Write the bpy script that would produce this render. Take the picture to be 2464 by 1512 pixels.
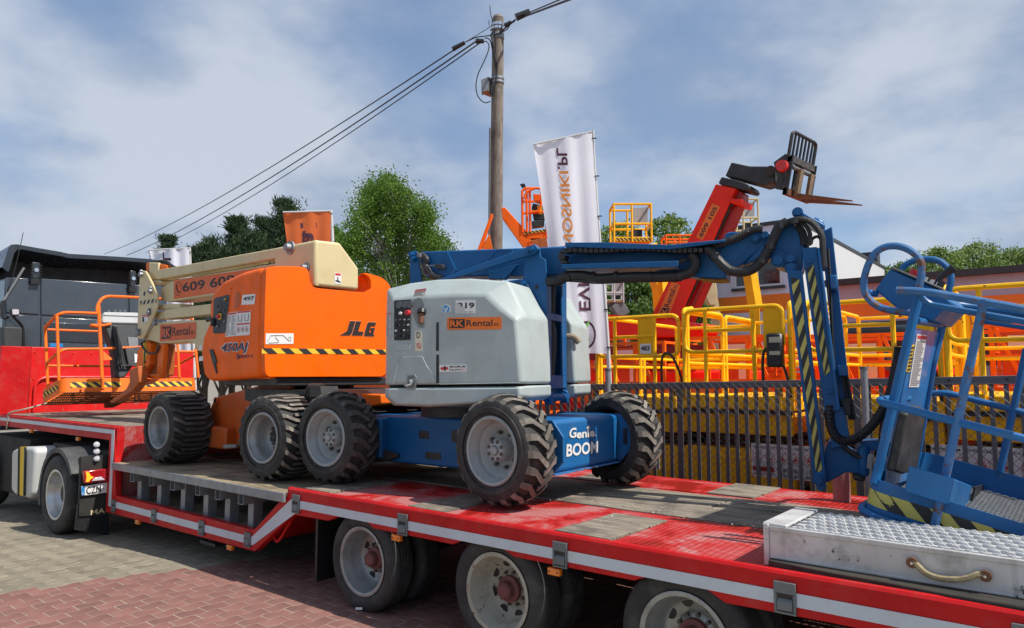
import bpy, math, random
from mathutils import Vector, Matrix
random.seed(7)
S = bpy.context.scene
for o in list(bpy.data.objects): bpy.data.objects.remove(o)
COL = S.collection
R = math.radians
# ------------------------------------------------------------------ camera
CAM_H = 1.8; YAW = R(38.8); FPX = 1700.0; PITCH = math.atan(149/FPX)
Fh = Vector((-math.sin(YAW), math.cos(YAW), 0)); RT = Vector((math.cos(YAW), math.sin(YAW), 0)); ZZ = Vector((0, 0, 1))
FW = Fh*math.cos(PITCH)+ZZ*math.sin(PITCH); UP = -Fh*math.sin(PITCH)+ZZ*math.cos(PITCH); CP = Vector((0, 0, CAM_H))
cd = bpy.data.cameras.new('camera'); cam = bpy.data.objects.new('camera', cd); COL.objects.link(cam)
cd.sensor_width = 36; cd.lens = FPX/2464*36; cd.clip_end = 3000; cd.clip_start = .05
mw = Matrix((RT, UP, -FW)).transposed().to_4x4(); mw.translation = CP; cam.matrix_world = mw
S.camera = cam
# ------------------------------------------------------------------ light
SUN = Vector((.74, .15, 1.0)).normalized()
SUN_EL = math.asin(SUN.z); SUN_AZ = math.atan2(SUN.x, SUN.y)
w = bpy.data.worlds.new('World'); S.world = w; w.use_nodes = True
nt = w.node_tree; nt.nodes.clear(); N = nt.nodes.new; L = nt.links.new
out = N('ShaderNodeOutputWorld'); bg = N('ShaderNodeBackground'); bg.inputs['Strength'].default_value = .106
sky = N('ShaderNodeTexSky'); sky.sky_type = 'NISHITA'; sky.sun_disc = False; sky.sun_elevation = SUN_EL; sky.sun_rotation = SUN_AZ
sky.air_density = 1.0; sky.dust_density = .6; sky.ozone_density = 2.0
tc = N('ShaderNodeTexCoord'); sp = N('ShaderNodeSeparateXYZ'); L(tc.outputs['Generated'], sp.inputs[0])
def M(op, a, b=None, c=None):
    n = N('ShaderNodeMath'); n.operation = op
    for i, v in enumerate((a, b, c)):
        if v is None: continue
        if isinstance(v, (int, float)): n.inputs[i].default_value = v
        else: L(v, n.inputs[i])
    return n.outputs[0]
den = M('ADD', M('MAXIMUM', sp.outputs[2], 0.0), .38)
cb = N('ShaderNodeCombineXYZ'); L(M('DIVIDE', sp.outputs[0], den), cb.inputs[0]); L(M('DIVIDE', sp.outputs[1], den), cb.inputs[1]); L(M('MULTIPLY', sp.outputs[2], .9), cb.inputs[2])
def noise(scale, detail, rough, off, dist=0.0):
    mp = N('ShaderNodeMapping'); mp.inputs['Location'].default_value = off; mp.inputs['Scale'].default_value = (1, 1, 1); L(cb.outputs[0], mp.inputs[0])
    n = N('ShaderNodeTexNoise'); n.inputs['Scale'].default_value = scale; n.inputs['Detail'].default_value = detail
    n.inputs['Roughness'].default_value = rough; n.inputs['Distortion'].default_value = dist; L(mp.outputs[0], n.inputs['Vector']); return n.outputs['Fac']
n1 = noise(1.1, 5, .5, (3.1, 1.7, 0), .1); n2 = noise(3.0, 5, .52, (7.7, 2.2, 1), .08); n3 = noise(.75, 3, .5, (1.2, 9.4, 3), .1)
cl = M('ADD', M('ADD', M('MULTIPLY', n1, .56), M('MULTIPLY', n2, .28)), M('MULTIPLY', n3, .26))
mr = N('ShaderNodeMapRange'); mr.interpolation_type = 'SMOOTHSTEP'; L(cl, mr.inputs[0]); mr.inputs[1].default_value = .42; mr.inputs[2].default_value = .62; mr.inputs[3].default_value = .40; mr.inputs[4].default_value = .97
# light and grey clumps inside the cloud sheet
mr2 = N('ShaderNodeMapRange'); mr2.interpolation_type = 'SMOOTHSTEP'; L(M('ADD', M('MULTIPLY', n2, .62), M('MULTIPLY', n3, .38)), mr2.inputs[0]); mr2.inputs[1].default_value = .40; mr2.inputs[2].default_value = .60
cc = N('ShaderNodeMix'); cc.data_type = 'RGBA'; L(mr2.outputs[0], cc.inputs[0])
cc.inputs[6].default_value = (2.3, 3.0, 4.25, 1); cc.inputs[7].default_value = (4.5, 4.95, 5.75, 1)
skb = N('ShaderNodeMix'); skb.data_type = 'RGBA'; skb.blend_type = 'MULTIPLY'; skb.inputs[0].default_value = 1; L(sky.outputs[0], skb.inputs[6]); skb.inputs[7].default_value = (1.0, 1.12, 1.2, 1)
mx = N('ShaderNodeMix'); mx.data_type = 'RGBA'; L(mr.outputs[0], mx.inputs[0]); L(skb.outputs[2], mx.inputs[6]); L(cc.outputs[2], mx.inputs[7])
L(mx.outputs[2], bg.inputs[0]); L(bg.outputs[0], out.inputs[0])
sl = bpy.data.lights.new('sun', 'SUN'); sl.energy = 4.7; sl.angle = R(.53); sl.color = (1, .95, .86)
so = bpy.data.objects.new('sun', sl); COL.objects.link(so); so.rotation_euler = (-SUN).to_track_quat('-Z', 'Y').to_euler(); so.location = (20, 10, 30)
vs = S.view_settings; vs.view_transform = 'Standard'; vs.look = 'None'; vs.exposure = .28; vs.gamma = 1; vs.use_curve_mapping = False
# ------------------------------------------------------------------ helpers
def ray(px, py): return FW*FPX+RT*(px-1232)-UP*(py-756)
def at(px, py, X=None, Y=None, Z=None, D=None):
    """point of the world seen at (px,py) of the 2464-wide picture on a plane X=, Y=, Z= or at depth D"""
    d = ray(px, py)
    if X is not None: t = (X-CP.x)/d.x
    elif Y is not None: t = (Y-CP.y)/d.y
    elif Z is not None: t = (Z-CP.z)/d.z
    else: t = D/FPX
    return CP+d*t
def seen(p):
    v = Vector(p)-CP; z = v.dot(FW)
    if z < .1: return None
    return (1232+FPX*v.dot(RT)/z, 756-FPX*v.dot(UP)/z)
class Frame:
    """a machine's own axes: o origin, e1 along, e2 across (away from the camera), e3 up"""
    def __init__(s, o, e1=(1, 0, 0), e2=(0, 1, 0), e3=(0, 0, 1)):
        s.o = Vector(o); s.e1 = Vector(e1).normalized(); s.e2 = Vector(e2).normalized(); s.e3 = Vector(e3).normalized()
    def w(s, a, b, c): return s.o+s.e1*a+s.e2*b+s.e3*c
    def hit(s, px, py, n, k):
        d = ray(px, py); return CP+d*(((s.o+n*k-CP).dot(n))/d.dot(n))
    def y(s, px, py, k): return s.hit(px, py, s.e2, k)
    def x(s, px, py, k): return s.hit(px, py, s.e1, k)
    def z(s, px, py, k): return s.hit(px, py, s.e3, k)
    def loc(s, p):
        v = Vector(p)-s.o; return Vector((v.dot(s.e1), v.dot(s.e2), v.dot(s.e3)))
def yawframe(o, deg): c, q = math.cos(R(deg)), math.sin(R(deg)); return Frame(o, (c, q, 0), (-q, c, 0))
WORLD = Frame((0, 0, 0))
ORG = {}
def root_of(o):
    while o.parent: o = o.parent
    return o
def tag(o, label=None, cat=None, group=None, kind=None):
    if label: o['label'] = label
    if cat: o['category'] = cat
    if group: o['group'] = group
    if kind: o['kind'] = kind
    return o
def thing(name, label, cat, loc=(0, 0, 0), rotz=0, group=None):
    o = bpy.data.objects.new(name, None); COL.objects.link(o); o.empty_display_size = .1
    o.location = loc; o.rotation_euler = (0, 0, rotz); ORG[o.name] = Vector(loc) if rotz == 0 else Vector((0, 0, 0))
    return tag(o, label, cat, group)
def kids(o): return [c for c in COL.objects if c.parent == o]
def copy_tree(o, parent=None):
    c = o.copy(); COL.objects.link(c); c.parent = parent
    for ch in KIDS.get(o.name, []):
        copy_tree(ch, c)
    return c
KIDS = {}
STUFFN = {'wheel_nut', 'hand_hole', 'rivet', 'screw', 'bracket_rib', 'print', 'rail_screw', 'weld_seam'}
class MB:
    def __init__(s): s.v = []; s.f = []; s.m = []
    def add(s, vs, fs, mi=0):
        b = len(s.v); s.v += [Vector(p) for p in vs]; s.f += [tuple(i+b for i in f) for f in fs]; s.m += [mi]*len(fs); return s
    def box(s, c, sz, fr=WORLD, mi=0):
        c = Vector(c); h = Vector(sz)/2
        vs = [fr.e1*(h.x*i)+fr.e2*(h.y*j)+fr.e3*(h.z*k)+c for i in (-1, 1) for j in (-1, 1) for k in (-1, 1)]
        return s.add(vs, [(0, 1, 3, 2), (4, 6, 7, 5), (0, 4, 5, 1), (2, 3, 7, 6), (0, 2, 6, 4), (1, 5, 7, 3)], mi)
    def bx(s, x0, x1, y0, y1, z0, z1, fr=None, mi=0):
        c = ((x0+x1)/2, (y0+y1)/2, (z0+z1)/2)
        if fr: c = fr.w(*c)
        return s.box(c, (abs(x1-x0), abs(y1-y0), abs(z1-z0)), fr or WORLD, mi)
    def prism(s, pts, vec, mi=0):
        pts = [Vector(p) for p in pts]; vec = Vector(vec); n = len(pts)
        nn = Vector((0, 0, 0))
        for i in range(n): nn += pts[i].cross(pts[(i+1) % n])
        if nn.dot(vec) > 0: pts = pts[::-1]
        vs = pts+[p+vec for p in pts]
        fs = [tuple(range(n)), tuple(range(2*n-1, n-1, -1))]+[(i, i+n, (i+1) % n+n, (i+1) % n) for i in range(n)]
        fs = [fs[0], fs[1]]+[f for f in fs[2:]]
        return s.add(vs, fs, mi)
    def quad(s, a, b, c, d, mi=0): return s.add([a, b, c, d], [(0, 1, 2, 3)], mi)
    def bar(s, p0, p1, wd, ht, up=(0, 0, 1), mi=0):
        p0 = Vector(p0); p1 = Vector(p1); d = (p1-p0); ln = d.length; d.normalize(); u = Vector(up)
        sd = d.cross(u)
        if sd.length < 1e-4: sd = d.cross(Vector((1, 0, 0)))
        sd.normalize(); u = sd.cross(d)
        return s.box((p0+p1)/2, (ln, wd, ht), Frame((0, 0, 0), d, sd, u), mi)
    def tube(s, pts, r, seg=8, closed=False, mi=0):
        pts = [Vector(p) for p in pts]; n = len(pts)
        if isinstance(r, (int, float)): r = [r]*n
        tg = []
        for i in range(n):
            a = pts[(i-1) % n] if (closed or i > 0) else pts[i]; b = pts[(i+1) % n] if (closed or i < n-1) else pts[i]
            t = b-a; tg.append(t.normalized() if t.length > 1e-9 else Vector((0, 0, 1)))
        ref = Vector((0, 0, 1)) if abs(tg[0].z) < .9 else Vector((1, 0, 0))
        nr = (ref-tg[0]*ref.dot(tg[0])).normalized(); vs = []
        for i in range(n):
            nr = (nr-tg[i]*nr.dot(tg[i]))
            nr = nr.normalized() if nr.length > 1e-6 else tg[i].orthogonal().normalized()
            bn = tg[i].cross(nr)
            for k in range(seg):
                a = 2*math.pi*k/seg; vs.append(pts[i]+(nr*math.cos(a)+bn*math.sin(a))*r[i])
        fs = []
        for i in range(n if closed else n-1):
            j = (i+1) % n
            for k in range(seg):
                k2 = (k+1) % seg; fs.append((i*seg+k, i*seg+k2, j*seg+k2, j*seg+k))
        if not closed: fs += [tuple(range(seg-1, -1, -1)), tuple((n-1)*seg+k for k in range(seg))]
        return s.add(vs, fs, mi)
    def cyl(s, p0, p1, r0, r1=None, seg=16, mi=0): return s.tube([p0, p1], [r0, r0 if r1 is None else r1], seg, False, mi)
    def lathe(s, prof, o, ax, seg=32, mi=0, cap=False):
        o = Vector(o); ax = Vector(ax).normalized(); u = ax.orthogonal().normalized(); q = ax.cross(u); n = len(prof); vs = []
        for (r, a) in prof:
            for k in range(seg):
                t = 2*math.pi*k/seg; vs.append(o+ax*a+(u*math.cos(t)+q*math.sin(t))*r)
        fs = [(i*seg+k, i*seg+(k+1) % seg, (i+1)*seg+(k+1) % seg, (i+1)*seg+k) for i in range(n-1) for k in range(seg)]
        if cap: fs += [tuple(range(seg-1, -1, -1)), tuple((n-1)*seg+k for k in range(seg))]
        return s.add(vs, fs, mi)
    def build(s, name, mat, parent=None, bevel=0, seg=2, ang=32, label=None, smooth=True, fix=True):
        me = bpy.data.meshes.new(name)
        if parent is not None: org = ORG.get(root_of(parent).name, Vector((0, 0, 0)))
        else: org = Vector((0, 0, 0))
        me.from_pydata([p-org for p in s.v], [], s.f)
        for mm in (mat if isinstance(mat, (list, tuple)) else [mat]): me.materials.append(mm)
        if isinstance(mat, (list, tuple)): me.polygons.foreach_set('material_index', s.m)
        if fix:
            import bmesh
            bm = bmesh.new(); bm.from_mesh(me); bmesh.ops.recalc_face_normals(bm, faces=bm.faces); bm.to_mesh(me); bm.free()
        if smooth: me.shade_smooth(); me.set_sharp_from_angle(angle=R(ang))
        o = bpy.data.objects.new(name, me); COL.objects.link(o)
        if parent is not None: o.parent = parent; KIDS.setdefault(parent.name, []).append(o)
        if bevel:
            b = o.modifiers.new('bevel', 'BEVEL'); b.width = bevel; b.segments = seg; b.limit_method = 'ANGLE'; b.angle_limit = R(30); b.harden_normals = False
        if label: o['label'] = label
        if name in STUFFN: o['kind'] = 'stuff'
        return o
def rnd(pts, rad, n=4, closed=False):
    """round the corners of a polyline"""
    pts = [Vector(p) for p in pts]; m = len(pts); outp = []
    for i in range(m):
        if not closed and i in (0, m-1): outp.append(pts[i]); continue
        p, a, b = pts[i], pts[i-1], pts[(i+1) % m]
        da, db = (a-p), (b-p); r = min(rad, da.length*.48, db.length*.48); q0 = p+da.normalized()*r; q1 = p+db.normalized()*r
        for k in range(n+1):
            t = k/n; outp.append(q0*(1-t)**2+p*(2*t*(1-t))+q1*t*t)
    return outp
def spline(pts, n=6):
    pts = [Vector(p) for p in pts]; o = []
    for i in range(len(pts)-1):
        p0 = pts[max(i-1, 0)]; p1 = pts[i]; p2 = pts[i+1]; p3 = pts[min(i+2, len(pts)-1)]
        for k in range(n):
            t = k/n; o.append(.5*((2*p1)+(p2-p0)*t+(2*p0-5*p1+4*p2-p3)*t*t+(3*p1-p0-3*p2+p3)*t**3))
    return o+[pts[-1]]
def text(s, bl, br, tl, mat, parent, name='lettering', bold=0.0, shear=0.0, lift=.004, mirror=False, spacing=1.0):
    """flat lettering filling the box given by its bottom-left, bottom-right and top-left corners"""
    cu = bpy.data.curves.new(name, 'FONT'); cu.body = s; cu.offset = bold; cu.shear = shear; cu.resolution_u = 3; cu.space_character = spacing
    ob = bpy.data.objects.new('tmp', cu); COL.objects.link(ob)
    me = bpy.data.meshes.new_from_object(ob, depsgraph=bpy.context.evaluated_depsgraph_get()); bpy.data.objects.remove(ob); bpy.data.curves.remove(cu)
    xs = [v.co.x for v in me.vertices]; ys = [v.co.y for v in me.vertices]; x0, x1, y0, y1 = min(xs), max(xs), min(ys), max(ys)
    bl, br, tl = Vector(bl), Vector(br), Vector(tl); u = br-bl; v = tl-bl; nn = u.cross(v).normalized()
    if nn.dot(CP-bl) < 0: nn = -nn
    org = ORG.get(root_of(parent).name, Vector((0, 0, 0)))
    for q in me.vertices:
        a = (q.co.x-x0)/(x1-x0); b = (q.co.y-y0)/(y1-y0)
        if mirror: a = 1-a
        q.co = bl+u*a+v*b+nn*lift-org
    me.materials.clear(); me.materials.append(mat); me.name = name
    o = bpy.data.objects.new(name, me); COL.objects.link(o); o.parent = parent; KIDS.setdefault(parent.name, []).append(o)
    return o
def plate(name, corners, mat, parent, th=.003, lift=.0015, rad=0.0, bevel=0, label=None):
    """thin sticker or panel through the corners, lifted towards the camera"""
    c = [Vector(p) for p in corners]; nn = (c[1]-c[0]).cross(c[2]-c[0]).normalized()
    if nn.dot(CP-c[0]) < 0: nn = -nn
    if rad: c = rnd(c, rad, 3, True)
    return MB().prism([p+nn*lift for p in c], nn*th).build(name, mat, parent, bevel, label=label)
def lerp(a, b, t): return Vector(a)*(1-t)+Vector(b)*t
def fineprint(q, parent, mats, rows, cols=1, hdr=0, seed=1, name='print'):
    """small print on a sticker: q = corners bl, br, tr, tl; mats = [ink, header ink]"""
    bl, br, tr, tl = [Vector(p) for p in q]; nn = (br-bl).cross(tl-bl).normalized()
    if nn.dot(CP-bl) < 0: nn = -nn
    rg = random.Random(seed); mb = MB()
    def pt(u, v): return lerp(lerp(bl, br, u), lerp(tl, tr, u), v)+nn*.006
    if hdr: mb.quad(pt(.03, 1-hdr), pt(.97, 1-hdr), pt(.97, .98), pt(.03, .98), 1)
    for c in range(cols):
        for r in range(rows):
            v = (1-hdr-.06)*(1-(r+.5)/rows)+.03; h = (1-hdr)*.26/rows; a = c/cols+.05/cols; b = (c+1)/cols-.05/cols-rg.random()*.35/cols
            mb.quad(pt(a, v-h), pt(b, v-h), pt(b, v+h), pt(a, v+h), 0)
    return mb.build(name, mats, parent, smooth=False, fix=False)
def hazard(name, bl, br, tl, n, parent, mats, lift=.003, slant=1.0, th=.002):
    """black and yellow tape: n black bars"""
    bl, br, tl = Vector(bl), Vector(br), Vector(tl); u = br-bl; v = tl-bl; nn = u.cross(v).normalized()
    if nn.dot(CP-bl) < 0: nn = -nn
    mb = MB(); o = bl+nn*lift; mb.quad(o, o+u, o+u+v, o+v, 0)
    step = 1/n; k = slant*v.length/u.length; o2 = o+nn*th
    for i in range(-2, n+2):
        poly = [(i*step, 1), (i*step+step*.5, 1), (i*step+step*.5+k, 0), (i*step+k, 0)]
        # clip to 0..1
        for lim, sg in ((0, 1), (1, -1)):
            res = []
            for j in range(len(poly)):
                a, b = poly[j-1], poly[j]; ia = (a[0]-lim)*sg >= 0; ib = (b[0]-lim)*sg >= 0
                if ia != ib: t = (lim-a[0])/(b[0]-a[0]); res.append((lim, a[1]+(b[1]-a[1])*t))
                if ib: res.append(b)
            poly = res
            if not poly: break
        if len(poly) > 2: mb.add([o2+u*a+v*b for a, b in poly], [tuple(range(len(poly)))], 1)
    return mb.build(name, mats, parent, smooth=False, fix=False)
# ------------------------------------------------------------------ materials
MATS = {}
def mat(name, col, rough=.45, metal=0, var=.12, vscale=2.5, dirt=None, chips=None, bump=0, bscale=80, coat=0, streak=None, spec=.5, rvar=.12, trans=0):
    m = bpy.data.materials.new(name); m.use_nodes = True; nt = m.node_tree; b = nt.nodes['Principled BSDF']; N = nt.nodes.new; L = nt.links.new
    tc = N('ShaderNodeTexCoord'); src = tc.outputs['Object']
    def nz(sc, det=5, ro=.6, vec=None):
        n = N('ShaderNodeTexNoise'); n.inputs['Scale'].default_value = sc; n.inputs['Detail'].default_value = det; n.inputs['Roughness'].default_value = ro; L(vec or src, n.inputs['Vector']); return n.outputs['Fac']
    def ramp(x, a, bb, lo=0.0, hi=1.0):
        r = N('ShaderNodeMapRange'); L(x, r.inputs[0]); r.inputs[1].default_value = a; r.inputs[2].default_value = bb; r.inputs[3].default_value = lo; r.inputs[4].default_value = hi; r.clamp = True; return r.outputs[0]
    def mix(f, a, c):
        x = N('ShaderNodeMix'); x.data_type = 'RGBA'; L(f, x.inputs[0])
        for i, q in ((6, a), (7, c)):
            if isinstance(q, tuple): x.inputs[i].default_value = (*q, 1)
            else: L(q, x.inputs[i])
        return x.outputs[2]
    c = mix(ramp(nz(vscale), .3, .7), tuple(max(0, k*(1-var)) for k in col), tuple(min(1, k*(1+var)) for k in col))
    rg = ramp(nz(vscale*2.3), .3, .7, max(.02, rough-rvar), min(1, rough+rvar))
    if streak:   # (colour, amount) vertical rain streaks
        mp = N('ShaderNodeMapping'); mp.inputs['Scale'].default_value = (9, 9, .7); L(src, mp.inputs[0])
        c = mix(ramp(nz(1.6, 4, .6, mp.outputs[0]), .55, .8, 0, streak[1]), c, streak[0])
    if dirt:     # (colour, amount, scale)
        c = mix(ramp(nz(dirt[2], 7, .7), .5, .72, 0, dirt[1]), c, dirt[0])
    if chips:    # (colour, threshold, scale)
        f = ramp(nz(chips[2], 6, .65), chips[1], chips[1]+.03); c = mix(f, c, chips[0])
    L(c, b.inputs['Base Color']); L(rg, b.inputs['Roughness']); b.inputs['Metallic'].default_value = metal
    b.inputs['Specular IOR Level'].default_value = spec
    if coat: b.inputs['Coat Weight'].default_value = coat; b.inputs['Coat Roughness'].default_value = .12
    if trans: b.inputs['Transmission Weight'].default_value = trans
    if bump:
        bp = N('ShaderNodeBump'); bp.inputs['Strength'].default_value = bump; bp.inputs['Distance'].default_value = .01; L(nz(bscale, 4), bp.inputs['Height']); L(bp.outputs[0], b.inputs['Normal'])
    MATS[name] = m; return m
def flat(name, col, rough=.6): return mat(name, col, rough, var=.05)
red = mat('red_paint', (.47, .006, .008), .5, var=.18, dirt=((.27, .07, .055), .5, 5), chips=((.16, .07, .055), .685, 18), streak=((.28, .035, .03), .45), spec=.25)
redboard = mat('red_board', (.62, .012, .012), .35, var=.1, dirt=((.45, .08, .07), .4, 9), chips=((.36, .10, .085), .61, 7), streak=((.40, .03, .03), .4))
silver = mat('reflective_tape', (.50, .54, .60), .4, var=.07, dirt=((.40, .36, .33), .4, 8))
jorange = mat('orange_paint', (.88, .125, .0), .48, var=.08, dirt=((.52, .10, .012), .55, 2.2), streak=((.60, .11, .01), .3), spec=.25)
jorange2 = mat('orange_frame_paint', (.80, .145, .005), .5, spec=.3, var=.12, dirt=((.33, .12, .05), .5, 7), chips=((.25, .13, .07), .66, 25))
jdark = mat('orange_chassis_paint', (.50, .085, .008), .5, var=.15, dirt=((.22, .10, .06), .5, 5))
cream = mat('cream_paint', (.60, .50, .28), .45, var=.07, dirt=((.42, .32, .17), .35, 4), streak=((.45, .35, .2), .25))
gblue = mat('blue_paint', (.003, .088, .25), .45, spec=.35, var=.13, dirt=((.03, .09, .2), .5, 5), chips=((.3, .38, .45), .715, 30))
gblue2 = mat('worn_blue_paint', (.006, .112, .31), .45, spec=.4, var=.15, dirt=((.05, .12, .22), .5, 6), chips=((.35, .42, .5), .69, 22))
gblue3 = mat('rusty_blue_paint', (.03, .14, .34), .5, var=.2, dirt=((.16, .23, .32), .5, 12), chips=((.13, .06, .045), .57, 13), bump=.15, bscale=40)
hoodm = mat('grey_hood_plastic', (.38, .435, .435), .5, spec=.35, var=.08, dirt=((.28, .29, .27), .5, 4), streak=((.38, .37, .32), .25), chips=((.62, .62, .58), .73, 40))
rubber = mat('rubber', (.026, .025, .025), .75, var=.3, dirt=((.09, .082, .074), .7, 6), bump=.15, bscale=60)
tread = mat('dusty_tread_rubber', (.13, .115, .10), .9, var=.3, dirt=((.36, .32, .27), .85, 5), bump=.3, bscale=50)
tread2 = mat('dark_tread_rubber', (.05, .047, .044), .85, var=.3, dirt=((.19, .17, .145), .7, 5), bump=.3, bscale=50)
rimg = mat('grey_rim_paint', (.31, .34, .34), .5, var=.12, dirt=((.20, .17, .14), .6, 7), chips=((.22, .14, .09), .7, 24))
rimw = mat('pale_rim_paint', (.31, .32, .32), .42, .45, var=.14, dirt=((.16, .12, .09), .7, 7), chips=((.18, .10, .06), .64, 16))
alu = mat('aluminium', (.60, .60, .60), .45, .4, var=.1, dirt=((.38, .36, .33), .5, 8))
aludirty = mat('scuffed_aluminium', (.56, .55, .54), .5, .25, var=.12, dirt=((.20, .18, .16), .6, 7), chips=((.05, .045, .04), .655, 11), streak=((.26, .24, .21), .5))
galv = mat('galvanised_steel', (.26, .28, .30), .5, .5, var=.18, vscale=12, dirt=((.17, .16, .15), .4, 6))
galvd = mat('dull_steel', (.15, .16, .17), .55, .4, var=.2, dirt=((.12, .09, .07), .5, 8))
black = mat('black_plastic', (.012, .012, .014), .45, var=.3, dirt=((.05, .048, .045), .4, 8))
blackm = mat('black_steel', (.022, .023, .026), .5, var=.3, dirt=((.07, .06, .05), .5, 7))
hosem = mat('hose_rubber', (.014, .014, .015), .5, var=.3, dirt=((.05, .05, .05), .5, 14), bump=.4, bscale=90)
under = mat('grimy_underbody', (.020, .019, .018), .85, var=.4, dirt=((.05, .042, .035), .5, 4))
white = mat('white_vinyl', (.72, .72, .71), .45, var=.04, dirt=((.55, .53, .5), .3, 14))
ink = flat('black_ink', (.02, .02, .022)); inkg = flat('grey_ink', (.30, .29, .29)); redink = flat('red_ink', (.58, .03, .04)); orink = flat('orange_vinyl', (.80, .15, .02), .45)
navy = flat('navy_ink', (.03, .035, .09)); yelink = flat('yellow_vinyl', (.72, .47, .03)); hzy = mat('faded_yellow_vinyl', (.50, .45, .10), .5, var=.1, dirt=((.3, .27, .12), .4, 10)); blink = flat('blue_ink', (.02, .2, .5))
orlight = flat('print_orange', (.85, .30, .06)); purp = flat('print_plum', (.10, .03, .05)); green = flat('print_green', (.16, .48, .10))
yel = mat('yellow_paint', (.90, .47, .004), .5, spec=.25, var=.1, dirt=((.5, .27, .04), .4, 6), chips=((.1, .06, .03), .70, 20))
yelpipe = mat('yellow_pipe_paint', (.92, .50, .004), .48, spec=.3, var=.1, dirt=((.5, .3, .05), .4, 9), chips=((.12, .07, .03), .635, 14))
yelshade = mat('shaded_yellow_paint', (.86, .43, .005), .55, spec=.25, var=.12, dirt=((.3, .17, .04), .5, 4))  # the lifts' yellow with the shade of their shaded sides in the colour
lorange = mat('lift_orange_paint', (.92, .135, .004), .5, spec=.25, var=.1, dirt=((.5, .12, .03), .35, 5))
tred = mat('telehandler_red_paint', (.84, .028, .010), .45, var=.1, dirt=((.45, .03, .02), .4, 4), spec=.25)
cabp = mat('dark_blue_grey_cab_paint', (.042, .055, .072), .22, var=.12, dirt=((.06, .06, .06), .25, 5), coat=.5, spec=.6)
cabp2 = mat('dark_hood_paint', (.025, .032, .042), .28, var=.15, coat=.3)
rust = mat('rusty_steel', (.16, .07, .035), .75, var=.35, vscale=8, dirt=((.07, .04, .03), .6, 9), bump=.3, bscale=60)
chrome = mat('chromed_steel', (.75, .75, .75), .15, 1)
nutm = mat('dark_nut_steel', (.10, .085, .075), .6, .4, var=.3)
amber = mat('amber_lens', (.80, .20, .01), .25, coat=.5)
glass = mat('dark_glass', (.015, .02, .025), .06, var=.1, spec=.8)
redlens = mat('red_lens', (.30, .008, .012), .2, coat=.6); clearlens = mat('pale_lens', (.5, .5, .55), .15, coat=.6)
hubred = mat('dusty_red_hub_paint', (.15, .045, .042), .7, var=.2, dirt=((.2, .12, .1), .5, 12))
def emis(name, col, st):
    m = bpy.data.materials.new(name); m.use_nodes = True; b = m.node_tree.nodes['Principled BSDF']; b.inputs['Base Color'].default_value = (*col, 1); b.inputs['Emission Color'].default_value = (*col, 1); b.inputs['Emission Strength'].default_value = st; return m
litamber = emis('lit_amber_lens', (1, .22, .01), 1.6)
HZ = [yelink, ink]; HZ2 = [hzy, ink]
def wood(name, col, dark, ax=0):
    m = bpy.data.materials.new(name); m.use_nodes = True; nt = m.node_tree; b = nt.nodes['Principled BSDF']; N = nt.nodes.new; L = nt.links.new
    tc = N('ShaderNodeTexCoord'); mp = N('ShaderNodeMapping'); sc = [28, 28, 28]; sc[ax] = 1.6; mp.inputs['Scale'].default_value = sc; L(tc.outputs['Object'], mp.inputs[0])
    n = N('ShaderNodeTexNoise'); n.inputs['Scale'].default_value = 1.5; n.inputs['Detail'].default_value = 8; n.inputs['Roughness'].default_value = .7; L(mp.outputs[0], n.inputs['Vector'])
    n2 = N('ShaderNodeTexNoise'); n2.inputs['Scale'].default_value = 2.2; n2.inputs['Detail'].default_value = 7; n2.inputs['Roughness'].default_value = .65; L(tc.outputs['Object'], n2.inputs['Vector'])
    r = N('ShaderNodeValToRGB'); L(n.outputs['Fac'], r.inputs[0]); e = r.color_ramp.elements; e[0].position = .32; e[0].color = (*dark, 1); e[1].position = .62; e[1].color = (*col, 1)
    mr = N('ShaderNodeMapRange'); L(n2.outputs['Fac'], mr.inputs[0]); mr.inputs[1].default_value = .5; mr.inputs[2].default_value = .66; mr.inputs[4].default_value = .8
    x = N('ShaderNodeMix'); x.data_type = 'RGBA'; L(mr.outputs[0], x.inputs[0]); L(r.outputs[0], x.inputs[6]); x.inputs[7].default_value = (dark[0]*.8, dark[1]*.8, dark[2]*.85, 1)
    L(x.outputs[2], b.inputs['Base Color']); b.inputs['Roughness'].default_value = .85
    bp = N('ShaderNodeBump'); bp.inputs['Strength'].default_value = .6; bp.inputs['Distance'].default_value = .006; L(n.outputs['Fac'], bp.inputs['Height']); L(bp.outputs[0], b.inputs['Normal'])
    return m
woodx = wood('weathered_deck_wood', (.31, .26, .20), (.07, .06, .05), 0)
woodb = wood('brown_panel_wood', (.40, .32, .20), (.11, .085, .06), 0)
poledwood = wood('grey_pole_wood', (.26, .225, .19), (.10, .082, .066), 2)
blackwood = wood('blackened_wood', (.05, .04, .03), (.012, .011, .01), 0)
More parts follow.
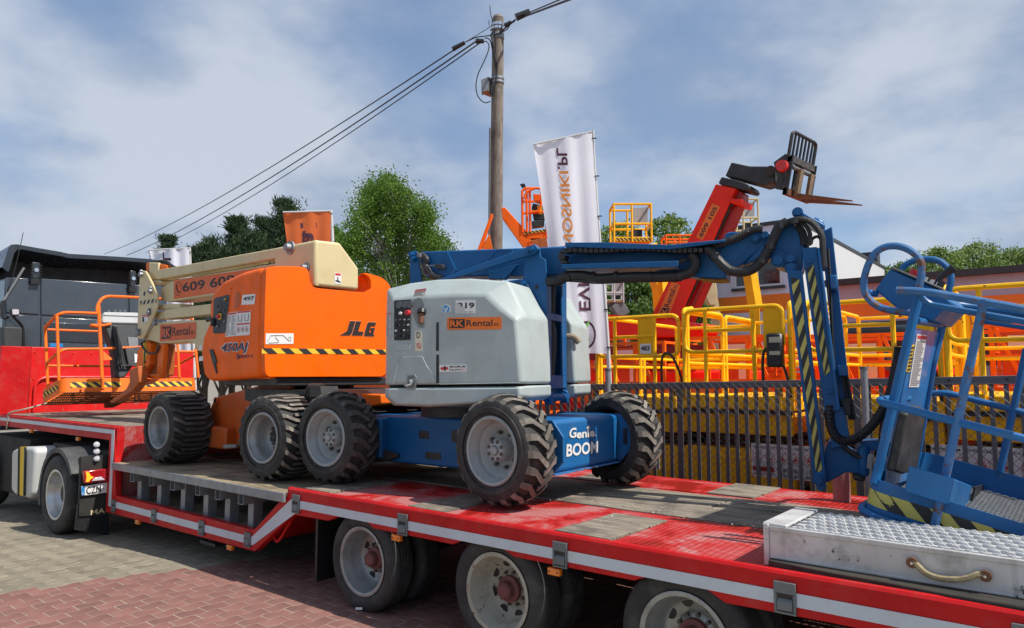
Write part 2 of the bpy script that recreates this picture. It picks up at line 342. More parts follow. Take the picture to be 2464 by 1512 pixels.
def treadplate():
    m = bpy.data.materials.new('red_tread_plate'); m.use_nodes = True; nt = m.node_tree; b = nt.nodes['Principled BSDF']; N = nt.nodes.new; L = nt.links.new
    tc = N('ShaderNodeTexCoord'); n = N('ShaderNodeTexNoise'); n.inputs['Scale'].default_value = 1.7; n.inputs['Detail'].default_value = 10; n.inputs['Roughness'].default_value = .68; n.inputs['Distortion'].default_value = .6; L(tc.outputs['Object'], n.inputs['Vector'])
    r = N('ShaderNodeValToRGB'); L(n.outputs['Fac'], r.inputs[0]); e = r.color_ramp.elements; e[0].position = .40; e[0].color = (.34, .012, .006, 1); e[1].position = .56; e[1].color = (.46, .16, .155, 1)
    k = e.new(.455); k.color = (.50, .012, .010, 1); k = e.new(.515); k.color = (.47, .055, .055, 1)
    L(r.outputs[0], b.inputs['Base Color'])
    mr = N('ShaderNodeMapRange'); L(n.outputs['Fac'], mr.inputs[0]); mr.inputs[1].default_value = .40; mr.inputs[2].default_value = .52; mr.inputs[3].default_value = .24; mr.inputs[4].default_value = .75; L(mr.outputs[0], b.inputs['Roughness']); b.inputs['Specular IOR Level'].default_value = .35
    hs = []
    for ang, ox in ((45, 0), (-45, .5)):
        mp = N('ShaderNodeMapping'); mp.inputs['Rotation'].default_value = (0, 0, R(ang)); mp.inputs['Scale'].default_value = (17, 42, 1); mp.inputs['Location'].default_value = (ox, ox, 0); L(tc.outputs['Object'], mp.inputs[0])
        v = N('ShaderNodeTexVoronoi'); v.voronoi_dimensions = '2D'; v.inputs['Randomness'].default_value = 0; v.inputs['Scale'].default_value = 1; L(mp.outputs[0], v.inputs['Vector'])
        h = N('ShaderNodeMapRange'); L(v.outputs['Distance'], h.inputs[0]); h.inputs[1].default_value = .18; h.inputs[2].default_value = .34; h.inputs[3].default_value = 1; h.inputs[4].default_value = 0; hs.append(h.outputs[0])
    ad = N('ShaderNodeMath'); ad.operation = 'MAXIMUM'; L(hs[0], ad.inputs[0]); L(hs[1], ad.inputs[1])
    bp = N('ShaderNodeBump'); bp.inputs['Strength'].default_value = 1.0; bp.inputs['Distance'].default_value = .006; L(ad.outputs[0], bp.inputs['Height']); L(bp.outputs[0], b.inputs['Normal'])
    return m
treadp = treadplate()
# ================================================================== GROUND
def gz(x, y=0): return -.035*max(0, -7-x)
def groundmat():
    m = bpy.data.materials.new('ground_sand'); m.use_nodes = True; nt = m.node_tree; b = nt.nodes['Principled BSDF']; N = nt.nodes.new; L = nt.links.new
    tc = N('ShaderNodeTexCoord'); n = N('ShaderNodeTexNoise'); n.inputs['Scale'].default_value = 1.5; n.inputs['Detail'].default_value = 9; L(tc.outputs['Object'], n.inputs['Vector'])
    r = N('ShaderNodeValToRGB'); L(n.outputs['Fac'], r.inputs[0]); e = r.color_ramp.elements; e[0].position = .3; e[0].color = (.17, .15, .125, 1); e[1].position = .7; e[1].color = (.27, .24, .20, 1)
    L(r.outputs[0], b.inputs['Base Color']); b.inputs['Roughness'].default_value = .95; return m
xs = [-700, -120, -40, -16, -13, -11, -9, -7, -5, 0, 12, 60, 400]
ys = [-300, -40, -6, 0, 2, 4, 6, 9, 20, 60, 300, 900]
mb = MB(); vs = [(x, y, gz(max(x, -16))-.03) for x in xs for y in ys]; ny = len(ys)
mb.add(vs, [(i*ny+j, (i+1)*ny+j, (i+1)*ny+j+1, i*ny+j+1) for i in range(len(xs)-1) for j in range(ny-1)])
ground = mb.build('ground', groundmat()); tag(ground, kind='structure')
def pavmat(name, col, col2):
    m = mat(name, col, .9, var=.1, vscale=1.2, dirt=(col2, .55, 2.2), bump=.35, bscale=160)
    nt = m.node_tree; b = nt.nodes['Principled BSDF']; N = nt.nodes.new; L = nt.links.new
    oi = N('ShaderNodeObjectInfo'); ge = N('ShaderNodeNewGeometry'); a = N('ShaderNodeMath'); a.operation = 'ADD'; L(oi.outputs['Random'], a.inputs[0]); L(ge.outputs['Random Per Island'], a.inputs[1])
    fr = N('ShaderNodeMath'); fr.operation = 'FRACT'; L(a.outputs[0], fr.inputs[0]); mr = N('ShaderNodeMapRange'); L(fr.outputs[0], mr.inputs[0]); mr.inputs[3].default_value = .84; mr.inputs[4].default_value = 1.14
    sc = N('ShaderNodeVectorMath'); sc.operation = 'SCALE'; lk = b.inputs['Base Color'].links[0].from_socket; L(lk, sc.inputs[0]); L(mr.outputs[0], sc.inputs['Scale']); L(sc.outputs[0], b.inputs['Base Color'])
    # fine speckle
    return m
beige = pavmat('beige_paver_concrete', (.215, .185, .135), (.15, .138, .115)); redp = pavmat('red_paver_concrete', (.215, .097, .08), (.17, .115, .095))
paving = tag(bpy.data.objects.new('paving', None), kind='structure'); COL.objects.link(paving); ORG['paving'] = Vector((0, 0, 0))
PXW, PLEN = .135, .20
def wav(y): return .013*math.sin(2*math.pi*y/PLEN)
def paver_outline(sg):
    g = .0030; n = 8; a = []
    for k in range(n+1): yy = -PLEN/2+g+(PLEN-2*g)*k/n; a.append((PXW/2-g+sg*wav(yy), yy))
    for k in range(n, -1, -1): yy = -PLEN/2+g+(PLEN-2*g)*k/n; a.append((-PXW/2+g+sg*wav(yy), yy))
    return a
POUTS = (paver_outline(1), paver_outline(-1))
def paver_geo(mbx, cx, cy, rz, dz, flip):
    POUT = POUTS[1 if flip else 0]; o = []; n = len(POUT)
    for ins, z in ((0, -.03), (0, -.002), (.003, 0)):
        for (x, y) in POUT:
            x2 = x*(1-ins/.065); y2 = y*(1-ins/.098)
            o.append((cx+x2, cy+y2, z+dz+rz*x2))
    f = []
    for l in (0, 1):
        for k in range(n): k2 = (k+1) % n; f.append((l*n+k, l*n+k2, (l+1)*n+k2, (l+1)*n+k))
    f.append(tuple(2*n+k for k in range(n)))
    mbx.add(o, f)
PM = {}
for nm, mm in (('r', redp), ('b', beige)):
    for fl in (False, True):
        q = MB(); paver_geo(q, 0, 0, 0, 0, fl); PM[nm, fl] = q.build('paver', mm).data
        bpy.data.objects.remove(bpy.data.objects['paver'])
cand = []
for i in range(-115, 30):
    for j in range(-6, 40):
        x = i*PXW; y = j*PLEN+(.1 if i % 2 else 0)
        if y < .6 or y > 7.4 or x > .5: continue
        s = seen((x, y, gz(x)))
        if not s or s[0] < -90 or s[0] > 2560 or s[1] < 1140 or s[1] > 1640: continue
        vis = s[0] < 1020 or True
        cand.append(((Vector((x, y, 0))-CP).length, x, y, s))
vis = [c for c in cand if c[3][0] < 800 and c[3][1] > 1230 and c[3][0] > -30 and c[3][1] < 1530]
vis.sort(); near = set((c[1], c[2]) for c in vis[:300])
stuff = {'r': MB(), 'b': MB()}
for d, x, y, s in cand:
    fl = round(x/PXW) % 2 == 1; k = 'r' if x > -7.15+.385*(y-2.06) else 'b'; dz = gz(x)+random.uniform(-.0004, .0012); rz = random.uniform(-.005, .005)
    if (x, y) in near:
        o = bpy.data.objects.new('paver', PM[k, fl]); COL.objects.link(o); o.parent = paving; o.location = (x, y, dz); o.rotation_euler = (random.uniform(-.003, .003), rz, random.uniform(-.012, .012))
    else: paver_geo(stuff[k], x, y, rz, dz, fl)
for k, mm in (('r', redp), ('b', beige)):
    o = stuff[k].build('far_pavers', mm, paving, fix=False); o['kind'] = 'stuff'
js = MB(); jx_ = [-16, -13, -11, -9, -7, 1]; vs = [(x, y, gz(x)-.0016) for x in jx_ for y in (.3, 7.6)]
js.add(vs, [(2*i, 2*i+2, 2*i+3, 2*i+1) for i in range(5)]); o = js.build('joint_sand', mat('pale_joint_sand', (.33, .285, .21), .95, var=.15, dirt=((.2, .17, .13), .6, 1.5)), paving); o['kind'] = 'stuff'
# ================================================================== TRAILER
TY = 3.60; TF = 6.35; DZ = .82
tr = thing('low_loader_trailer', 'long red stepped flatbed trailer with white reflective stripe carrying both boom lifts', 'trailer', (-4, 5, 0))
def T(px, py, y=TY): return at(px, py, Y=y)
frame = [(0, 998), (281, 1023.6), (275, 1035), (277.5, 1193), (608, 1276), (612.4, 1274), (696.3, 1186), (724, 1183.4), (975, 1226), (1333, 1288), (1861, 1384), (2462, 1484), (2462, 1570),
         (2000, 1500), (1745, 1452), (1707, 1424), (1669, 1402), (1632, 1390), (1596.7, 1385), (1560, 1388), (1524.6, 1398), (1237, 1341), (1219, 1328), (1202, 1318), (1184, 1306), (1166.6, 1299), (1142, 1296), (1113.5, 1299), (1088.7, 1310.8), (897.6, 1272), (884, 1257), (869, 1247), (853, 1241), (837, 1238), (820, 1240), (788, 1254), (704.7, 1239), (612, 1327.7), (253.6, 1232), (263, 1059.6), (0, 1021)]
p3 = [T(*p) for p in frame]
ZT = DZ+.005
def fixz(p, px):   # straighten the traced outline: the frame members are level in the world
    return p
def snap(i, z): p3[i].z = z
for i, z in ((0, 1.205), (1, 1.205), (7, ZT), (8, ZT), (9, ZT), (10, ZT), (11, ZT)): snap(i, z)
p3[1].x = p3[2].x; p3[6].z = ZT
# extend towards the front and the rear, outside the picture
p3[0].x = -13.45; p3[-1].x = -13.45; p3[-1].z = p3[-2].z; p3[11].x = 1.3; p3[12].x = 1.3; p3[12].z = p3[13].z
MB().prism(p3, (0, .07, 0)).build('side_frame', red, tr, bevel=.006)
# far side beam and cross body under the deck
fb = MB(); fb.bx(-5.3, 1.3, TF-.07, TF, .60, ZT); fb.bx(-13.45, -8.9, TF-.07, TF, 1.0, 1.205); fb.bx(-8.9, -5.3, TF-.07, TF, .23, .39)
fb.build('far_side_frame', red, tr, bevel=.006)
ub = MB(); ub.bx(-5.25, 1.2, 4.5, 5.5, .42, .795); ub.bx(-13.4, -8.95, 4.3, 5.7, 1.02, 1.17); ub.bx(-8.85, -5.95, 3.68, 6.27, .25, .36)
for xx in (-4.41, -3.05, -1.74, -.4): ub.cyl((xx, 3.9, .38), (xx, 6.1, .38), .07)
for k in range(9): ub.bx(-5.0+k*.7, -4.93+k*.7, 3.68, 6.27, .70, .795)
ub.build('underframe', under, tr)
# gooseneck riser wall facing the rear, with tread pattern
MB().bx(-8.90, -8.865, 3.672, 6.27, .36, 1.20).build('riser_wall', treadp, tr)
MB().bx(-8.868, -8.83, 3.615, 3.70, .30, 1.203).build('corner_post', red, tr, bevel=.004)
# slanted plate between lower deck and rear deck
MB().prism([(-5.98, 3.68, .25), (-5.40, 3.68, .76), (-5.40, 3.68, .795), (-6.02, 3.68, .275)], (0, 2.6, 0)).build('slanted_floor', red, tr)
# reflective tape
def strip(pts, nm='reflective_stripe'):
    q = [T(*p) for p in pts]; q = [Vector((p.x, TY-.002, p.z)) for p in q]; return MB().prism(q, (0, -.003, 0)).build(nm, silver, tr)
a, b_ = T(0, 1005).z, T(0, 1014).z
zA = T(271, 1034.5).z; zB = T(268, 1044).z
xl0, xl1 = T(267, 1100).x, T(273.5, 1100).x; zl0 = T(263, 1218).z; zl1 = T(271, 1205.4).z; xr = T(590, 1286).x
q = [(-13.45, zA), (xl1, zA), (xl1, zl1), (T(589, 1286).x, zl1), (T(606.7, 1289.6).x, zl1), (T(701.8, 1199.5).x, .755), (1.3, .755), (1.3, .69), (T(726, 1220).x, .69), (T(609.5, 1306).x, zl0), (xl0, zl0), (xl0, zB), (-13.45, zB)]
MB().prism([(x, TY-.002, z) for x, z in q], (0, -.003, 0)).build('reflective_stripe', silver, tr)
def pocket(x, z0, z1, wd=.105):
    f = MB(); y0, y1 = TY-.016, TY-.001; hw = wd/2
    f.bx(x-hw, x+hw, y0, y1, z1-.055, z1); f.bx(x-hw, x-hw+.014, y0, y1, z0+.012, z1-.055); f.bx(x+hw-.014, x+hw, y0, y1, z0+.012, z1-.055); f.bx(x-hw, x+hw, y0, y1, z0, z0+.012)
    o = f.build('lashing_pocket', galvd, tr, bevel=.003)
    MB().bx(x-hw+.015, x+hw-.015, TY-.006, TY-.004, z0+.013, z1-.056).build('recess', black, o)
    MB().prism([(x-hw+.016, TY-.007, z0+.013), (x-hw+.016, TY-.022, z0+.02), (x-hw+.016, TY-.020, z0+.06), (x-hw+.016, TY-.007, z0+.075)], (wd-.032, 0, 0)).build('lip', galvd, o, bevel=.003)
for X, Y0, Y1 in ((275.7, 1202.5, 1233.5), (372.7, 1225.5, 1258), (487.5, 1253, 1288.6), (598, 1281, 1317)):
    pocket(T(X, Y0).x, T(X, Y1).z, T(X, Y0).z)
for X in (713.5, 971.5, 1349, 1883.5, 2455): pocket(at(X, 1230, Y=TY).x, .648, .80)
for X in (74, 280*.69, 492*.69, 849*.387, 823*1.0): pass
def marker(p, nm='side_marker_light'):
    o = MB().bx(p.x-.045, p.x+.045, TY-.005, TY+.03, p.z-.022, p.z+.022).build(nm, amber, tr, bevel=.006)
    MB().cyl((p.x-.03, TY-.007, p.z), (p.x-.03, TY-.004, p.z), .007, seg=8).cyl((p.x+.03, TY-.007, p.z), (p.x+.03, TY-.004, p.z), .007, seg=8).build('screw', rust, o)
for X, Y in ((73, 1038), (280*.664, 1056.5), (851*.387, 1257), (1424*.387, 1318.5), (952, 1295), (1332, 1376.5)): marker(T(X, Y))
MB().bx(-6.95, -6.8, 3.75, 3.8, .16, .26).bx(-7.0, -6.7, 3.7, 3.9, .13, .16).build('lamp_bracket', blackm, tr)
# deck surfaces ------------------------------------------------------
WN, WF = 4.64, 5.60
def insert(x0, x1, y0, y1, n=3, m=woodx):
    st = (y1-y0)/n
    for k in range(n):
        MB().bx(x0+random.uniform(-.01, .01), x1+random.uniform(-.012, .012), y0+k*st+.004, y0+(k+1)*st-.004, DZ-.03, DZ+.014+random.uniform(-.004, .004)).build('plank', m, tr, bevel=.004, seg=1)
near_ins = [(-5.30, -4.93), (-3.99, -3.62), (-2.64, -2.235), (-1.2, -.82), (.15, .5)]
far_ins = [(-5.2, -4.85), (-3.85, -3.45), (-2.50, -2.10), (-1.1, -.7)]
for (x0, x1) in near_ins: insert(x0, x1, 3.715, 4.45)
for (x0, x1) in far_ins: insert(x0, x1, 5.70, TF-.01)
def plates(ins, y0, y1, yi0, yi1, xa, xb):
    e = [xa]
    for (a, b) in ins: e += [a, b]
    e.append(xb)
    for k in range(0, len(e), 2):
        if e[k+1]-e[k] > .05: MB().bx(e[k]+.005, e[k+1]-.005, yi0, yi1, DZ-.03, DZ+.003).build('tread_plate', treadp, tr)
    if y0 < yi0-.01: MB().bx(xa, xb, y0, yi0-.004, DZ-.03, DZ).build('edge_strip', treadp, tr)
    if y1 > yi1+.01: MB().bx(xa, xb, yi1+.004, y1, DZ-.03, DZ).build('edge_strip', treadp, tr)
plates(near_ins, 3.672, WN-.01, 3.71, 4.455, -5.34, 1.3)
plates(far_ins, WF+.01, TF-.07, 5.695, TF-.071, -5.34, 1.3)
MB().tube([(-5.36, 3.625, DZ+.004), (1.3, 3.625, DZ+.004)], .028, 10).build('edge_rail', red, tr)
nb = 5; bw = (WF-WN)/nb
for k in range(nb):
    for (xa, xb) in ((-5.33, -2.21+random.uniform(-.006, .006)), (-2.20, 1.3)):
        MB().bx(xa, xb, WN+k*bw+.003, WN+(k+1)*bw-.003, DZ-.03, DZ+.006+random.uniform(-.005, .006)).build('plank', woodx, tr, bevel=.004, seg=1)
# neck deck
nn_ = 9; bw = 2.56/nn_
for k in range(nn_): MB().bx(-13.3, -8.93, 3.69+k*bw+.003, 3.69+(k+1)*bw-.003, 1.17, 1.206+random.uniform(-.003, .003)).build('plank', woodx, tr, bevel=.003, seg=1)
MB().bx(-13.4, -8.87, 3.668, 3.692, 1.17, 1.212).build('edge_rail', red, tr)
# red headboard with rivets on the neck
hb = MB(); HX = -13.25
hb.bx(HX-.05, HX, 4.05, 6.75, 1.2, 2.27)
hbo = hb.build('headboard', redboard, tr, bevel=.01)
MB().bx(HX-.05, HX+.06, 3.62, 4.03, 1.2, 2.27).build('headboard_post', red, tr, bevel=.01)
ri = MB()
for yy in [4.1+.28*k for k in range(8)]:
    for zz in (1.4, 1.75, 2.18): ri.cyl((HX, yy, zz), (HX+.012, yy, zz), .016, .01, 8)
ri.build('rivet', redboard, hbo)
MB().tube(rnd([(HX+.03, 4.12, 1.22), (HX+.03, 4.12, 1.78), (HX+.03, 6.6, 1.78), (HX+.03, 6.6, 1.22)], .2, 5), .022, 8).build('press_rib', redboard, hbo)
# lashing rope over the neck edge
MB().tube(spline([T(115, 970, 3.9), T(60, 985, 3.62), T(22, 994, 3.59), T(20, 1010, 3.588), T(16, 1032, 3.588)], 4), .012, 6).build('lashing_strap', flat('rope', (.4, .36, .28)), tr)
# raised platform on stilts over the lower deck
PZ = .80; PX0, PX1 = -8.80, -5.36
seams = [PX0, -7.99, -7.21, -6.40, PX1]
for i in range(4):
    for k in range(3):
        y0 = 3.585+k*.9; MB().bx(seams[i]+.006, seams[i+1]-.006, y0+.004, y0+.896, PZ-.035, PZ+random.uniform(-.004, .004)).build('deck_panel', woodb, tr, bevel=.008)
MB().bx(PX0, PX1, 3.56, 3.583, PZ-.075, PZ+.002).build('platform_edge', galv, tr, bevel=.003); MB().bx(PX0, PX1, 6.27, 6.29, PZ-.07, PZ+.002).build('platform_edge', galv, tr, bevel=.003)
tubx = [820, 940, 1072, 1228, 1352, 1497]; stx = [877, 1000, 1148, 1290, 1425, 1570]
for i in range(6):
    xt = at(tubx[i]*.387, 926+.387*(555+i*24), Y=3.59).x; xs_ = at(stx[i]*.387, 926+.387*(650+i*30), Y=3.72).x
    t = MB(); h = .045
    t.bx(xt-h, xt-h+.006, 3.59, 6.2, PZ-.17, PZ-.076); t.bx(xt+h-.006, xt+h, 3.59, 6.2, PZ-.17, PZ-.076); t.bx(xt-h, xt+h, 3.59, 6.2, PZ-.176, PZ-.17); t.bx(xt-h, xt+h, 3.59, 6.2, PZ-.083, PZ-.077)
    t.build('square_tube', galv, tr)
    for yy in (3.70, 5.0, 6.15): MB().bx(xs_-.045, xs_+.045, yy, yy+.10, .365, PZ-.08).build('support_post', galv, tr, bevel=.004)
MB().bx(-8.86, -5.97, 3.62, 3.69, .37, .398).build('lower_ledge', red, tr)
for k in range(8): MB().bx(-8.86, -5.98, 3.70+k*.32, 4.01+k*.32, .362, .385).build('plank', woodx, tr)
# rear lights, mudflap
MB().bx(-5.12, -5.09, 3.72, 4.35, .08, .72).build('mudflap', black, tr)
MB().tube(spline([(-5.65, 3.66, .42), (-5.55, 3.64, .36), (-5.42, 3.66, .52), (-5.38, 3.68, .6)], 5), .012, 6).build('tie_hook', red, tr)
def truck_wheel(parent, c, Rr, W, rr, rm, hubm, ax=Vector((0, -1, 0)), holes=8, dual=True, deep=.175, hubr=.058, hubl=.10, grooves=4, slug=True):
    """c = centre of the outer tyre face; ax points outwards"""
    c = Vector(c); inn = -ax
    disc = MB().lathe([(rr+.012, .012), (rr+.016, .0), (rr+.004, -.004), (rr-.012, .004), (rr-.018, .03), (rr-.028, .06), (rr-.034, .08), (rr-.05, deep-.02), (rr-.075, deep), (.12, deep+.012), (.10, deep-.01), (.0, deep-.01)], c, inn, 40)
    wo = disc.build('wheel', rm, parent, ang=50)
    def tyre(off):
        p = [(rr+.008, .02), (rr+.03, .0), (rr+.045, -.004), (Rr-.06, -.012), (Rr-.03, .0), (Rr-.008, .016), (Rr, .035)]
        a = .035; st = (W-.07)/(grooves+1)
        for k in range(grooves): g = .035+st*(k+1); p += [(Rr+.002, g-.006), (Rr-.012, g-.005), (Rr-.012, g+.005), (Rr+.002, g+.006)]
        p += [(Rr, W-.035), (Rr-.03, W), (Rr-.08, W+.012), (rr, W-.02)]
        return MB().lathe([(r, a+off) for r, a in p], c, inn, 56)
    tyre(0).build('tyre', rubber, wo, ang=40)
    if dual: tyre(W+.07).build('inner_tyre', rubber, wo, ang=40)
    MB().lathe([(hubr+.03, deep-.02), (hubr+.028, deep-.05), (hubr, deep-.055), (hubr-.004, deep-hubl), (hubr-.018, deep-hubl-.014), (0, deep-hubl-.014)], c, inn, 20).build('hub_cap', hubm, wo, ang=30)
    u = ax.orthogonal().normalized(); v = ax.cross(u); hm = MB(); nu = MB()
    for k in range(holes):
        t = 2*math.pi*(k+.4)/holes; q = c+inn*(deep-.0045)+(u*math.cos(t)+v*math.sin(t))*(rr*.70)
        hm.cyl(q, q+inn*.004, rr*.135, seg=14)
    for k in range(10):
        t = 2*math.pi*k/10; q = c+inn*(deep-.0)+(u*math.cos(t)+v*math.sin(t))*(hubr+.048); nu.cyl(q, q-inn*.03, .012, seg=6)
    hm.build('hand_hole', black, wo); nu.build('wheel_nut', nutm, wo)
    return wo
truck_wheel(tr, (-4.415, 3.635, .372), .382, .215, .247, rimw, hubred)
w2 = truck_wheel(tr, (-3.055, 3.635, .385), .385, .215, .247, mat('rusty_pale_rim', (.36, .34, .28), .7, var=.2, dirt=((.2, .14, .09), .7, 7), chips=((.18, .09, .05), .6, 20)), hubred)
truck_wheel(tr, (-1.745, 3.635, .378), .385, .215, .247, rimw, hubred); truck_wheel(tr, (-.42, 3.635, .378), .385, .215, .247, rimw, hubred)
plate('tyre_sticker', [at(858, 1461, Y=3.622), at(874, 1461.5, Y=3.622), at(874, 1467, Y=3.622), at(858, 1466.5, Y=3.622)], white, tr, lift=.008)
for yy in (5.9,):
    for xx in (-4.41, -3.05, -1.74): MB().lathe([(.2, 0), (.385, .02), (.385, .42), (.2, .44)], (xx, yy-.0, .38), (0, 1, 0), 32).build('far_tyre', rubber, tr)
# stake socket at the far edge
sk = MB().cyl((-1.52, 6.02, DZ), (-1.52, 6.02, DZ+.24), .065, seg=14).build('stake_socket', mat('faded_pink_red', (.30, .13, .12), .75, var=.2, dirt=((.2, .15, .13), .6, 9)), tr)
# bits of gravel and bark lying on the deck
gb = MB(); rg = random.Random(3)
for k in range(420):
    x = rg.uniform(-5.0, -.2); y = rg.choice([rg.gauss(4.62, .06), rg.gauss(5.0, .4), rg.uniform(3.7, 6.2), rg.gauss(4.66, .05)])
    if not 3.7 < y < 6.25: continue
    s = rg.choice([.003, .004, .005, .006, .008]) if k > 8 else .014
    z = DZ+.012; vs = [(x+s*rg.uniform(-1.3, 1.3), y+s*rg.uniform(-1.3, 1.3), z+s*rg.uniform(0, 1.3)) for _ in range(5)]
    gb.add(vs, [(0, 1, 2), (0, 2, 3), (0, 3, 4), (1, 2, 4), (2, 3, 4), (0, 1, 4)])
o = gb.build('gravel', flat('pale_gravel', (.5, .46, .4), .9)); tag(o, 'pale gravel crumbs scattered over the trailer deck', 'gravel', kind='stuff')
# ------------------------------------------------------------------ loading ramp
rp = thing('loading_ramp', 'dirty aluminium loading ramp with rope handle lying on the trailer deck', 'ramp', (-.3, 4.0, DZ))
RF = Frame((-1.335, 3.745, DZ+.052), (math.cos(R(1.0)), -.0, math.sin(R(1.0))*-.3), (0, 1, 0))
RL, RW, RH = 1.9, .56, .155
mb = MB()
mb.bx(.03, RL, 0, .012, 0, RH, RF); mb.bx(.03, RL, -.006, .02, RH-.022, RH+.002, RF); mb.bx(.03, RL, -.002, .05, -.006, .008, RF)
mb.build('near_side_rail', aludirty, rp, bevel=.003)
MB().bx(.03, RL, RW-.012, RW, 0, RH, RF).build('far_side_rail', aludirty, rp)
MB().prism([RF.w(0, -.008, -.045), RF.w(0, .03, -.05), RF.w(0, .05, -.02), RF.w(.0, .12, -.01), RF.w(0, .12, .02), RF.w(0, RW, .02), RF.w(0, RW, RH+.012), RF.w(0, -.008, RH+.012)], RF.e1*.03).build('end_plate', aludirty, rp, bevel=.006)
MB().bx(-.005, .12, .0, RW, RH+.0, RH+.016, RF).build('end_cap', alu, rp, bevel=.006)
for k in range(6):
    y0 = .025+k*.088
    sl_ = MB(); sl_.bx(.12, RL, y0, y0+.078, RH-.02, RH-.004, RF); sl_.bx(.12, RL, y0+.002, y0+.010, RH-.004, RH+.004, RF)
    n = int((RL-.15)/.052)
    for j in range(n):
        x = .15+j*.052+(.026 if k % 2 else 0)
        for yy in (y0+.0, y0+.06):
            h = .012; sl_.add([RF.w(x, yy, RH-.004), RF.w(x+.034, yy, RH-.004), RF.w(x+.034, yy+.016, RH-.004), RF.w(x, yy+.016, RH-.004), RF.w(x+.009, yy+.002, RH-.004+h), RF.w(x+.025, yy+.002, RH-.004+h), RF.w(x+.025, yy+.014, RH-.004+h), RF.w(x+.009, yy+.014, RH-.004+h)], [(4, 5, 6, 7), (0, 1, 5, 4), (1, 2, 6, 5), (2, 3, 7, 6), (3, 0, 4, 7)])
    sl_.build('tread_slat', alu, rp, ang=60, fix=False)
hp = [RF.y(*p, -.012) for p in ((2196, 1353), (2206, 1357), (2230, 1378), (2262, 1389), (2300, 1392), (2330, 1389), (2352, 1382), (2372, 1385))]
hm = mat('worn_strap_webbing', (.30, .24, .14), .9, var=.3, vscale=30, dirt=((.1, .07, .05), .6, 20))
h = MB().tube(spline([p+Vector((0, -.018*math.sin(math.pi*i/7)-.004, 0)) for i, p in enumerate(hp)], 5), .0145, 8).build('rope_handle', hm, rp)
for p in (hp[0], hp[-1]): MB().cyl(p, p+Vector((0, -.02, 0)), .024, seg=16).build('handle_rivet', rust, h); MB().cyl(p+Vector((0, -.02, 0)), p+Vector((0, -.03, 0)), .010, .006, 10).build('bolt', chrome, h)
text('A I', RF.y(2275, 1348, -.0)-RF.e1*.0, RF.y(2355, 1352, 0), RF.y(2275, 1340, 0), ink, rp) if False else None
mb = MB(); mb.bx(0.02, RL, .06, .5, -.045, -.004, RF); mb.build('support_beam', blackwood, rp)
text('A I', RF.y(2280-640+640-0, 1345, -.001), RF.y(2360, 1357, -.001), RF.y(2280, 1330, -.001), ink, rp) if False else None
z8 = lambda x, y: (1476.5+.4007*x, 1107.4+.4007*y)
text('A I', RF.y(*z8(1345, 600), -.001), RF.y(*z8(1475, 608), -.001), RF.y(*z8(1345, 572), -.001), mat('worn_ink', (.07, .065, .06), .7, chips=((.5, .49, .48), .5, 60)), rp, name='worn_lettering')
# blackened timber packing under the ramp
tim = thing('timber_packing', 'blackened splintered timber under the aluminium ramp at the trailer edge', 'timber', (-.8, 3.7, DZ))
MB().prism([(-1.30, 3.70, DZ), (-1.0, 3.665, DZ), (-.75, 3.655, DZ), (-.5, 3.62, DZ), (-.1, 3.61, DZ), (.6, 3.61, DZ), (.6, 4.2, DZ), (-1.30, 4.2, DZ)], (0, 0, .045)).build('board', blackwood, tim, bevel=.006)
# ================================================================== TRUCK TRACTOR
tk = thing('truck_tractor', 'dark blue grey truck cab with roof deflector coupled in front of the red trailer', 'truck', (-12, 4.8, -.15))
CX = -14.0
def K(px, py, x=CX): return at(px, py, X=x)
yl = K(6, 800).y; yr = yl+2.45
ztop_l = K(12, 664).z
MB().bx(CX-2.0, CX, yl, yr, .9, ztop_l-.02).build('cab_body', cabp, tk, bevel=.05, seg=3)
# rear wall panels, proud of the body
def kp(name, pts, m, th=.025, lift=.002, bevel=.008): return MB().prism([K(*p)+Vector((lift, 0, 0)) for p in pts], (th, 0, 0)).build(name, m, tk, bevel=bevel)
kp('upper_wall_panel', [(14, 668), (93, 672), (93, 757), (14, 752)], cabp); kp('upper_wall_panel', [(98, 671), (291, 684), (305, 684), (305, 768), (98, 758)], cabp); kp('upper_wall_panel', [(310, 685), (400, 690), (400, 775), (310, 770)], cabp)
kp('lower_wall_panel', [(14, 756), (93, 761), (93, 850), (14, 848)], cabp); kp('lower_wall_panel', [(98, 762), (400, 779), (400, 860), (98, 852)], cabp)
kp('recessed_panel', [(106, 775), (250, 783), (250, 827), (106, 822)], cabp2, .012, .03)
for p in ([(118, 826), (150, 827), (150, 836), (118, 835)], [(250, 829), (272, 830), (272, 838), (250, 837)]): kp('wall_sticker', p, blink, .003, .03, 0)
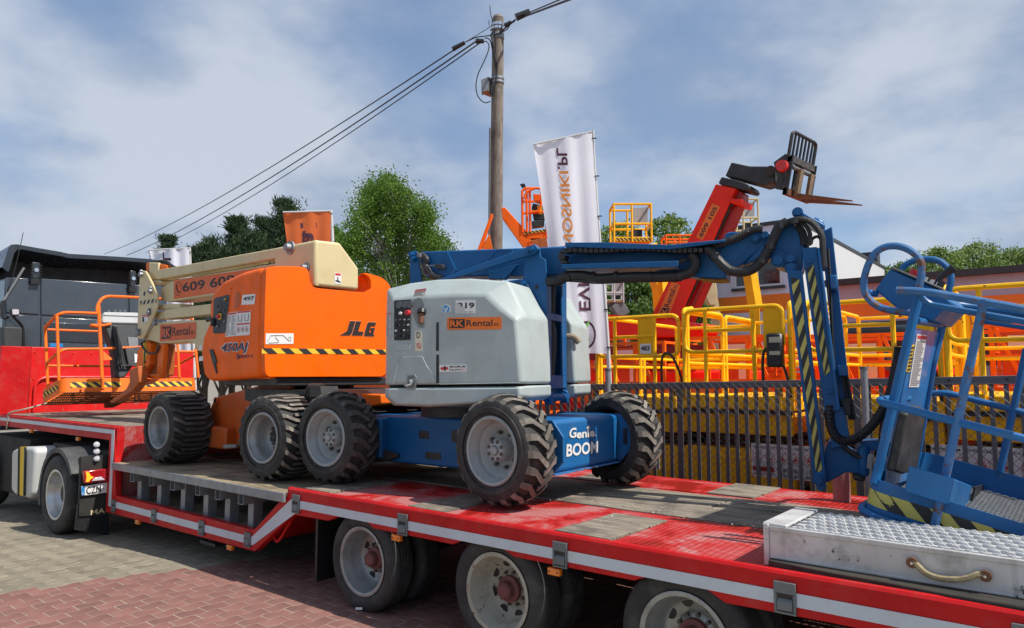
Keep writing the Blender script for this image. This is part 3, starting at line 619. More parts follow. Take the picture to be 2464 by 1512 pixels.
# roof air deflector: hollow shell open to the rear
top = [(4, 643), (7, 640), (20, 597), (27, 589), (40, 588), (90, 597), (144, 606), (165, 611), (251, 616), (300, 619), (364, 624), (405, 632), (428, 645), (434, 680)]
oz = [K(*p) for p in top]; cz = K(200, 690)
inn_ = [Vector((p.x, p.y+(cz.y-p.y)*.035+(.05 if p.y < yl+.3 else 0), p.z-.075)) for p in oz]
sh = MB(); n = len(oz); D_ = Vector((-1.7, 0, -.15))
sh.add(oz+inn_+[p+D_ for p in oz]+[p+D_ for p in inn_], [(i, i+1, n+i+1, n+i) for i in range(n-1)]+[(i, 2*n+i, 2*n+i+1, i+1) for i in range(n-1)]+[(n+i, n+i+1, 3*n+i+1, 3*n+i) for i in range(n-1)])
sh.build('roof_deflector', cabp2, tk, ang=40)
MB().bx(CX-1.68, CX-.5, yl-.03, yr+.1, ztop_l-.05, ztop_l+.02).build('roof_panel', black, tk); MB().add([p+D_*.55 for p in oz]+[Vector((oz[-1].x+D_.x*.55, yr, ztop_l)), Vector((oz[0].x+D_.x*.55, yl, ztop_l))], [tuple(range(n+2))]).build('dark_interior_plate', black, tk)  # black plate set inside the shell stands for its shaded hollow
for X0, X1, Ya, Yb in ((73, 92, 632, 671), (309, 322, 652, 691)):
    br = kp('deflector_bracket', [(X0, Ya), (X1, Ya+2), (X1, Yb-4), (X1-4, Yb+1), (X0+2, Yb), (X0, Yb-4)], cabp2, .05, .04)
    c = K((X0+X1)/2, (Ya+Yb)/2)
    MB().cyl(c+Vector((.09, 0, 0)), c+Vector((.115, 0, 0)), .035, seg=12).build('bracket_bolt', chrome, br)
    sl2 = MB()
    for k in range(5):
        for sgn in (-1, 1): sl2.bx(c.x+.09, c.x+.098, c.y+sgn*.035, c.y+sgn*.085, c.z-.12+k*.05, c.z-.105+k*.05)
    sl2.build('bracket_rib', black, br); MB().bx(c.x+.04, c.x+.10, c.y-.07, c.y+.07, K(X0, Yb).z-.10, K(X0, Yb).z+.0).build('latch', black, br)
st = MB().tube([K(10, 722, CX+.1), K(58, 645, CX+.05)], .022, 8); st.build('strut', galvd, tk)
MB().tube(spline([K(2, 745, CX+.1), K(7, 725, CX+.1), K(5, 760, CX+.12), K(12, 765, CX+.15), K(20, 762, CX+.15)], 5), .028, 8).build('air_pipe', black, tk)
MB().tube([K(9, 740, CX+.1), K(38, 640, CX+.1), K(56, 560, CX+.1)], .006, 5).build('antenna', blackm, tk)
wl = MB().prism([K(27, 743, CX+.35), K(47, 743, CX+.35), K(47, 759, CX+.35), K(28, 759, CX+.35)], (-.1, 0, 0)).build('work_light', black, tk, bevel=.01)
MB().prism([K(29, 745, CX+.353), K(45, 745, CX+.353), K(45, 757, CX+.353), K(30, 757, CX+.353)], (.01, 0, 0)).build('lens', clearlens, wl)
MB().tube(rnd([K(30, 760, CX+.2), K(38, 768, CX+.2), K(55, 785, CX+.12), K(57, 850, CX+.12)], .1), .025, 8).build('cable', black, tk)
ib = MB().prism([K(9, 786, CX+.25), K(54, 788, CX+.25), K(54, 850, CX+.25), K(9, 850, CX+.25)], (-.22, 0, 0)).build('intake_box', mat('grey_plastic', (.035, .037, .04), .6), tk, bevel=.02)
# chassis behind the cab, seen under the trailer neck
ch = MB(); ch.bx(-13.9, -8.95, 3.9, 4.1, .45, .75); ch.bx(-13.9, -8.95, 5.4, 5.6, .45, .75); ch.bx(-10.4, -9.2, 4.1, 5.4, .8, .98); ch.bx(-13.5, -11.6, 3.6, 5.9, .1, .9); ch.bx(-10.9, -9.0, 3.65, 5.8, .55, .9)
ch.build('chassis', under, tk)
tw = truck_wheel(tk, (-9.74, 3.31, .372), .468, .30, .285, mat('polished_rim', (.55, .55, .54), .3, .7, var=.1, dirt=((.25, .22, .18), .5, 6)), blackm, dual=False, deep=.19, hubr=.12, hubl=.08)
truck_wheel(tk, (-13.2, 3.45, .29), .468, .30, .285, rimw, blackm, dual=False, deep=.12)
# mudguard arch and rear flap
mg = MB(); nseg = 14; c0 = Vector((-9.74, 3.33, .375))
for wv in (0,):
    pr = []
    for k in range(nseg+1):
        a = R(200-170*k/nseg); pr.append((math.cos(a), math.sin(a)))
    vs = []
    for (ca, sa) in pr:
        for (rr, yy) in ((.50, -.02), (.555, -.02), (.555, .36), (.50, .36)): vs.append(c0+Vector((ca*rr, yy, sa*rr)))
    fs = []
    for k in range(nseg):
        for j in range(4): fs.append((k*4+j, k*4+(j+1) % 4, (k+1)*4+(j+1) % 4, (k+1)*4+j))
    mg.add(vs, fs+[(0, 1, 2, 3), tuple(nseg*4+j for j in (3, 2, 1, 0))])
gp = mat('dusty_grey_plastic', (.045, .048, .052), .6, var=.2, dirt=((.12, .11, .10), .6, 5))
mg.build('mudguard', gp, tk, ang=40)
q = [at(178, 1107, Y=3.42), at(196, 1098, Y=3.42), at(208, 1100, Y=3.42), at(206, 1235, Y=3.42), at(189, 1240, Y=3.42), at(182, 1160, Y=3.42)]
MB().prism(q, (0, .4, 0)).build('rear_mudflap', gp, tk, bevel=.015)
TX = -9.05
def B(px, py, x=TX): return at(px, py, X=x)
MB().prism([B(196, 1100), B(262, 1095), B(262, 1238), B(190, 1243)], (-.06, 0, 0)).build('rear_panel', under, tk)
lamp = MB().prism([B(196, 1133), B(262, 1126), B(262, 1157), B(198, 1163)], (.07, 0, 0)).build('tail_lamp', redlens, tk, bevel=.012)
MB().prism([B(206, 1135, TX+.072), B(214, 1137, TX+.072), B(217, 1145, TX+.072), B(226, 1149, TX+.072), B(217, 1154, TX+.072), B(213, 1160, TX+.072), B(206, 1160, TX+.072), B(208, 1148, TX+.072)], (.012, 0, 0)).build('lit_indicator', litamber, lamp, bevel=.004)
MB().prism([B(228, 1150, TX+.072), B(243, 1147, TX+.072), B(252, 1155, TX+.072), B(220, 1158, TX+.072)], (.01, 0, 0)).build('reverse_lens', clearlens, lamp, bevel=.004)
pl = MB().prism([B(195, 1171, TX+.02), B(258, 1161, TX+.02), B(258, 1185, TX+.02), B(196, 1193, TX+.02)], (.012, 0, 0)).build('licence_plate', white, tk)
MB().prism([B(195.6, 1172, TX+.033), B(204, 1170.5, TX+.033), B(204, 1191.5, TX+.033), B(196.4, 1192.5, TX+.033)], (.003, 0, 0)).build('country_band', blink, pl)
text('PL', B(197.5, 1190.5, TX+.037), B(203, 1190, TX+.037), B(197.5, 1186.5, TX+.037), white, pl)
text('CZN', B(207.5, 1190, TX+.034), B(243, 1185, TX+.034), B(207.5, 1172, TX+.034), ink, pl, bold=.012)
text('•', B(247, 1178, TX+.034), B(250, 1178, TX+.034), B(247, 1175, TX+.034), ink, pl)
mf = MB().prism([B(186, 1215, TX-.02), B(262, 1205, TX-.02), B(262, 1290, TX-.02), B(180, 1275, TX-.02)], (-.015, 0, 0)).build('flap', black, tk)
text('MA', B(218, 1240, TX-.0), B(252, 1234, TX-.0), B(218, 1228, TX-.0), cream, mf, bold=.02)
for yy in (1070, 1086.5, 1103.5):
    c = B(232.5, yy, TX); MB().lathe([(.0, .05), (.022, .045), (.024, .02), (.032, .02), (.034, 0)], c, (1, -.3, 0), 14).build('air_coupling', clearlens, tk)
# fuel tank with yellow band
ft = [at(37, 1090, Y=3.45), at(40, 1083, Y=3.45), at(52, 1076, Y=3.45), at(90, 1075, Y=3.45), at(95, 1085, Y=3.45), at(86, 1190, Y=3.45), at(78, 1200, Y=3.45), at(44, 1190, Y=3.45), at(36, 1180, Y=3.45)]
tank = MB().prism([Vector((p.x, 3.40, p.z)) for p in ft], (0, .55, 0)).build('fuel_tank', mat('white_tank', (.5, .51, .5), .35, var=.1, dirt=((.3, .28, .24), .5, 5)), tk, bevel=.06, seg=4)
MB().prism([at(48, 1076, Y=3.39), at(60, 1075.5, Y=3.39), at(57, 1195, Y=3.39), at(46, 1192, Y=3.39)], (0, .02, 0)).build('yellow_band', yelink, tank, bevel=.004)
for (a, b) in ((46, 44.5), (61, 58.5)): MB().tube([at(a, 1076, Y=3.385), at(b, 1194, Y=3.385)], .014, 6).build('tank_strap', black, tank)
# ================================================================== LUGGED WHEELS
def lug_wheel(parent, c, yaw, Rr, W, rr, style, rm, hubm, mats, deep, hubr, hubl, side=-1):
    """c: centre of the visible outer face, yaw of the axle, side -1: outer face looks to -e2"""
    ax = Vector((-math.sin(R(yaw)), math.cos(R(yaw)), 0))*(-side); inn = ax       # inwards
    out_ = -inn; c = Vector(c); fw = Vector((math.cos(R(yaw)), math.sin(R(yaw)), 0)); up = Vector((0, 0, 1))
    rim = MB().lathe([(rr+.014, .022), (rr+.02, .004), (rr+.010, -.004), (rr-.006, .002), (rr-.012, .03), (rr-.03, .05), (rr-.036, .09), (rr-.05, deep-.05), (rr-.075, deep-.03), (rr-.10, deep), (hubr+.02, deep+.01), (0, deep+.01)], c, inn, 44)
    wo = rim.build('wheel', rm, parent, ang=45)
    h = .034 if style == 'skid' else .03; Rb = Rr-h; cr = .035 if style == 'skid' else .02
    prof = [(rr+.012, .03), (rr+.03, .006), (rr+.045, .0), (rr+.06, .002), (rr+.064, -.004), (Rb-.10, -.012), (Rb-.065, -.016), (Rb-.06, -.010), (Rb-.035, -.006), (Rb-.015, .006)]
    for k in range(7):
        w_ = -W/2+.03+(W-.06)*k/6; prof.append((Rb-cr*(2*w_/W)**2*.8, w_+W/2))
    prof += [(Rb-.035, W+.006), (Rb-.1, W+.012), (rr+.012, W-.03)]
    t = MB().lathe(prof, c, inn, 60)
    to = t.build('tyre', rubber, wo, ang=40)
    lg = MB()
    n = 20 if style == 'skid' else 21
    for sd in (-1, 1):
        for k in range(n):
            th0 = 2*math.pi*(k+(.5 if sd > 0 else 0))/n
            if style == 'skid':
                path = [(1.05, .0, .10, -.055), (1.0, .0, .092, -.02), (.86, .0, .085, .0), (.55, .02, .075, .0), (.30, .11, .075, .0), (.02, .20, .07, .0), (-.10, .20, .05, 0)]
            else:
                path = [(1.04, -.02, .075, -.05), (1.0, -.01, .07, -.014), (.9, .02, .066, .0), (.52, .15, .054, .0), (.40, .165, .05, .0), (.0, .165, .05, .0), (-.50, .165, .05, .0)]
            rowv = []
            for (wf, dth, hw, dr) in path:
                w_ = sd*wf*W/2; rt = Rr-cr*min(1, abs(wf))**2+dr; rb = Rb-cr*min(1, abs(wf))**2*.8-.012+min(0, dr)
                aa = w_+W/2
                for (dd, r_) in ((-hw, rb), (hw, rb), (hw*.78, rt), (-hw*.78, rt)):
                    a = th0-dth+dd; rowv.append(c+inn*aa+(fw*math.cos(a)+up*math.sin(a))*r_)
            fs = []; ms = []
            for i in range(len(path)-1):
                for j in range(4):
                    if j == 0: continue
                    j2 = (j+1) % 4; fs.append((i*4+j, i*4+j2, i*4+4+j2, i*4+4+j)); ms.append(1 if (j == 2 and i > 0) else 0)
            fs += [(0, 1, 2, 3), tuple(len(path)*4-4+j for j in (3, 2, 1, 0))]; ms += [0, 0]
            b = len(lg.v); lg.v += rowv; lg.f += [tuple(i+b for i in f) for f in fs]; lg.m += ms
    lo = lg.build('tread_lugs', [mats[1], mats[0]], wo, smooth=False); lo['kind'] = 'stuff'
    hb_ = MB().lathe([(hubr+.0, deep+.01), (hubr, deep-hubl+.02), (hubr-.012, deep-hubl), (hubr*.45, deep-hubl-.004), (hubr*.42, deep-hubl+.006), (.03, deep-hubl+.006), (.028, deep-hubl-.02), (0, deep-hubl-.02)], c, inn, 28).build('hub', hubm, wo)
    nu = MB()
    for k in range(8):
        a = 2*math.pi*(k+.3)/8; q = c+inn*(deep+.005)+(fw*math.cos(a)+up*math.sin(a))*(hubr+.045); nu.cyl(q, q-inn*.035, .014, seg=6)
        q = c+inn*(deep-hubl)+(fw*math.cos(a+.2)+up*math.sin(a+.2))*(hubr*.78); nu.cyl(q, q-inn*.008, .014, seg=8)
    o = nu.build('wheel_nut', nutm, wo); o['kind'] = 'stuff'
    return wo
# ================================================================== BLUE AND GREY BOOM LIFT
gn = thing('articulated_boom_lift', 'blue and grey articulated boom lift with grey hoods and folded blue boom on the trailer', 'boom lift', (-4.33, 4.85, DZ))
GC = yawframe((-4.39, 4.83, DZ), 2.5); GR = .418; GZ = GR+.012
hubg = mat('grey_hub_paint', (.33, .35, .36), .55, var=.15, dirt=((.2, .18, .16), .6, 14), bump=.5, bscale=45)
for (lx, ly, sd, yw) in ((.93, -.865, -1, -3), (-.95, -.865, -1, 4), (1.17, .90, 1, -11), (-.96, .865, 1, 5)):
    lug_wheel(gn, GC.w(lx, ly, GZ), yw, GR, .315, .238, 'skid', rimg, hubg, (tread, rubber) if lx > 0 else (tread2, rubber), .15, .085, .10, sd)
# chassis
c = MB(); c.bx(-1.0, 1.0, -.42, .42, .20, .62, GC); c.build('chassis', gblue, gn, bevel=.02)
fx = 1.24
c = MB(); c.bx(.70, fx, -.52, .545, .245, .645, GC); axle = c.build('front_axle_box', gblue2, gn, bevel=.035, seg=3)
c = MB(); pts = [GC.w(.60, .55, .23), GC.w(fx+.02, .55, .25), GC.w(fx+.115, .55, .35), GC.w(fx+.115, .55, .53), GC.w(fx+.02, .55, .65), GC.w(.60, .55, .65)]
c.prism(pts, GC.e2*.02); c.build('axle_end_plate', gblue2, gn, bevel=.004)
c = MB(); c.prism([p-GC.e2*1.09 for p in pts], GC.e2*.02); c.build('axle_end_plate', gblue2, gn, bevel=.004)
c = MB(); c.prism([GC.w(fx+.045, .5485, .39), GC.w(fx+.085, .5485, .39), GC.w(fx+.085, .5485, .53), GC.w(fx+.045, .5485, .53)], GC.e2*-.003).build('slot', black, gn)
MB().bx(.74, fx+.02, -.5, .54, .235, .245, GC).build('lower_lip', gblue3, gn)
c = MB(); c.bx(-.80, -.60, -.52, .52, .24, .60, GC); c.build('rear_axle_box', gblue, gn, bevel=.02)
for i, (a, b, z0, z1) in enumerate(((-.22, -.10, .43, .50), (.16, .36, .42, .52), (-.14, .04, .26, .32))):
    MB().bx(a, b, -.424, -.418, z0, z1, GC).build('slot', black, gn, bevel=.01)
for k in range(5): MB().tube(spline([GC.w(-.98+.02*k, -.40, .42-.06*k), GC.w(-.80, -.46-.01*k, .35-.035*k), GC.w(-.60, -.47, .30-.02*k), GC.w(-.45, -.44, .27)], 5), .016, 6).build('steering_hose', hosem, gn)
# lettering on the axle box front
u0 = GC.x(1361, 1098, fx); u1 = GC.x(1437, 1089, fx); u2 = GC.x(1362.5, 1069, fx)
bl, br, tl = u0, u1, u2
pale = mat('worn_white_print', (.66, .67, .66), .5)
def fr(px, py): return GC.x(px, py, fx)
text('BOOM', fr(1361, 1100), fr(1437, 1090), fr(1362, 1069), pale, axle, bold=.03, lift=.006)
text('G', fr(1368, 1056), fr(1385, 1053), fr(1369, 1031), pale, axle, bold=.03, lift=.006)
text('enie.', fr(1386, 1056), fr(1434, 1050), fr(1386, 1036), pale, axle, bold=.03, lift=.006)
MB().add([fr(1409, 1032)+GC.e1*.007, fr(1414, 1024)+GC.e1*.007, fr(1419, 1031)+GC.e1*.007], [(0, 1, 2)]).build('arrow_mark', pale, axle, fix=False)
# turntable
MB().lathe([(.42, 0), (.42, .09), (.36, .09)], GC.w(-.02, 0, .62), (0, 0, 1), 32, cap=True).build('turntable', blackm, gn)
GT = yawframe((-4.33, 4.86, 0), 14)
z3 = lambda x, y: (899.3+.2886*x, 570.5+.2886*y)
def g3(x, y, ly): return GT.y(*z3(x, y), ly)
A_ = [(120, 1232), (122, 650), (160, 525), (305, 500), (520, 490), (700, 482), (930, 480), (1050, 590), (1185, 690), (1215, 1050), (1222, 1222)]
B_ = [(95, 1240), (103, 640), (108, 432), (300, 385), (520, 355), (800, 345), (1125, 370), (1215, 545), (1285, 655), (1306, 1050), (1310, 1226)]
def hood(side, name):
    a = [g3(x, y, -.84) for x, y in A_]; b = [g3(x, y, -.72) for x, y in B_]
    bk = [p+GT.e2*.43 for p in b]
    if side > 0:
        def mir(p): l = GT.loc(p); return GT.w(l.x, -l.y, l.z)
        a, b, bk = [mir(p) for p in a], [mir(p) for p in b], [mir(p) for p in bk]
    n = len(a); m = MB(); vs = a+b+bk
    fs = [tuple(range(n)), tuple(range(3*n-1, 2*n-1, -1))]
    for l in (0, 1):
        for i in range(n): j = (i+1) % n; fs.append((l*n+i, l*n+j, (l+1)*n+j, (l+1)*n+i))
    m.add(vs, fs); o = m.build(name, hoodm, gn, bevel=.022, seg=3, ang=25)
    ska = [(115, 1262), (1215, 1250), (1215, 1325), (1165, 1368), (460, 1408), (195, 1396), (118, 1330)]; skb = [(92, 1257), (1311, 1240), (1311, 1335), (1250, 1372), (460, 1420), (165, 1406), (92, 1332)]
    fa = [g3(x, y, -.846) for x, y in ska]; fb_ = [g3(x, y, -.722) for x, y in skb]; fc = [p+GT.e2*.43 for p in fb_]
    if side > 0: fa, fb_, fc = [mir(p) for p in fa], [mir(p) for p in fb_], [mir(p) for p in fc]
    n = 7; m = MB(); m.add(fa+fb_+fc, [tuple(range(n)), tuple(range(3*n-1, 2*n-1, -1))]+[(l*n+i, l*n+(i+1) % n, (l+1)*n+(i+1) % n, (l+1)*n+i) for l in (0, 1) for i in range(n)]).build('hood_skirt', hoodm, gn, bevel=.015, ang=25)
    q = [g3(x, y, -.70) for x, y in ((130, 1205), (1200, 1195), (1200, 1275), (130, 1285))]; dd = GT.e2*.38
    if side > 0: q = [mir(p) for p in q]; dd = -dd
    MB().prism(q, dd).build('hood_seam', mat('dark_seam', (.05, .055, .055), .7) if side < 0 else MATS['dark_seam'], gn)
    return o
hn = hood(-1, 'near_hood' if False else 'hood'); hood(1, 'hood')
HP = -.84
def h3(pts, lift=0): return [g3(x, y, HP-lift) for x, y in pts]
# control panel
cp = MB().prism(h3(rnd([Vector((x, y, 0)) for x, y in ((172, 530), (306, 522), (306, 858), (172, 862))], 14, 3, True) and [(172, 530), (306, 522), (306, 858), (172, 862)], .004), -GT.e2*.006).build('control_panel', black, gn, bevel=.004)
fm = MB()
for (a, b) in (((166, 524), (312, 515)), ): pass
def knob(x, y, r, m, l=.02, nm='knob'):
    p = g3(x, y, HP-.010); MB().cyl(p, p-GT.e2*l, r, r*.85, 12).build(nm, m, cp)
for (x, y) in ((213, 565), (262, 563), (300, 562)):
    p = g3(x, y, HP-.010); MB().lathe([(.030, 0), (.030, .008), (.025, .008), (.025, .004), (0, .004)], p, -GT.e2, 18).build('gauge', galvd, cp)
knob(290, 632, .024, redink, .03, 'stop_button'); knob(228, 637, .014, white); 
rg = random.Random(5)
for r_ in range(4):
    for cidx in range(4):
        x = 192+cidx*34; y = 692+r_*44; knob(x+rg.uniform(-3, 3), y+rg.uniform(-3, 3), rg.choice([.009, .008, .01]), rg.choice([galvd, white, black, black, galvd]), .016)
# filler recess and cap
o = MB().prism(h3(rnd([Vector((328, 560, 0)), Vector((345, 512, 0)), Vector((400, 510, 0)), Vector((425, 560, 0)), Vector((427, 752, 0)), Vector((370, 758, 0)), Vector((330, 640, 0))], 20, 3, True) and [(330, 565), (345, 520), (372, 508), (402, 515), (424, 560), (427, 745), (405, 758), (372, 752), (345, 690), (330, 640)], .002), -GT.e2*.004).build('filler_recess', mat('shadow_grey_plastic', (.20, .22, .22), .6), gn)
MB().cyl(g3(398, 640, HP-.006), g3(394, 720, HP-.02), .028, .02, 14).build('filler_neck', mat('brown_cap', (.16, .07, .04), .6), o); MB().cyl(g3(402, 610, HP-.005), g3(398, 640, HP-.02), .036, seg=14).build('filler_cap', black, o)
MB().prism(h3([(347, 520), (408, 522), (408, 632), (385, 650)], 0) if False else h3([(372, 752), (405, 758), (427, 745), (427, 600), (400, 700), (380, 705)], .007), -GT.e2*.002).build('recess_shadow_edge', black, o) if False else None
for q in ([(523, 712), (543, 712), (543, 950), (520, 950)], [(522, 982), (545, 982), (545, 1220), (522, 1220)]): MB().prism(h3(q, .001), -GT.e2*.004).build('vent_slot', black, gn, bevel=.003)
# moulded creases
for ln in ([(160, 1225), (215, 1005), (405, 1000), (510, 1228)], [(430, 1060), (545, 1225)], [(550, 1228), (1215, 1216)]):
    MB().tube([g3(x, y, HP-.001) for x, y in ln], .0035, 6).build('moulded_crease', hoodm, gn)
MB().prism(h3([(160, 895), (308, 888), (308, 945), (190, 950)], .001), -GT.e2*.004).build('moulded_step', hoodm, gn, bevel=.01)
la = MB().prism(h3([(275, 1150), (345, 1145), (360, 1170), (352, 1270), (275, 1275)], .002), -GT.e2*.006).build('latch_plate', galv, gn, bevel=.002)
MB().prism(h3([(288, 1162), (338, 1158), (338, 1255), (288, 1258)], .009), -GT.e2*.003).build('latch_recess', galvd, la)
MB().tube([g3(310, 1200, HP-.012), g3(310, 1200, HP-.035)], .014, 10).tube([g3(262, 1240, HP-.035), g3(312, 1228, HP-.038), g3(325, 1195, HP-.035)], .009, 8).build('t_handle', chrome, la)
# stickers on the hood
def stick(pts, m=white, lift=.002, nm='sticker', rad=0): return plate(nm, h3(pts), m, gn, lift=lift, th=.002, rad=rad)
def gtext(s, bl, br, tl, m, par, **k): return text(s, g3(*bl, HP), g3(*br, HP), g3(*tl, HP), m, par, **k)
o = stick([(685, 530), (848, 527), (848, 637), (682, 638)]); gtext('319', (705, 598), (842, 595), (705, 550), ink, o, bold=.03, lift=.006)
fineprint(h3([(690, 634), (845, 632), (845, 618), (690, 620)]), o, [inkg, redink], 1, 3)
plate('torn_patch', h3([(690, 545), (735, 580), (765, 585), (755, 612), (730, 625), (690, 632)]), mat('torn_label', (.5, .51, .5), .7), gn, lift=.007, th=.001)
orst = flat('sticker_orange', (.80, .165, .01), .4)
def rk_sticker(corner, parent, m=orst, dk=ink, bm=None):
    """the orange rental sticker; corner(u,v) gives the world point, u 0..1, v 0..1"""
    c = [corner(0, 0), corner(1, 0), corner(1, 1), corner(0, 1)]
    o = plate('sticker', c, m, parent, th=.002, lift=.002, rad=(c[3]-c[0]).length*.16)
    nn = (c[1]-c[0]).cross(c[3]-c[0]).normalized()
    if nn.dot(CP-c[0]) < 0: nn = -nn
    k = [corner(.045, .14), corner(.335, .14), corner(.335, .86), corner(.045, .86)]
    bx_ = plate('badge', k, dk, o, th=.001, lift=.0045, rad=(k[3]-k[0]).length*.12)
    text('RK', corner(.06, .24), corner(.32, .24), corner(.06, .76), m, o, bold=.03, lift=.0075)
    text('Rental', corner(.365, .27), corner(.84, .27), corner(.365, .78), dk, o, bold=.014, lift=.0055)
    text('.PL', corner(.85, .27), corner(.965, .27), corner(.85, .5), dk, o, bold=.012, lift=.0055)
    return o
def quadc(bl, br, tr, tl): return lambda u, v: lerp(lerp(bl, br, u), lerp(tl, tr, u), v)
rk_sticker(quadc(*h3([(613, 775), (1067, 770), (1067, 667), (613, 673)])), gn)
o = stick([(550, 1070), (773, 1065), (772, 1122), (550, 1126)])
gtext('MINIMUM', (635, 1092), (766, 1090), (635, 1074), ink, o, bold=.012, lift=.006); gtext('PALIWA', (635, 1117), (738, 1115), (635, 1099), ink, o, bold=.012, lift=.006); gtext('!!!', (741, 1115), (768, 1114), (741, 1098), redink, o, bold=.01, lift=.006)
MB().add([p-GT.e2*.006 for p in h3([(555, 1096), (578, 1078), (578, 1088), (623, 1084), (623, 1106), (578, 1106), (578, 1116)])], [tuple(range(7))]).build('arrow_print', redink, o, fix=False)
MB().add([p-GT.e2*.008 for p in h3([(588, 1078), (604, 1077), (604, 1114), (588, 1115)])], [(0, 1, 2, 3)]).build('pump_print', ink, o, fix=False)
o = stick([(350, 440), (443, 428), (430, 490), (328, 500)]); fineprint(h3([(328, 500), (430, 490), (443, 428), (350, 440)]), o, [inkg, redink], 4, 1, .4)
text('OPERATORZE!', g3(352, 460, HP), g3(436, 450, HP), g3(355, 447, HP), white, o, lift=.008)
o = stick([(345, 782), (403, 780), (406, 950), (348, 953)], mat('cream_label', (.62, .58, .45), .5)); gtext('D', (360, 845), (390, 844), (360, 795), ink, o, bold=.01, lift=.006)
MB().lathe([(.022, 0), (.018, 0)], g3(376, 908, HP-.006), GT.e2, 20).build('round_print', redink, o, fix=False); MB().add([p-GT.e2*.0065 for p in h3([(362, 888), (368, 884), (392, 926), (386, 930)])], [(0, 1, 2, 3)]).build('bar_print', redink, o, fix=False)
hx = [(604+40*math.cos(R(60*k+30)), 602+42*math.sin(R(60*k+30))) for k in range(6)]
o = stick(hx, white, nm='hexagon_sticker'); o2 = plate('hexagon_print', h3([(604+34*math.cos(R(60*k+30)), 602+36*math.sin(R(60*k+30))) for k in range(6)]), flat('sky_blue_ink', (.06, .28, .55)), o, lift=.005, th=.001)
MB().add([p-GT.e2*.008 for p in h3([(585, 590), (594, 588), (604, 620), (614, 588), (624, 590), (606, 632), (602, 632)])], [tuple(range(7))]).build('mark_print', white, o, fix=False)
o = stick([(108, 630), (145, 624), (145, 838), (104, 840)], mat('faded_label', (.55, .5, .5), .6)); fineprint(h3([(104, 840), (145, 838), (145, 624), (108, 630)]), o, [inkg, mat('faded_red', (.5, .2, .2), .6)], 14, 1, .12)
# riser post -----------------------------------------------------------
RX = GT.loc(GT.y(1315, 850, -.25)).x           # front face of the post
yF = GT.loc(GT.x(1364, 850, RX)).y
zr0, zr1 = GT.y(1315, 937, -.25).z, 2.70
np_ = [(1305, 1330), (1302, 1060), (1285, 650), (1215, 540), (1232, 420), (1262, 200), (1268, 110), (1300, 72), (1345, 60), (1382, 90), (1390, 165), (1432, 190), (1440, 300), (1442, 700), (1440, 1310)]
MB().prism([GT.y(*z3(x, y), -.25) for x, y in np_], GT.e2*.02).build('riser_side_plate', gblue, gn, bevel=.004)
np2 = [(1305, 1330), (1302, 1060), (1285, 650), (1240, 420), (1300, 330), (1440, 320), (1440, 1310)]
MB().prism([GT.y(*z3(x, y), -.25)+GT.e2*(yF+.25-.02) for x, y in np2], GT.e2*.02).build('riser_side_plate', gblue, gn, bevel=.004)
def xq(x, y, lx): return GT.x(*z3(x, y), lx)
# front plate of the post with two slots
def fz(y): return xq(1520, y, RX).z
zs = [fz(1265), fz(1155), fz(700), fz(645), fz(395)]
ya, yb = -.23, yF-.02; s0, s1 = ya+.22*(yb-ya), ya+.78*(yb-ya)
m = MB()
for (z0, z1) in ((zs[0], zs[1]), (zs[2], zs[3]), (zs[4], zs[4]+.03)): m.bx(RX-.02, RX, ya, yb, z0, z1, GT)
for (z0, z1) in ((zs[1], zs[2]), (zs[3], zs[4])): m.bx(RX-.02, RX, ya, s0, z0, z1, GT); m.bx(RX-.02, RX, s1, yb, z0, z1, GT)
m.build('riser_front_plate', gblue, gn, bevel=.004)
MB().bx(RX-.3, RX-.14, ya, yb, zs[0], 2.6, GT).build('riser_dark_interior', blackm, gn)  # black block put in for the shade inside the post, behind the slots
MB().tube(spline([GT.w(RX-.06, (s0+s1)/2-.02, zs[1]+.0), GT.w(RX-.05, (s0+s1)/2, zs[1]+.2), GT.w(RX-.05, (s0+s1)/2+.01, zs[2]-.1), GT.w(RX-.07, (s0+s1)/2+.03, zs[2]), GT.w(RX-.06, (s0+s1)/2+.03, zs[4])], 6), .038, 10).build('riser_hose', hosem, gn)
# foot of the post: clevis and pin
for yy in (ya+.01, yb-.05): MB().prism([GT.w(RX+.03, yy, zs[0]-.03), GT.w(RX+.03, yy, zs[0]-.13), GT.w(RX-.03, yy, zs[0]-.13), GT.w(RX-.08, yy, zs[0]+.02)], GT.e2*.04).build('clevis', gblue, gn, bevel=.008)
MB().cyl(GT.w(RX-.01, ya-.02, zs[0]-.075), GT.w(RX-.01, yb+.02, zs[0]-.075), .034, seg=16).build('clevis_pin', gblue, gn)
MB().bx(RX-.3, RX-.05, ya, yb, zs[0]-.05, zs[0]+.02, GT).build('riser_foot', gblue, gn, bevel=.01)
MB().cyl(GT.w(RX-.15, ya-.06, zs[0]-.06), GT.w(RX-.15, ya, zs[0]-.06), .06, seg=18).build('foot_boss', gblue, gn)
# exhaust sleeve at the far hood
MB().tube(spline([GT.w(RX-.02, .30, 2.16), GT.w(RX+.05, .31, 2.15), GT.w(RX+.09, .32, 2.10)], 4), .03, 10).build('canvas_sleeve', mat('canvas', (.3, .25, .18), .9, var=.3), gn)
def bolt(p, r=.032, l=.05, d=None, m=gblue, par=gn, nm='pivot_pin'):
    d = -GT.e2 if d is None else d
    MB().cyl(p, p+d*l, r, r*.9, 12).cyl(p, p+d*l*.4, r*1.3, seg=16).build(nm, m, par)
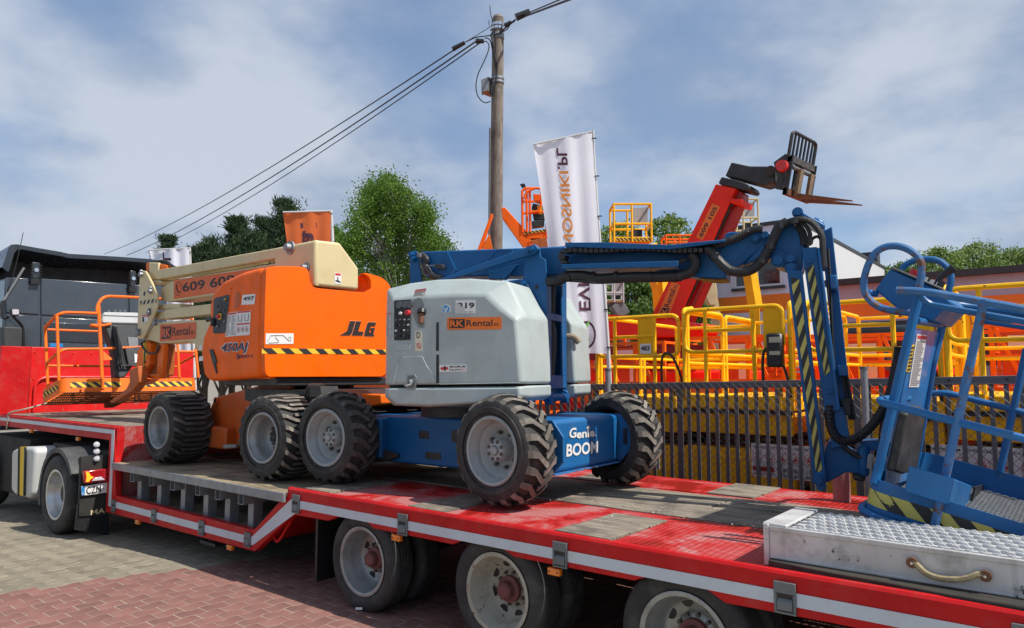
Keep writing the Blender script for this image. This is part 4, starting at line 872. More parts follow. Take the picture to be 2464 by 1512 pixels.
# boom ----------------------------------------------------------------
def gp3(pts, ly, th, m, nm, bv=.006): return MB().prism([GT.y(*z3(x, y), ly) for x, y in pts], GT.e2*th).build(nm, m, gn, bevel=bv)
gp3([(395, 122), (1600, 78), (1600, 318), (640, 330), (440, 345), (380, 200)], -.12, .26, gblue, 'main_boom', .012)
gp3([(300, 128), (330, 112), (362, 122), (375, 200), (402, 385), (300, 390)], -.17, .02, gblue, 'boom_end_plate'); gp3([(300, 128), (330, 112), (362, 122), (375, 200), (402, 385), (300, 390)], .15, .02, gblue, 'boom_end_plate')
gp3([(600, 115), (612, 113), (690, 275), (660, 312), (650, 300), (668, 272)], -.128, .008, gblue2, 'weld_seam', 0); gp3([(1020, 102), (1150, 100), (1165, 128), (1150, 128), (1145, 110), (1020, 116), (960, 185), (950, 180)], -.128, .008, gblue2, 'weld_seam', 0)
gp3([(525, 357), (1290, 78), (1345, 62), (1375, 100), (1340, 135), (700, 330), (610, 352)], -.31, .06, gblue, 'level_link', .008)
gp3([(955, 290), (1200, 225), (1090, 355), (955, 350)], -.2, .05, gblue, 'gusset'); gp3([(1120, 365), (1235, 350), (1240, 425), (1160, 430)], -.2, .05, gblue, 'gusset')
for (x, y, ly) in ((1285, 118, -.31), (1318, 103, -.31), (1252, 388, -.27), (1250, 440, -.25), (320, 148, -.17), (335, 185, -.17)): bolt(g3(x, y, ly), .022 if y < 420 else .03, .04)
gp3([(1228, 370), (1250, 365), (1285, 400), (1300, 440), (1280, 480), (1250, 490), (1228, 470)], -.258, .006, gblue, 'pin_plate', .003); MB().cyl(g3(1362, 418, -.2505), g3(1362, 418, -.254), .02, seg=16).build('hole', black, gn)
MB().tube(spline([g3(x, y, -.16) for x, y in ((400, 150), (440, 190), (430, 240), (490, 320), (560, 345))], 5), .03, 8).build('valve_hose', hosem, gn)
MB().tube(spline([g3(x, y, -.18) for x, y in ((505, 240), (450, 245), (405, 280), (430, 318), (480, 310))], 5), .007, 6).build('sensor_cable', galvd, gn)
gp3([(505, 228), (555, 222), (582, 235), (580, 268), (510, 262)], -.17, .04, blackm, 'sensor'); MB().cyl(g3(380, 135, -.19), g3(380, 170, -.19), .025, seg=10).build('roller', galvd, gn)
z9 = lambda x, y: (1308.7+.286*x, 483.2+.286*y)
def g9(x, y, ly): return GT.y(*z9(x, y), ly)
def gp9(pts, ly, th, m, nm, bv=.006): return MB().prism([g9(x, y, ly) for x, y in pts], GT.e2*th).build(nm, m, gn, bevel=bv)
gp9([(0, 392), (300, 372), (1450, 370), (1450, 650), (1280, 645), (900, 590), (150, 600), (0, 640)], -.10, .2, gblue, 'boom_extension', .01)
# hose trays standing out from the boom
gp9([(178, 352), (500, 350), (1060, 372), (1250, 350), (1522, 326), (1522, 345), (1250, 385), (1060, 408), (600, 402), (178, 385)], -.30, .03, gblue, 'upper_hose_tray', .004)
gp9([(178, 352), (500, 350), (1060, 372), (1250, 350), (1522, 326), (1522, 330), (1250, 355), (1060, 378), (500, 355), (178, 358)], -.29, .19, gblue, 'tray_top', .002)
gp9([(148, 536), (1130, 505), (1132, 545), (1122, 560), (150, 572)], -.30, .03, gblue, 'lower_hose_tray', .004); gp9([(148, 566), (1122, 552), (1122, 560), (148, 573)], -.29, .19, gblue, 'tray_floor', .002)
for k in range(26):
    t = k/25; x = 200+1100*t; gp9([(x, 395), (x+36, 396), (x+36, 428+8*math.sin(t*9)), (x, 430+8*math.sin(t*9))], -.27, .1, blackm, 'hose_carrier_link', .003)
arc = [(200, 392), (160, 405), (130, 430), (118, 465), (125, 500), (150, 530)]
for k in range(5):
    (xa, ya_), (xb, yb_) = arc[k], arc[k+1]; gp9([(xa, ya_), (xb, yb_), (xb+50, yb_-8 if k > 2 else yb_+10), (xa+55, ya_+28 if k < 3 else ya_)], -.27, .1, blackm, 'hose_carrier_link', .003)
def hose(pts, ly, r, nm='hose', seg=8, m=hosem, n=6): return MB().tube(spline([g9(x, y, ly) if len(q) == 2 else g9(x, y, q[2]) for q in pts for (x, y) in [q[:2]]], n), r, seg).build(nm, m, gn)
hose([(25, 682), (110, 668), (200, 632), (330, 628), (450, 655), (620, 645), (800, 640), (1000, 640), (1150, 628), (1235, 600), (1275, 545), (1270, 490), (1240, 455)], -.22, .040, 'bundled_hose', 10)
hose([(30, 690), (120, 690), (200, 655), (450, 672), (700, 660), (1000, 655), (1160, 650)], -.19, .03, 'bundled_hose')
for x in (215, 420, 610, 900, 1100): 
    p = g9(x, 640, -.22); MB().cyl(p-GT.e1*.012, p+GT.e1*.012, .045, seg=12).build('hose_band', black, gn)
hose([(1110, 530), (1160, 505), (1200, 492)], -.2, .018)
gp9([(1270, 430), (1500, 345), (1530, 275), (1560, 262), (1880, 255), (1915, 285), (1905, 330), (1660, 545), (1530, 600), (1530, 655), (1285, 645)], -.14, .28, gblue, 'jib_base', .01)
gp9([(1290, 650), (1530, 650), (1530, 662), (1440, 665)], -.13, .26, blackm, 'wear_pad')
for (x, y) in ((1785, 325), (1860, 298)): bolt(g9(x, y, -.14), .026, .05)
gp9([(1770, 335), (1850, 292), (1910, 285), (1905, 300), (1855, 312), (1790, 345)], -.16, .02, gblue, 'pin_keeper')
hose([(1400, 395), (1540, 345), (1640, 312), (1720, 262), (1790, 240), (1840, 238)], -.2, .030, 'corrugated_hose', 10)
for k in range(12):
    t = k/11; p = lerp(g9(1580, 335, -.2), g9(1720, 264, -.2), t); MB().lathe([(.03, -.01), (.035, 0), (.03, .01)], p, GT.e1, 10).build('hose_ring', hosem, gn)
hose([(1360, 420), (1400, 418), (1450, 480), (1510, 545), (1580, 592), (1690, 598), (1780, 560), (1850, 480), (1910, 370), (1950, 280), (1985, 215), (2050, 178)], -.24, .037, 'bundled_hose', 10)
for (x, y) in ((1440, 470), (1985, 215), (1830, 510), (1900, 390), (2105, 175)): 
    p = g9(x, y, -.24); MB().cyl(p+Vector((0, 0, -.02)), p+Vector((0, 0, .02)), .044, seg=10).build('hose_band', black, gn)
# knuckle and jib
z7 = lambda x, y: (1476.5+.3107*x, 302+.3107*y)
def g7(x, y, ly): return GT.y(*z7(x, y), ly)
def gp7(pts, ly, th, m, nm, bv=.006): return MB().prism([g7(x, y, ly) for x, y in pts], GT.e2*th).build(nm, m, gn, bevel=bv)
gp7([(1000, 1085), (1190, 880), (1320, 770), (1440, 755), (1475, 940), (1465, 1100), (1430, 1165), (1380, 1170), (1340, 1110), (1250, 1080), (1200, 1010)], -.16, .30, gblue, 'knuckle', .01)
gp7([(1205, 1010), (1225, 950), (1290, 965), (1340, 1000), (1400, 1040), (1425, 1080), (1420, 1150), (1380, 1170), (1340, 1110), (1250, 1080)], -.19, .03, gblue, 'knuckle_plate', .006)
for (x, y, r) in ((1275, 1050, .04), (1372, 1040, .03), (1376, 1105, .035)): bolt(g7(x, y, -.19), r, .045)
gp7([(1372, 1035), (1390, 1035), (1392, 1110), (1372, 1110)], -.215, .012, gblue, 'pin_keeper')
gp7([(1395, 700), (1410, 660), (1440, 660), (1560, 725), (1640, 770), (1620, 800), (1550, 770), (1440, 715)], -.20, .1, gblue2, 'jib_link', .008); bolt(g7(1425, 678, -.2), .03, .05)
gp7([(1545, 705), (1610, 722), (1635, 755), (1640, 860), (1590, 860), (1560, 760)], -.02, .12, gblue2, 'jib_cylinder_end', .02)
for d, (pts, r) in enumerate((([(1280, 810), (1330, 760), (1420, 728), (1500, 735), (1560, 775), (1610, 850), (1620, 950), (1630, 1100)], .022), ([(1300, 790), (1400, 745), (1480, 770), (1520, 840), (1515, 930)], .016), ([(1290, 790), (1380, 735), (1480, 730), (1570, 780), (1610, 830)], .02), ([(1400, 765), (1440, 800), (1465, 870), (1470, 930)], .022), ([(1420, 765), (1470, 820), (1490, 900), (1495, 950)], .018), ([(1530, 920), (1540, 880), (1580, 862), (1612, 900), (1620, 1000), (1630, 1130)], .012))):
    MB().tube(spline([g7(x, y, -.25+.03*d) for x, y in pts], 6), r, 8).build('hose', hosem, gn)
gp7([(1378, 720), (1395, 705), (1415, 780), (1398, 790)], -.28, .06, black, 'hose_band')
def arm(tl, tr, br, bl, ly, th, nm, m=gblue): return MB().prism([GT.y(*p, ly) for p in (tl, tr, br, bl)], GT.e2*th).build(nm, m, gn, bevel=.006)
arm((1893, 648), (1930, 652), (1989, 1150), (1958, 1158), -.26, .07, 'jib_lower_arm'); 
hazard('hazard_tape', GT.y(1962, 1143, -.261), GT.y(1979, 1132, -.261), GT.y(1904, 668, -.261), 1, gn, HZ2) if False else None
def vhaz(tl, tr, br, bl, ly, n):
    """slanting stripes down an arm"""
    o = [GT.y(*p, ly) for p in (tl, tr, br, bl)]; mb = MB(); lf = -GT.e2*.002
    mb.quad(*[p+lf for p in o], 0); k = .75/n
    for i in range(-1, n+1):
        a, b = (i+.1)/n, (i+.6)/n
        L0, L1, R0, R1 = a+k, b+k, a, b
        c4 = [max(0, min(1, t)) for t in (L0, L1, R1, R0)]
        if c4[1]-c4[0] < 1e-4 and c4[2]-c4[3] < 1e-4: continue
        mb.quad(lerp(o[0], o[3], c4[0])+lf*2, lerp(o[0], o[3], c4[1])+lf*2, lerp(o[1], o[2], c4[2])+lf*2, lerp(o[1], o[2], c4[3])+lf*2, 1)
    mb.build('hazard_tape', HZ2, gn, smooth=False, fix=False)
vhaz((1903, 668), (1923, 672), (1978, 1130), (1964, 1142), -.262, 9)
arm((1929, 597), (1966, 594), (2016, 990), (1984, 990), -.24, .08, 'jib_upper_arm'); vhaz((1941, 645), (1958, 637), (1997, 893), (1984, 905), -.242, 6)
bolt(GT.y(1947, 630, -.242), .016, .02); bolt(GT.y(1996, 943, -.242), .016, .02)
arm((1966, 596), (1973, 596), (2022, 985), (2014, 990), -.27, .12, 'jib_flange', gblue2)
arm((1975, 560), (2002, 545), (2051, 1000), (2020, 1000), -.02, .12, 'jib_cylinder_arm', gblue)
arm((1972, 540), (1980, 540), (2032, 1000), (2026, 1000), .06, .06, 'jib_flange', gblue2)
for (q) in ([(1996, 662), (2013, 662), (2014, 695), (1999, 695)], [(2016, 880), (2040, 880), (2042, 905), (2018, 905)]): arm(*q, -.22, .2, 'jib_bracket', gblue2)
MB().tube(spline([GT.y(x, y, -.1) for x, y in ((1992, 600), (1996, 660), (2000, 760), (2006, 880), (2018, 960), (2028, 1000))], 6), .012, 6).build('hose', hosem, gn)
for (a, b) in (((2028, 900), (2048, 1010)), ((2036, 900), (2056, 1010))): MB().tube([GT.y(*a, -.12), GT.y(*b, -.12)], .014, 8).build('hose', hosem, gn)
arm((1992, 985), (2028, 980), (2050, 1070), (2000, 1080), -.22, .12, 'jib_arm_foot', gblue)
arm((2024, 960), (2046, 960), (2049, 1000), (2030, 1000), -.16, .1, 'valve_block', blackm)
z2 = lambda x, y: (1946.3+.3107*x, 872.5+.3107*y)
def g2(x, y, ly): return GT.y(*z2(x, y), ly)
def gp2(pts, ly, th, m, nm, bv=.006): return MB().prism([g2(x, y, ly) for x, y in pts], GT.e2*th).build(nm, m, gn, bevel=bv)
gp2([(40, 880), (60, 848), (110, 850), (130, 900), (128, 970), (95, 1000), (60, 985)], -.27, .09, gblue2, 'jib_lobe', .006); bolt(g2(75, 905, -.27), .03, .05)
gp2([(120, 700), (150, 610), (260, 640), (380, 700), (460, 720), (450, 880), (290, 850), (140, 935), (120, 900)], -.18, .16, gblue, 'rotator_bracket', .01)
gp2([(380, 640), (480, 640), (470, 900), (380, 880)], -.22, .22, gblue, 'rotator', .03)
gp2([(330, 860), (440, 880), (440, 930), (350, 920)], -.2, .18, blackm, 'rotator_motor', .02)
gp2([(395, 612), (570, 600), (575, 680), (420, 690)], -.2, .18, gblue, 'platform_arm', .01)
gp2([(460, 710), (505, 710), (490, 830), (445, 820)], -.24, .02, rimw, 'valve_plate', .004)
hp = [g2(x, y, -.22) for x, y in ((160, 330), (165, 470), (200, 560), (260, 605), (350, 595), (430, 545), (520, 450), (590, 330), (640, 200), (665, 80), (690, -40), (700, -120))]
hs_ = spline(hp, 10); MB().tube(hs_, [.030+.005*(k % 2) for k in range(len(hs_))], 10).build('braided_hose', hosem, gn, ang=20)
MB().tube(spline([g2(x, y, -.2) for x, y in ((150, 300), (140, 420), (190, 500), (240, 620), (370, 720), (470, 745))], 6), .02, 8).build('hose', hosem, gn)
MB().tube(spline([g2(x, y, -.2) for x, y in ((600, 400), (560, 470), (545, 600), (560, 660))], 6), .006, 6).build('hose', hosem, gn)
# basket ----------------------------------------------------------------
tb = R(13.4); BO = at(2072, 1231, Y=4.42)
BF = Frame(BO, (math.cos(tb), 0, -math.sin(tb)), (0, 1, 0), (math.sin(tb), 0, math.cos(tb)))
BL, BW, BH = .80, 1.78, .20
# toe boards as one bent strip with rounded corners
def oval(off, r=.13):
    return rnd([Vector((off, off, 0)), Vector((BL-off, off, 0)), Vector((BL-off, BW-off, 0)), Vector((off, BW-off, 0))], r, 6, True)
o1, o2 = oval(0), oval(.006, .125); n = len(o1); m = MB()
vs = [BF.w(p.x, p.y, z) for pl_ in (o1, o2) for z in (.02, BH) for p in pl_]
fs = []
for i in range(n):
    j = (i+1) % n; fs += [(i, j, n+j, n+i), (2*n+i, 2*n+j, 3*n+j, 3*n+i), (n+i, n+j, 3*n+j, 3*n+i), (i, j, 2*n+j, 2*n+i)]
m.add(vs, fs); bt = m.build('toe_board', gblue2, gn, ang=30)
MB().tube([BF.w(p.x, p.y, .0) for p in oval(-.022, .16)], .022, 8, True).build('base_tube', gblue2, gn)
def pathtape(path, f, z0, z1, pitch, par, mats, off=.003):
    mb = MB(); d = [0]
    for i in range(1, len(path)): d.append(d[-1]+(path[i]-path[i-1]).length)
    T_ = d[-1]
    def pos(t):
        t = max(0, min(T_, t)); i = max(k for k in range(len(d)) if d[k] <= t+1e-9); i = min(i, len(path)-2); q = lerp(path[i], path[i+1], (t-d[i])/(d[i+1]-d[i])); tg = (path[i+1]-path[i]).normalized(); return q+Vector((tg.y, -tg.x, 0))*off, Vector((tg.y, -tg.x, 0))
    n = int(T_/.02); h = z1-z0
    for i in range(n):
        a, b = pos(T_*i/n)[0], pos(T_*(i+1)/n)[0]; mb.quad(f.w(a.x, a.y, z0), f.w(b.x, b.y, z0), f.w(b.x, b.y, z1), f.w(a.x, a.y, z1), 0)
    k = 0
    while k*pitch < T_+h:
        for j in range(6):
            v0, v1 = j/6, (j+1)/6; s0 = k*pitch-h*(v0)*1.15; s1 = k*pitch-h*v1*1.15
            q = []
            for s_, v in ((s0, v0), (s0+pitch*.5, v0), (s1+pitch*.5, v1), (s1, v1)):
                p, nn = pos(s_); p = p+nn*.0015; q.append(f.w(p.x, p.y, z0+h*v))
            if (q[0]-q[1]).length+(q[2]-q[3]).length > .01: mb.quad(*q, 1)
        k += 1
    return mb.build('hazard_tape', mats, par, smooth=False, fix=False)
cor = rnd([Vector((0, .30, 0)), Vector((0, 0, 0)), Vector((BL, 0, 0))], .13, 8)
pathtape(cor, BF, .05, .135, .19, gn, HZ2)
m = MB()
for k in range(-20, 34):
    for sg in (1, -1):
        p = []
        y0 = k*.055
        for t in (0, 1):
            x = .04+t*(BL-.08); y = y0+sg*x*1.15 if sg > 0 else y0+1.0-x*1.15
            p.append((x, y))
        (xa, ya_), (xb, yb_) = p
        def cut(xa, ya_, xb, yb_):
            lo, hi = .03, BW-.03; t0, t1 = 0., 1.; d = yb_-ya_
            for lim, s in ((lo, 1), (hi, -1)):
                fa, fb_ = (ya_-lim)*s, (yb_-lim)*s
                if fa < 0 and fb_ < 0: return None
                if fa < 0: t0 = max(t0, -fa/(fb_-fa))
                if fb_ < 0: t1 = min(t1, fa/(fa-fb_))
            return t0, t1
        r = cut(xa, ya_, xb, yb_)
        if r and r[1]-r[0] > .02:
            A1 = BF.w(xa+(xb-xa)*r[0], ya_+(yb_-ya_)*r[0], .045); B1 = BF.w(xa+(xb-xa)*r[1], ya_+(yb_-ya_)*r[1], .045); m.bar(A1, B1, .007, .008, BF.e3)
o = m.build('mesh_floor', galv, gn, smooth=False, fix=False); o['kind'] = 'stuff'
for yy in (.02, .6, 1.18, 1.74): MB().bx(.02, BL-.02, yy, yy+.03, .0, .035, BF).build('floor_beam', gblue, gn)
pass
def bq(px, py, ly): return BF.y(px, py, ly)
def btube(pts, r, nm, m_=gblue2, rad=.06): return MB().tube(rnd(pts, rad, 5), r, 10).build(nm, m_, gn)
YN = -.01
btube([bq(2246, 1279, YN), bq(2368, 722, YN)], .022, 'guard_post', gblue3)
tr_a = bq(2157, 699, YN); 
btube([tr_a, bq(2226, 702, YN), bq(2464, 744, YN), bq(2640, 778, YN)], .0215, 'top_rail', gblue3, .2)
btube([bq(2205, 690+8, YN+.03), bq(2222, 722, YN+.04), bq(2240, 734, YN+.05), bq(2464, 774, YN+.05), bq(2640, 806, YN+.05)], .018, 'inner_rail', gblue2, .05)
btube([BF.w(.02, .55, BF.loc(bq(2115, 968, YN)).z+.02), bq(2117, 962, YN+.05), bq(2122, 969, YN), bq(2245, 1001, YN), bq(2464, 1056, YN), bq(2640, 1100, YN)], .0215, 'mid_rail', gblue2, .06)
FYB = BW-.02
btube([bq(2406, 1136, FYB), bq(2470, 840, FYB)], .024, 'guard_post', gblue2); btube([bq(2230, 948, FYB), bq(2275, 945, FYB), bq(2464, 993, FYB), bq(2600, 1030, FYB)], .023, 'mid_rail', gblue2, .1)
btube([bq(2240, 722, FYB-.5), bq(2290, 732, FYB), bq(2464, 756, FYB), bq(2600, 776, FYB)], .023, 'top_rail', gblue2, .2); btube([bq(2362, 768, FYB), bq(2376, 776, FYB), bq(2464, 789, FYB), bq(2600, 810, FYB)], .016, 'inner_rail', gblue2, .1)
# console column
EX = .03
def bxp(px, py, lx=EX): return BF.x(px, py, lx)
z1 = lambda x, y: (1946.3+.2663*x, 537+.2663*y)
btube([bxp(2212, 705), bxp(2162, 915), bxp(2112, 1136), bxp(2104, 1165)], .026, 'console_post', gblue2, .02); btube([bxp(2279, 735), bxp(2246, 868), bxp(2203, 1112), bxp(2198, 1140)], .026, 'console_post', gblue2, .02)
btube([bxp(2205, 772), bxp(2272, 783)], .022, 'console_crossbar', gblue2)
MB().prism([bxp(*p) for p in ((2204, 790), (2262, 800), (2200, 1150), (2125, 1175))], BF.e1*-.01).build('console_plate', mat('bright_blue_paint', (.01, .15, .42), .35, var=.12, dirt=((.1, .25, .4), .4, 9), coat=.2), gn)
def pl2(pts, m_, nm, lift): return MB().prism([bxp(*p, EX+lift) for p in pts], BF.e1*.002).build(nm, m_, gn)
q = [(2186, 932), (2210, 932), (2229.5, 807), (2206, 804)]
o = pl2(q, white, 'sticker', .002); fineprint([bxp(*p, EX+.0) for p in q], o, [inkg, redink], 22, 1, .08)
q = [(2180, 895), (2189, 895), (2200, 829), (2190, 832)]; o = pl2(q, yelink, 'sticker', .003); fineprint([bxp(*p, EX+.001) for p in q], o, [ink, ink], 7, 1)
bb = [bxp(*z2(x, y), .06) for x, y in ((692, 390), (720, 330), (790, 325), (845, 350), (770, 820), (660, 848), (595, 825))]
o = MB().prism(bb, BF.e1*.05).build('document_box', mat('scuffed_black_plastic', (.022, .021, .02), .55, var=.4, dirt=((.12, .1, .08), .6, 5)), gn, bevel=.012)
fb = [bxp(*z2(x, y), .20) for x, y in ((740, 1000), (775, 800), (990, 880), (955, 1055))]
MB().prism(fb, BF.e1*.2).build('foot_switch_box', gblue2, gn, bevel=.006)
MB().prism([p+BF.e1*.205-BF.e2*0 for p in [bxp(*z2(x, y), .20) for x, y in ((965, 1045), (1000, 885), (1095, 872), (1060, 1040))]], BF.e1*.01).build('foot_opening', black, gn)
# control box with buttons
def byk(x, y, k): return BF.y(*z1(x, y), k)
K1, K2 = .40, 1.36
MB().prism([byk(x, y, K1+.06) for x, y in ((595, 602), (735, 412), (1195, 612), (1290, 718), (1120, 890), (985, 850), (800, 775))], BF.e2*.75).build('control_box', gblue2, gn, bevel=.012)
t0, t1 = byk(735, 406, K1+.05), byk(1198, 604, K1+.05); up3 = (t1-t0).cross(BF.e2).normalized()
if up3.z < 0: up3 = -up3
top_ = MB().prism([t0, t1, t1+BF.e2*.77, t0+BF.e2*.77], up3*.012).build('control_panel', galvd, gn, bevel=.003)
for k, (t, m_, r, h_, d_) in enumerate(((.36, redink, .026, .04, .1), (.48, redink, .018, .025, .06), (.25, black, .015, .02, .3), (.58, black, .01, .03, .1), (.64, white, .009, .025, .05), (.70, white, .009, .025, .12), (.76, white, .009, .025, .06), (.82, white, .009, .025, .13), (.9, blackm, .02, .04, .08), (.5, blackm, .02, .03, .4))):
    p = lerp(t0, t1, t)+BF.e2*d_+up3*.012; MB().cyl(p, p+up3*h_, r, seg=12).build('button', m_, top_)
p = lerp(t0, t1, .60)+BF.e2*.5+up3*.01; MB().tube([p, p+up3*.08, p+up3*.15+BF.e1*.04], [.022, .02, .03], 10).build('joystick', black, top_)
lp = [(930, 812), (800, 800), (690, 780), (590, 740), (510, 650), (490, 550), (515, 430), (560, 320), (620, 248), (700, 210), (800, 205), (900, 235), (980, 295), (1022, 370), (1020, 450), (1005, 530), (985, 620)]
btube([byk(x, y, K1) for x, y in lp], .022, 'guard_loop', gblue3, .05)
lp = [(835, 420), (870, 380), (940, 340), (1040, 325), (1150, 330), (1230, 375), (1280, 450), (1285, 520), (1262, 620), (1240, 700)]
btube([byk(x, y, K2) for x, y in lp], .0225, 'guard_loop', gblue2, .05)
MB().tube([byk(530, 625, K1+.02), byk(610, 640, K1+.08)], .02, 8).build('guard_stay', gblue2, gn)
# ================================================================== ORANGE BOOM LIFT
jl = thing('articulated_boom_lift', 'orange and cream articulated boom lift with basket lowered onto the trailer neck', 'boom lift', (-7.2, 4.9, PZ))
blackhub = mat('black_hub_paint', (.025, .03, .035), .6, var=.3, dirt=((.09, .085, .08), .6, 14), bump=.6, bscale=40)
for (x, y, yw, sd) in ((-8.19, 3.79, 0, -1), (-6.09, 3.79, 3, -1), (-8.19, 6.12, 0, 1), (-6.09, 6.12, 3, 1)):
    lug_wheel(jl, (x, y, PZ+.415), yw, .412, .46, .225, 'wide', rimw, blackhub, ((tread if x > -7 else tread2), rubber), .22, .09, .07, sd)
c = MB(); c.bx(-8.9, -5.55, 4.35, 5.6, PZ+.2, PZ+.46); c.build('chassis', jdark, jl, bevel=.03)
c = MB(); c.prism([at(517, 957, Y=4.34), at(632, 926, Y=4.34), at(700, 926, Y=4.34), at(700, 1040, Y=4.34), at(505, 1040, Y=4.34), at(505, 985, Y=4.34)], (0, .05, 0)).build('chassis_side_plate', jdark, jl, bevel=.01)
p = at(522, 965, Y=4.335); MB().cyl(p, p+Vector((0, -.02, 0)), .045, seg=16).build('lifting_eye', jdark, jl); MB().cyl(p+Vector((0, -.02, 0)), p+Vector((0, -.022, 0)), .028, seg=14).build('hole', black, jl)
MB().bx(-8.3, -7.5, 4.22, 4.4, PZ+.18, PZ+.42).build('axle_box', jdark, jl, bevel=.02)
MB().bx(-6.3, -5.85, 3.95+.4, 6.0, PZ+.30, PZ+.50).build('axle', jdark, jl, bevel=.03)
MB().prism([(-5.62, 4.2, PZ+.42), (-5.2, 4.2, PZ+.46), (-5.15, 4.2, PZ+.62), (-5.7, 4.2, PZ+.66)], (0, 1.5, 0)).build('front_plate', jorange2, jl, bevel=.02)
MB().prism([at(870, 948, Y=4.45), at(917, 950, Y=4.45), at(917, 972, Y=4.45), at(870, 984, Y=4.45)], (0, 1.0, 0)).build('front_bracket', jorange2, jl, bevel=.01)
MB().prism([(-7.1, 4.2, PZ+.86), (-5.7, 4.2, PZ+.86), (-5.2, 4.2, PZ+.66), (-6.2, 4.2, PZ+.62), (-7.1, 4.2, PZ+.74)], (0, 1.5, 0)).build('turret_base', blackm, jl)
MB().bx(-7.2, -6.2, 4.0, 5.6, PZ+.90, PZ+.985).build('turntable', blackm, jl, bevel=.01)
MB().lathe([(.45, 0), (.45, .2)], (-6.9, 4.95, PZ+.7), (0, 0, 1), 28, cap=True).build('slew_ring', blackm, jl)
for k in range(3): MB().tube(spline([at(735+8*k, 955, Y=4.1), at(745+10*k, 930, Y=4.1), at(765+6*k, 930, Y=4.2), at(780, 950, Y=4.2)], 5), .02, 6).build('hose', hosem, jl)
MB().prism([at(748, 930, Y=4.0), at(770, 930, Y=4.0), at(775, 955, Y=4.0), at(745, 955, Y=4.0)], (0, .2, 0)).build('valve_block', blackm, jl)
MB().prism([at(533, 1073, Y=3.75), at(545, 1070, Y=3.75), at(566, 1070, Y=3.75), at(566, 1078, Y=3.75), at(540, 1080, Y=3.75)], (0, .04, 0)).build('tie_down_ring', galvd, jl, bevel=.006)
HY, HXR = 3.83, -6.15
za = lambda x, y: (469.8+.2663*x, 550.3+.2663*y)
sd = [(655, 345), (560, 352), (420, 390), (250, 470), (160, 555), (122, 690), (125, 830), (60, 985), (42, 1150), (70, 1330), (110, 1378), (200, 1375), (640, 1345)]
sp_ = [at(*za(*p), Y=HY) for p in sd]; sp_[0].x = sp_[-1].x = -6.225
m = MB(); m.prism(sp_, (0, .62, 0)); so_ = m.build('side_hood', jorange, jl, bevel=.09, seg=5)
rr = [(640, 380), (655, 352), (690, 343), (840, 339), (975, 345), (1020, 372), (1042, 490), (1062, 522), (1100, 538), (1480, 575), (1560, 575), (1590, 545), (1585, 440), (1510, 402), (1560, 404), (1700, 445), (1775, 530), (1790, 800), (1765, 1200), (1720, 1338), (660, 1340), (632, 1300), (622, 1000)]
rp_ = [at(*za(*p), X=HXR) for p in rr]
rp_ = rnd(rp_, .10, 4, True)
MB().prism(rp_, (-.07, 0, 0)).build('rear_hood', jorange, jl, bevel=.045, seg=5, ang=40)
MB().prism([Vector((p.x-.072, max(p.y, 3.95), p.z-.02)) for p in rp_], (-.25, 0, 0)).build('hood_shell', jorange, jl)
inn2 = MB(); inn2.bx(-7.1, -6.46, 4.3, 5.3, 1.8, 2.55); inn2.build('turret_core', jdark, jl)
# counterweight and boom
BY = 4.38
cwl = [at(*za(*p), Y=BY) for p in ((870, 195), (1085, 100), (1085, 515), (1040, 500), (1005, 350), (925, 290))]
MB().prism([Vector((min(p.x, HXR+.02), BY, p.z)) for p in cwl], (0, .05, 0)).build('counterweight_side', cream, jl, bevel=.008)
cwr = [at(*za(*p), X=HXR+.02) for p in ((1085, 100), (1310, 125), (1480, 358), (1480, 555), (1078, 515))]
cwo = MB().prism(cwr, (-.75, 0, 0)).build('counterweight', cream, jl, bevel=.03, seg=3)
q = [at(*za(*p), X=HXR+.022) for p in ((1258, 498), (1318, 503), (1318, 403), (1258, 398))]
o = plate('sticker', q, white, jl, th=.002, lift=.0)
c4 = quadc(*q); MB().add([c4(u, v)+Vector((.004, 0, 0)) for u, v in ((.1, .76), (.9, .76), (.9, .96), (.1, .96))], [(0, 1, 2, 3)]).build('print', redink, o, fix=False)
MB().add([c4(u, v)+Vector((.004, 0, 0)) for u, v in ((.1, .22), (.9, .1), (.9, .2), (.55, .35), (.55, .62), (.4, .62), (.4, .35), (.1, .3))], [tuple(range(8))]).build('print', ink, o, fix=False)
zb = lambda x, y: (.2886*x, 536.9+.2886*y)
def jq(pts, y=BY): return [at(*zb(*p), Y=y) for p in pts]
def jp(pts, nm, m_=cream, th=.25, y=BY, bv=.012): return MB().prism(jq(pts, y), (0, th, 0)).build(nm, m_, jl, bevel=bv)
jp([(1310, 392), (2480, 175), (2480, 262), (1310, 472)], 'tower_link', th=.16)
jp([(1340, 545), (1445, 475), (2480, 300), (2480, 500), (1452, 652), (1385, 655), (1340, 640)], 'main_boom', th=.28, y=BY+.05)
jp([(1370, 722), (1760, 672), (1760, 762), (1370, 802)], 'lower_link', th=.16)
jp([(1200, 965), (1285, 832), (1480, 815), (1760, 805), (1775, 900), (1700, 1075), (1640, 1065), (1620, 1010), (1570, 990), (1345, 1008)], 'lower_boom', th=.24)
jp([(1240, 330), (1320, 330), (1320, 470), (1240, 470)], 'boom_lug', th=.2, y=BY+.03); jp([(1300, 680), (1500, 672), (1500, 715), (1300, 720)], 'boom_lug', th=.2, y=BY+.03); jp([(1250, 480), (1345, 478), (1345, 510), (1260, 512)], 'boom_lug', th=.2, y=BY+.03); jp([(1290, 740), (1370, 735), (1370, 800), (1280, 800)], 'boom_lug', th=.2, y=BY+.03)
ep = [(1165, 396), (1212, 400), (1240, 450), (1310, 590), (1312, 700), (1248, 850), (1190, 968), (1142, 965), (1150, 700)]
jp(ep, 'boom_end_plate', th=.03, y=BY-.05); jp(ep, 'boom_end_plate', th=.03, y=BY+.33)
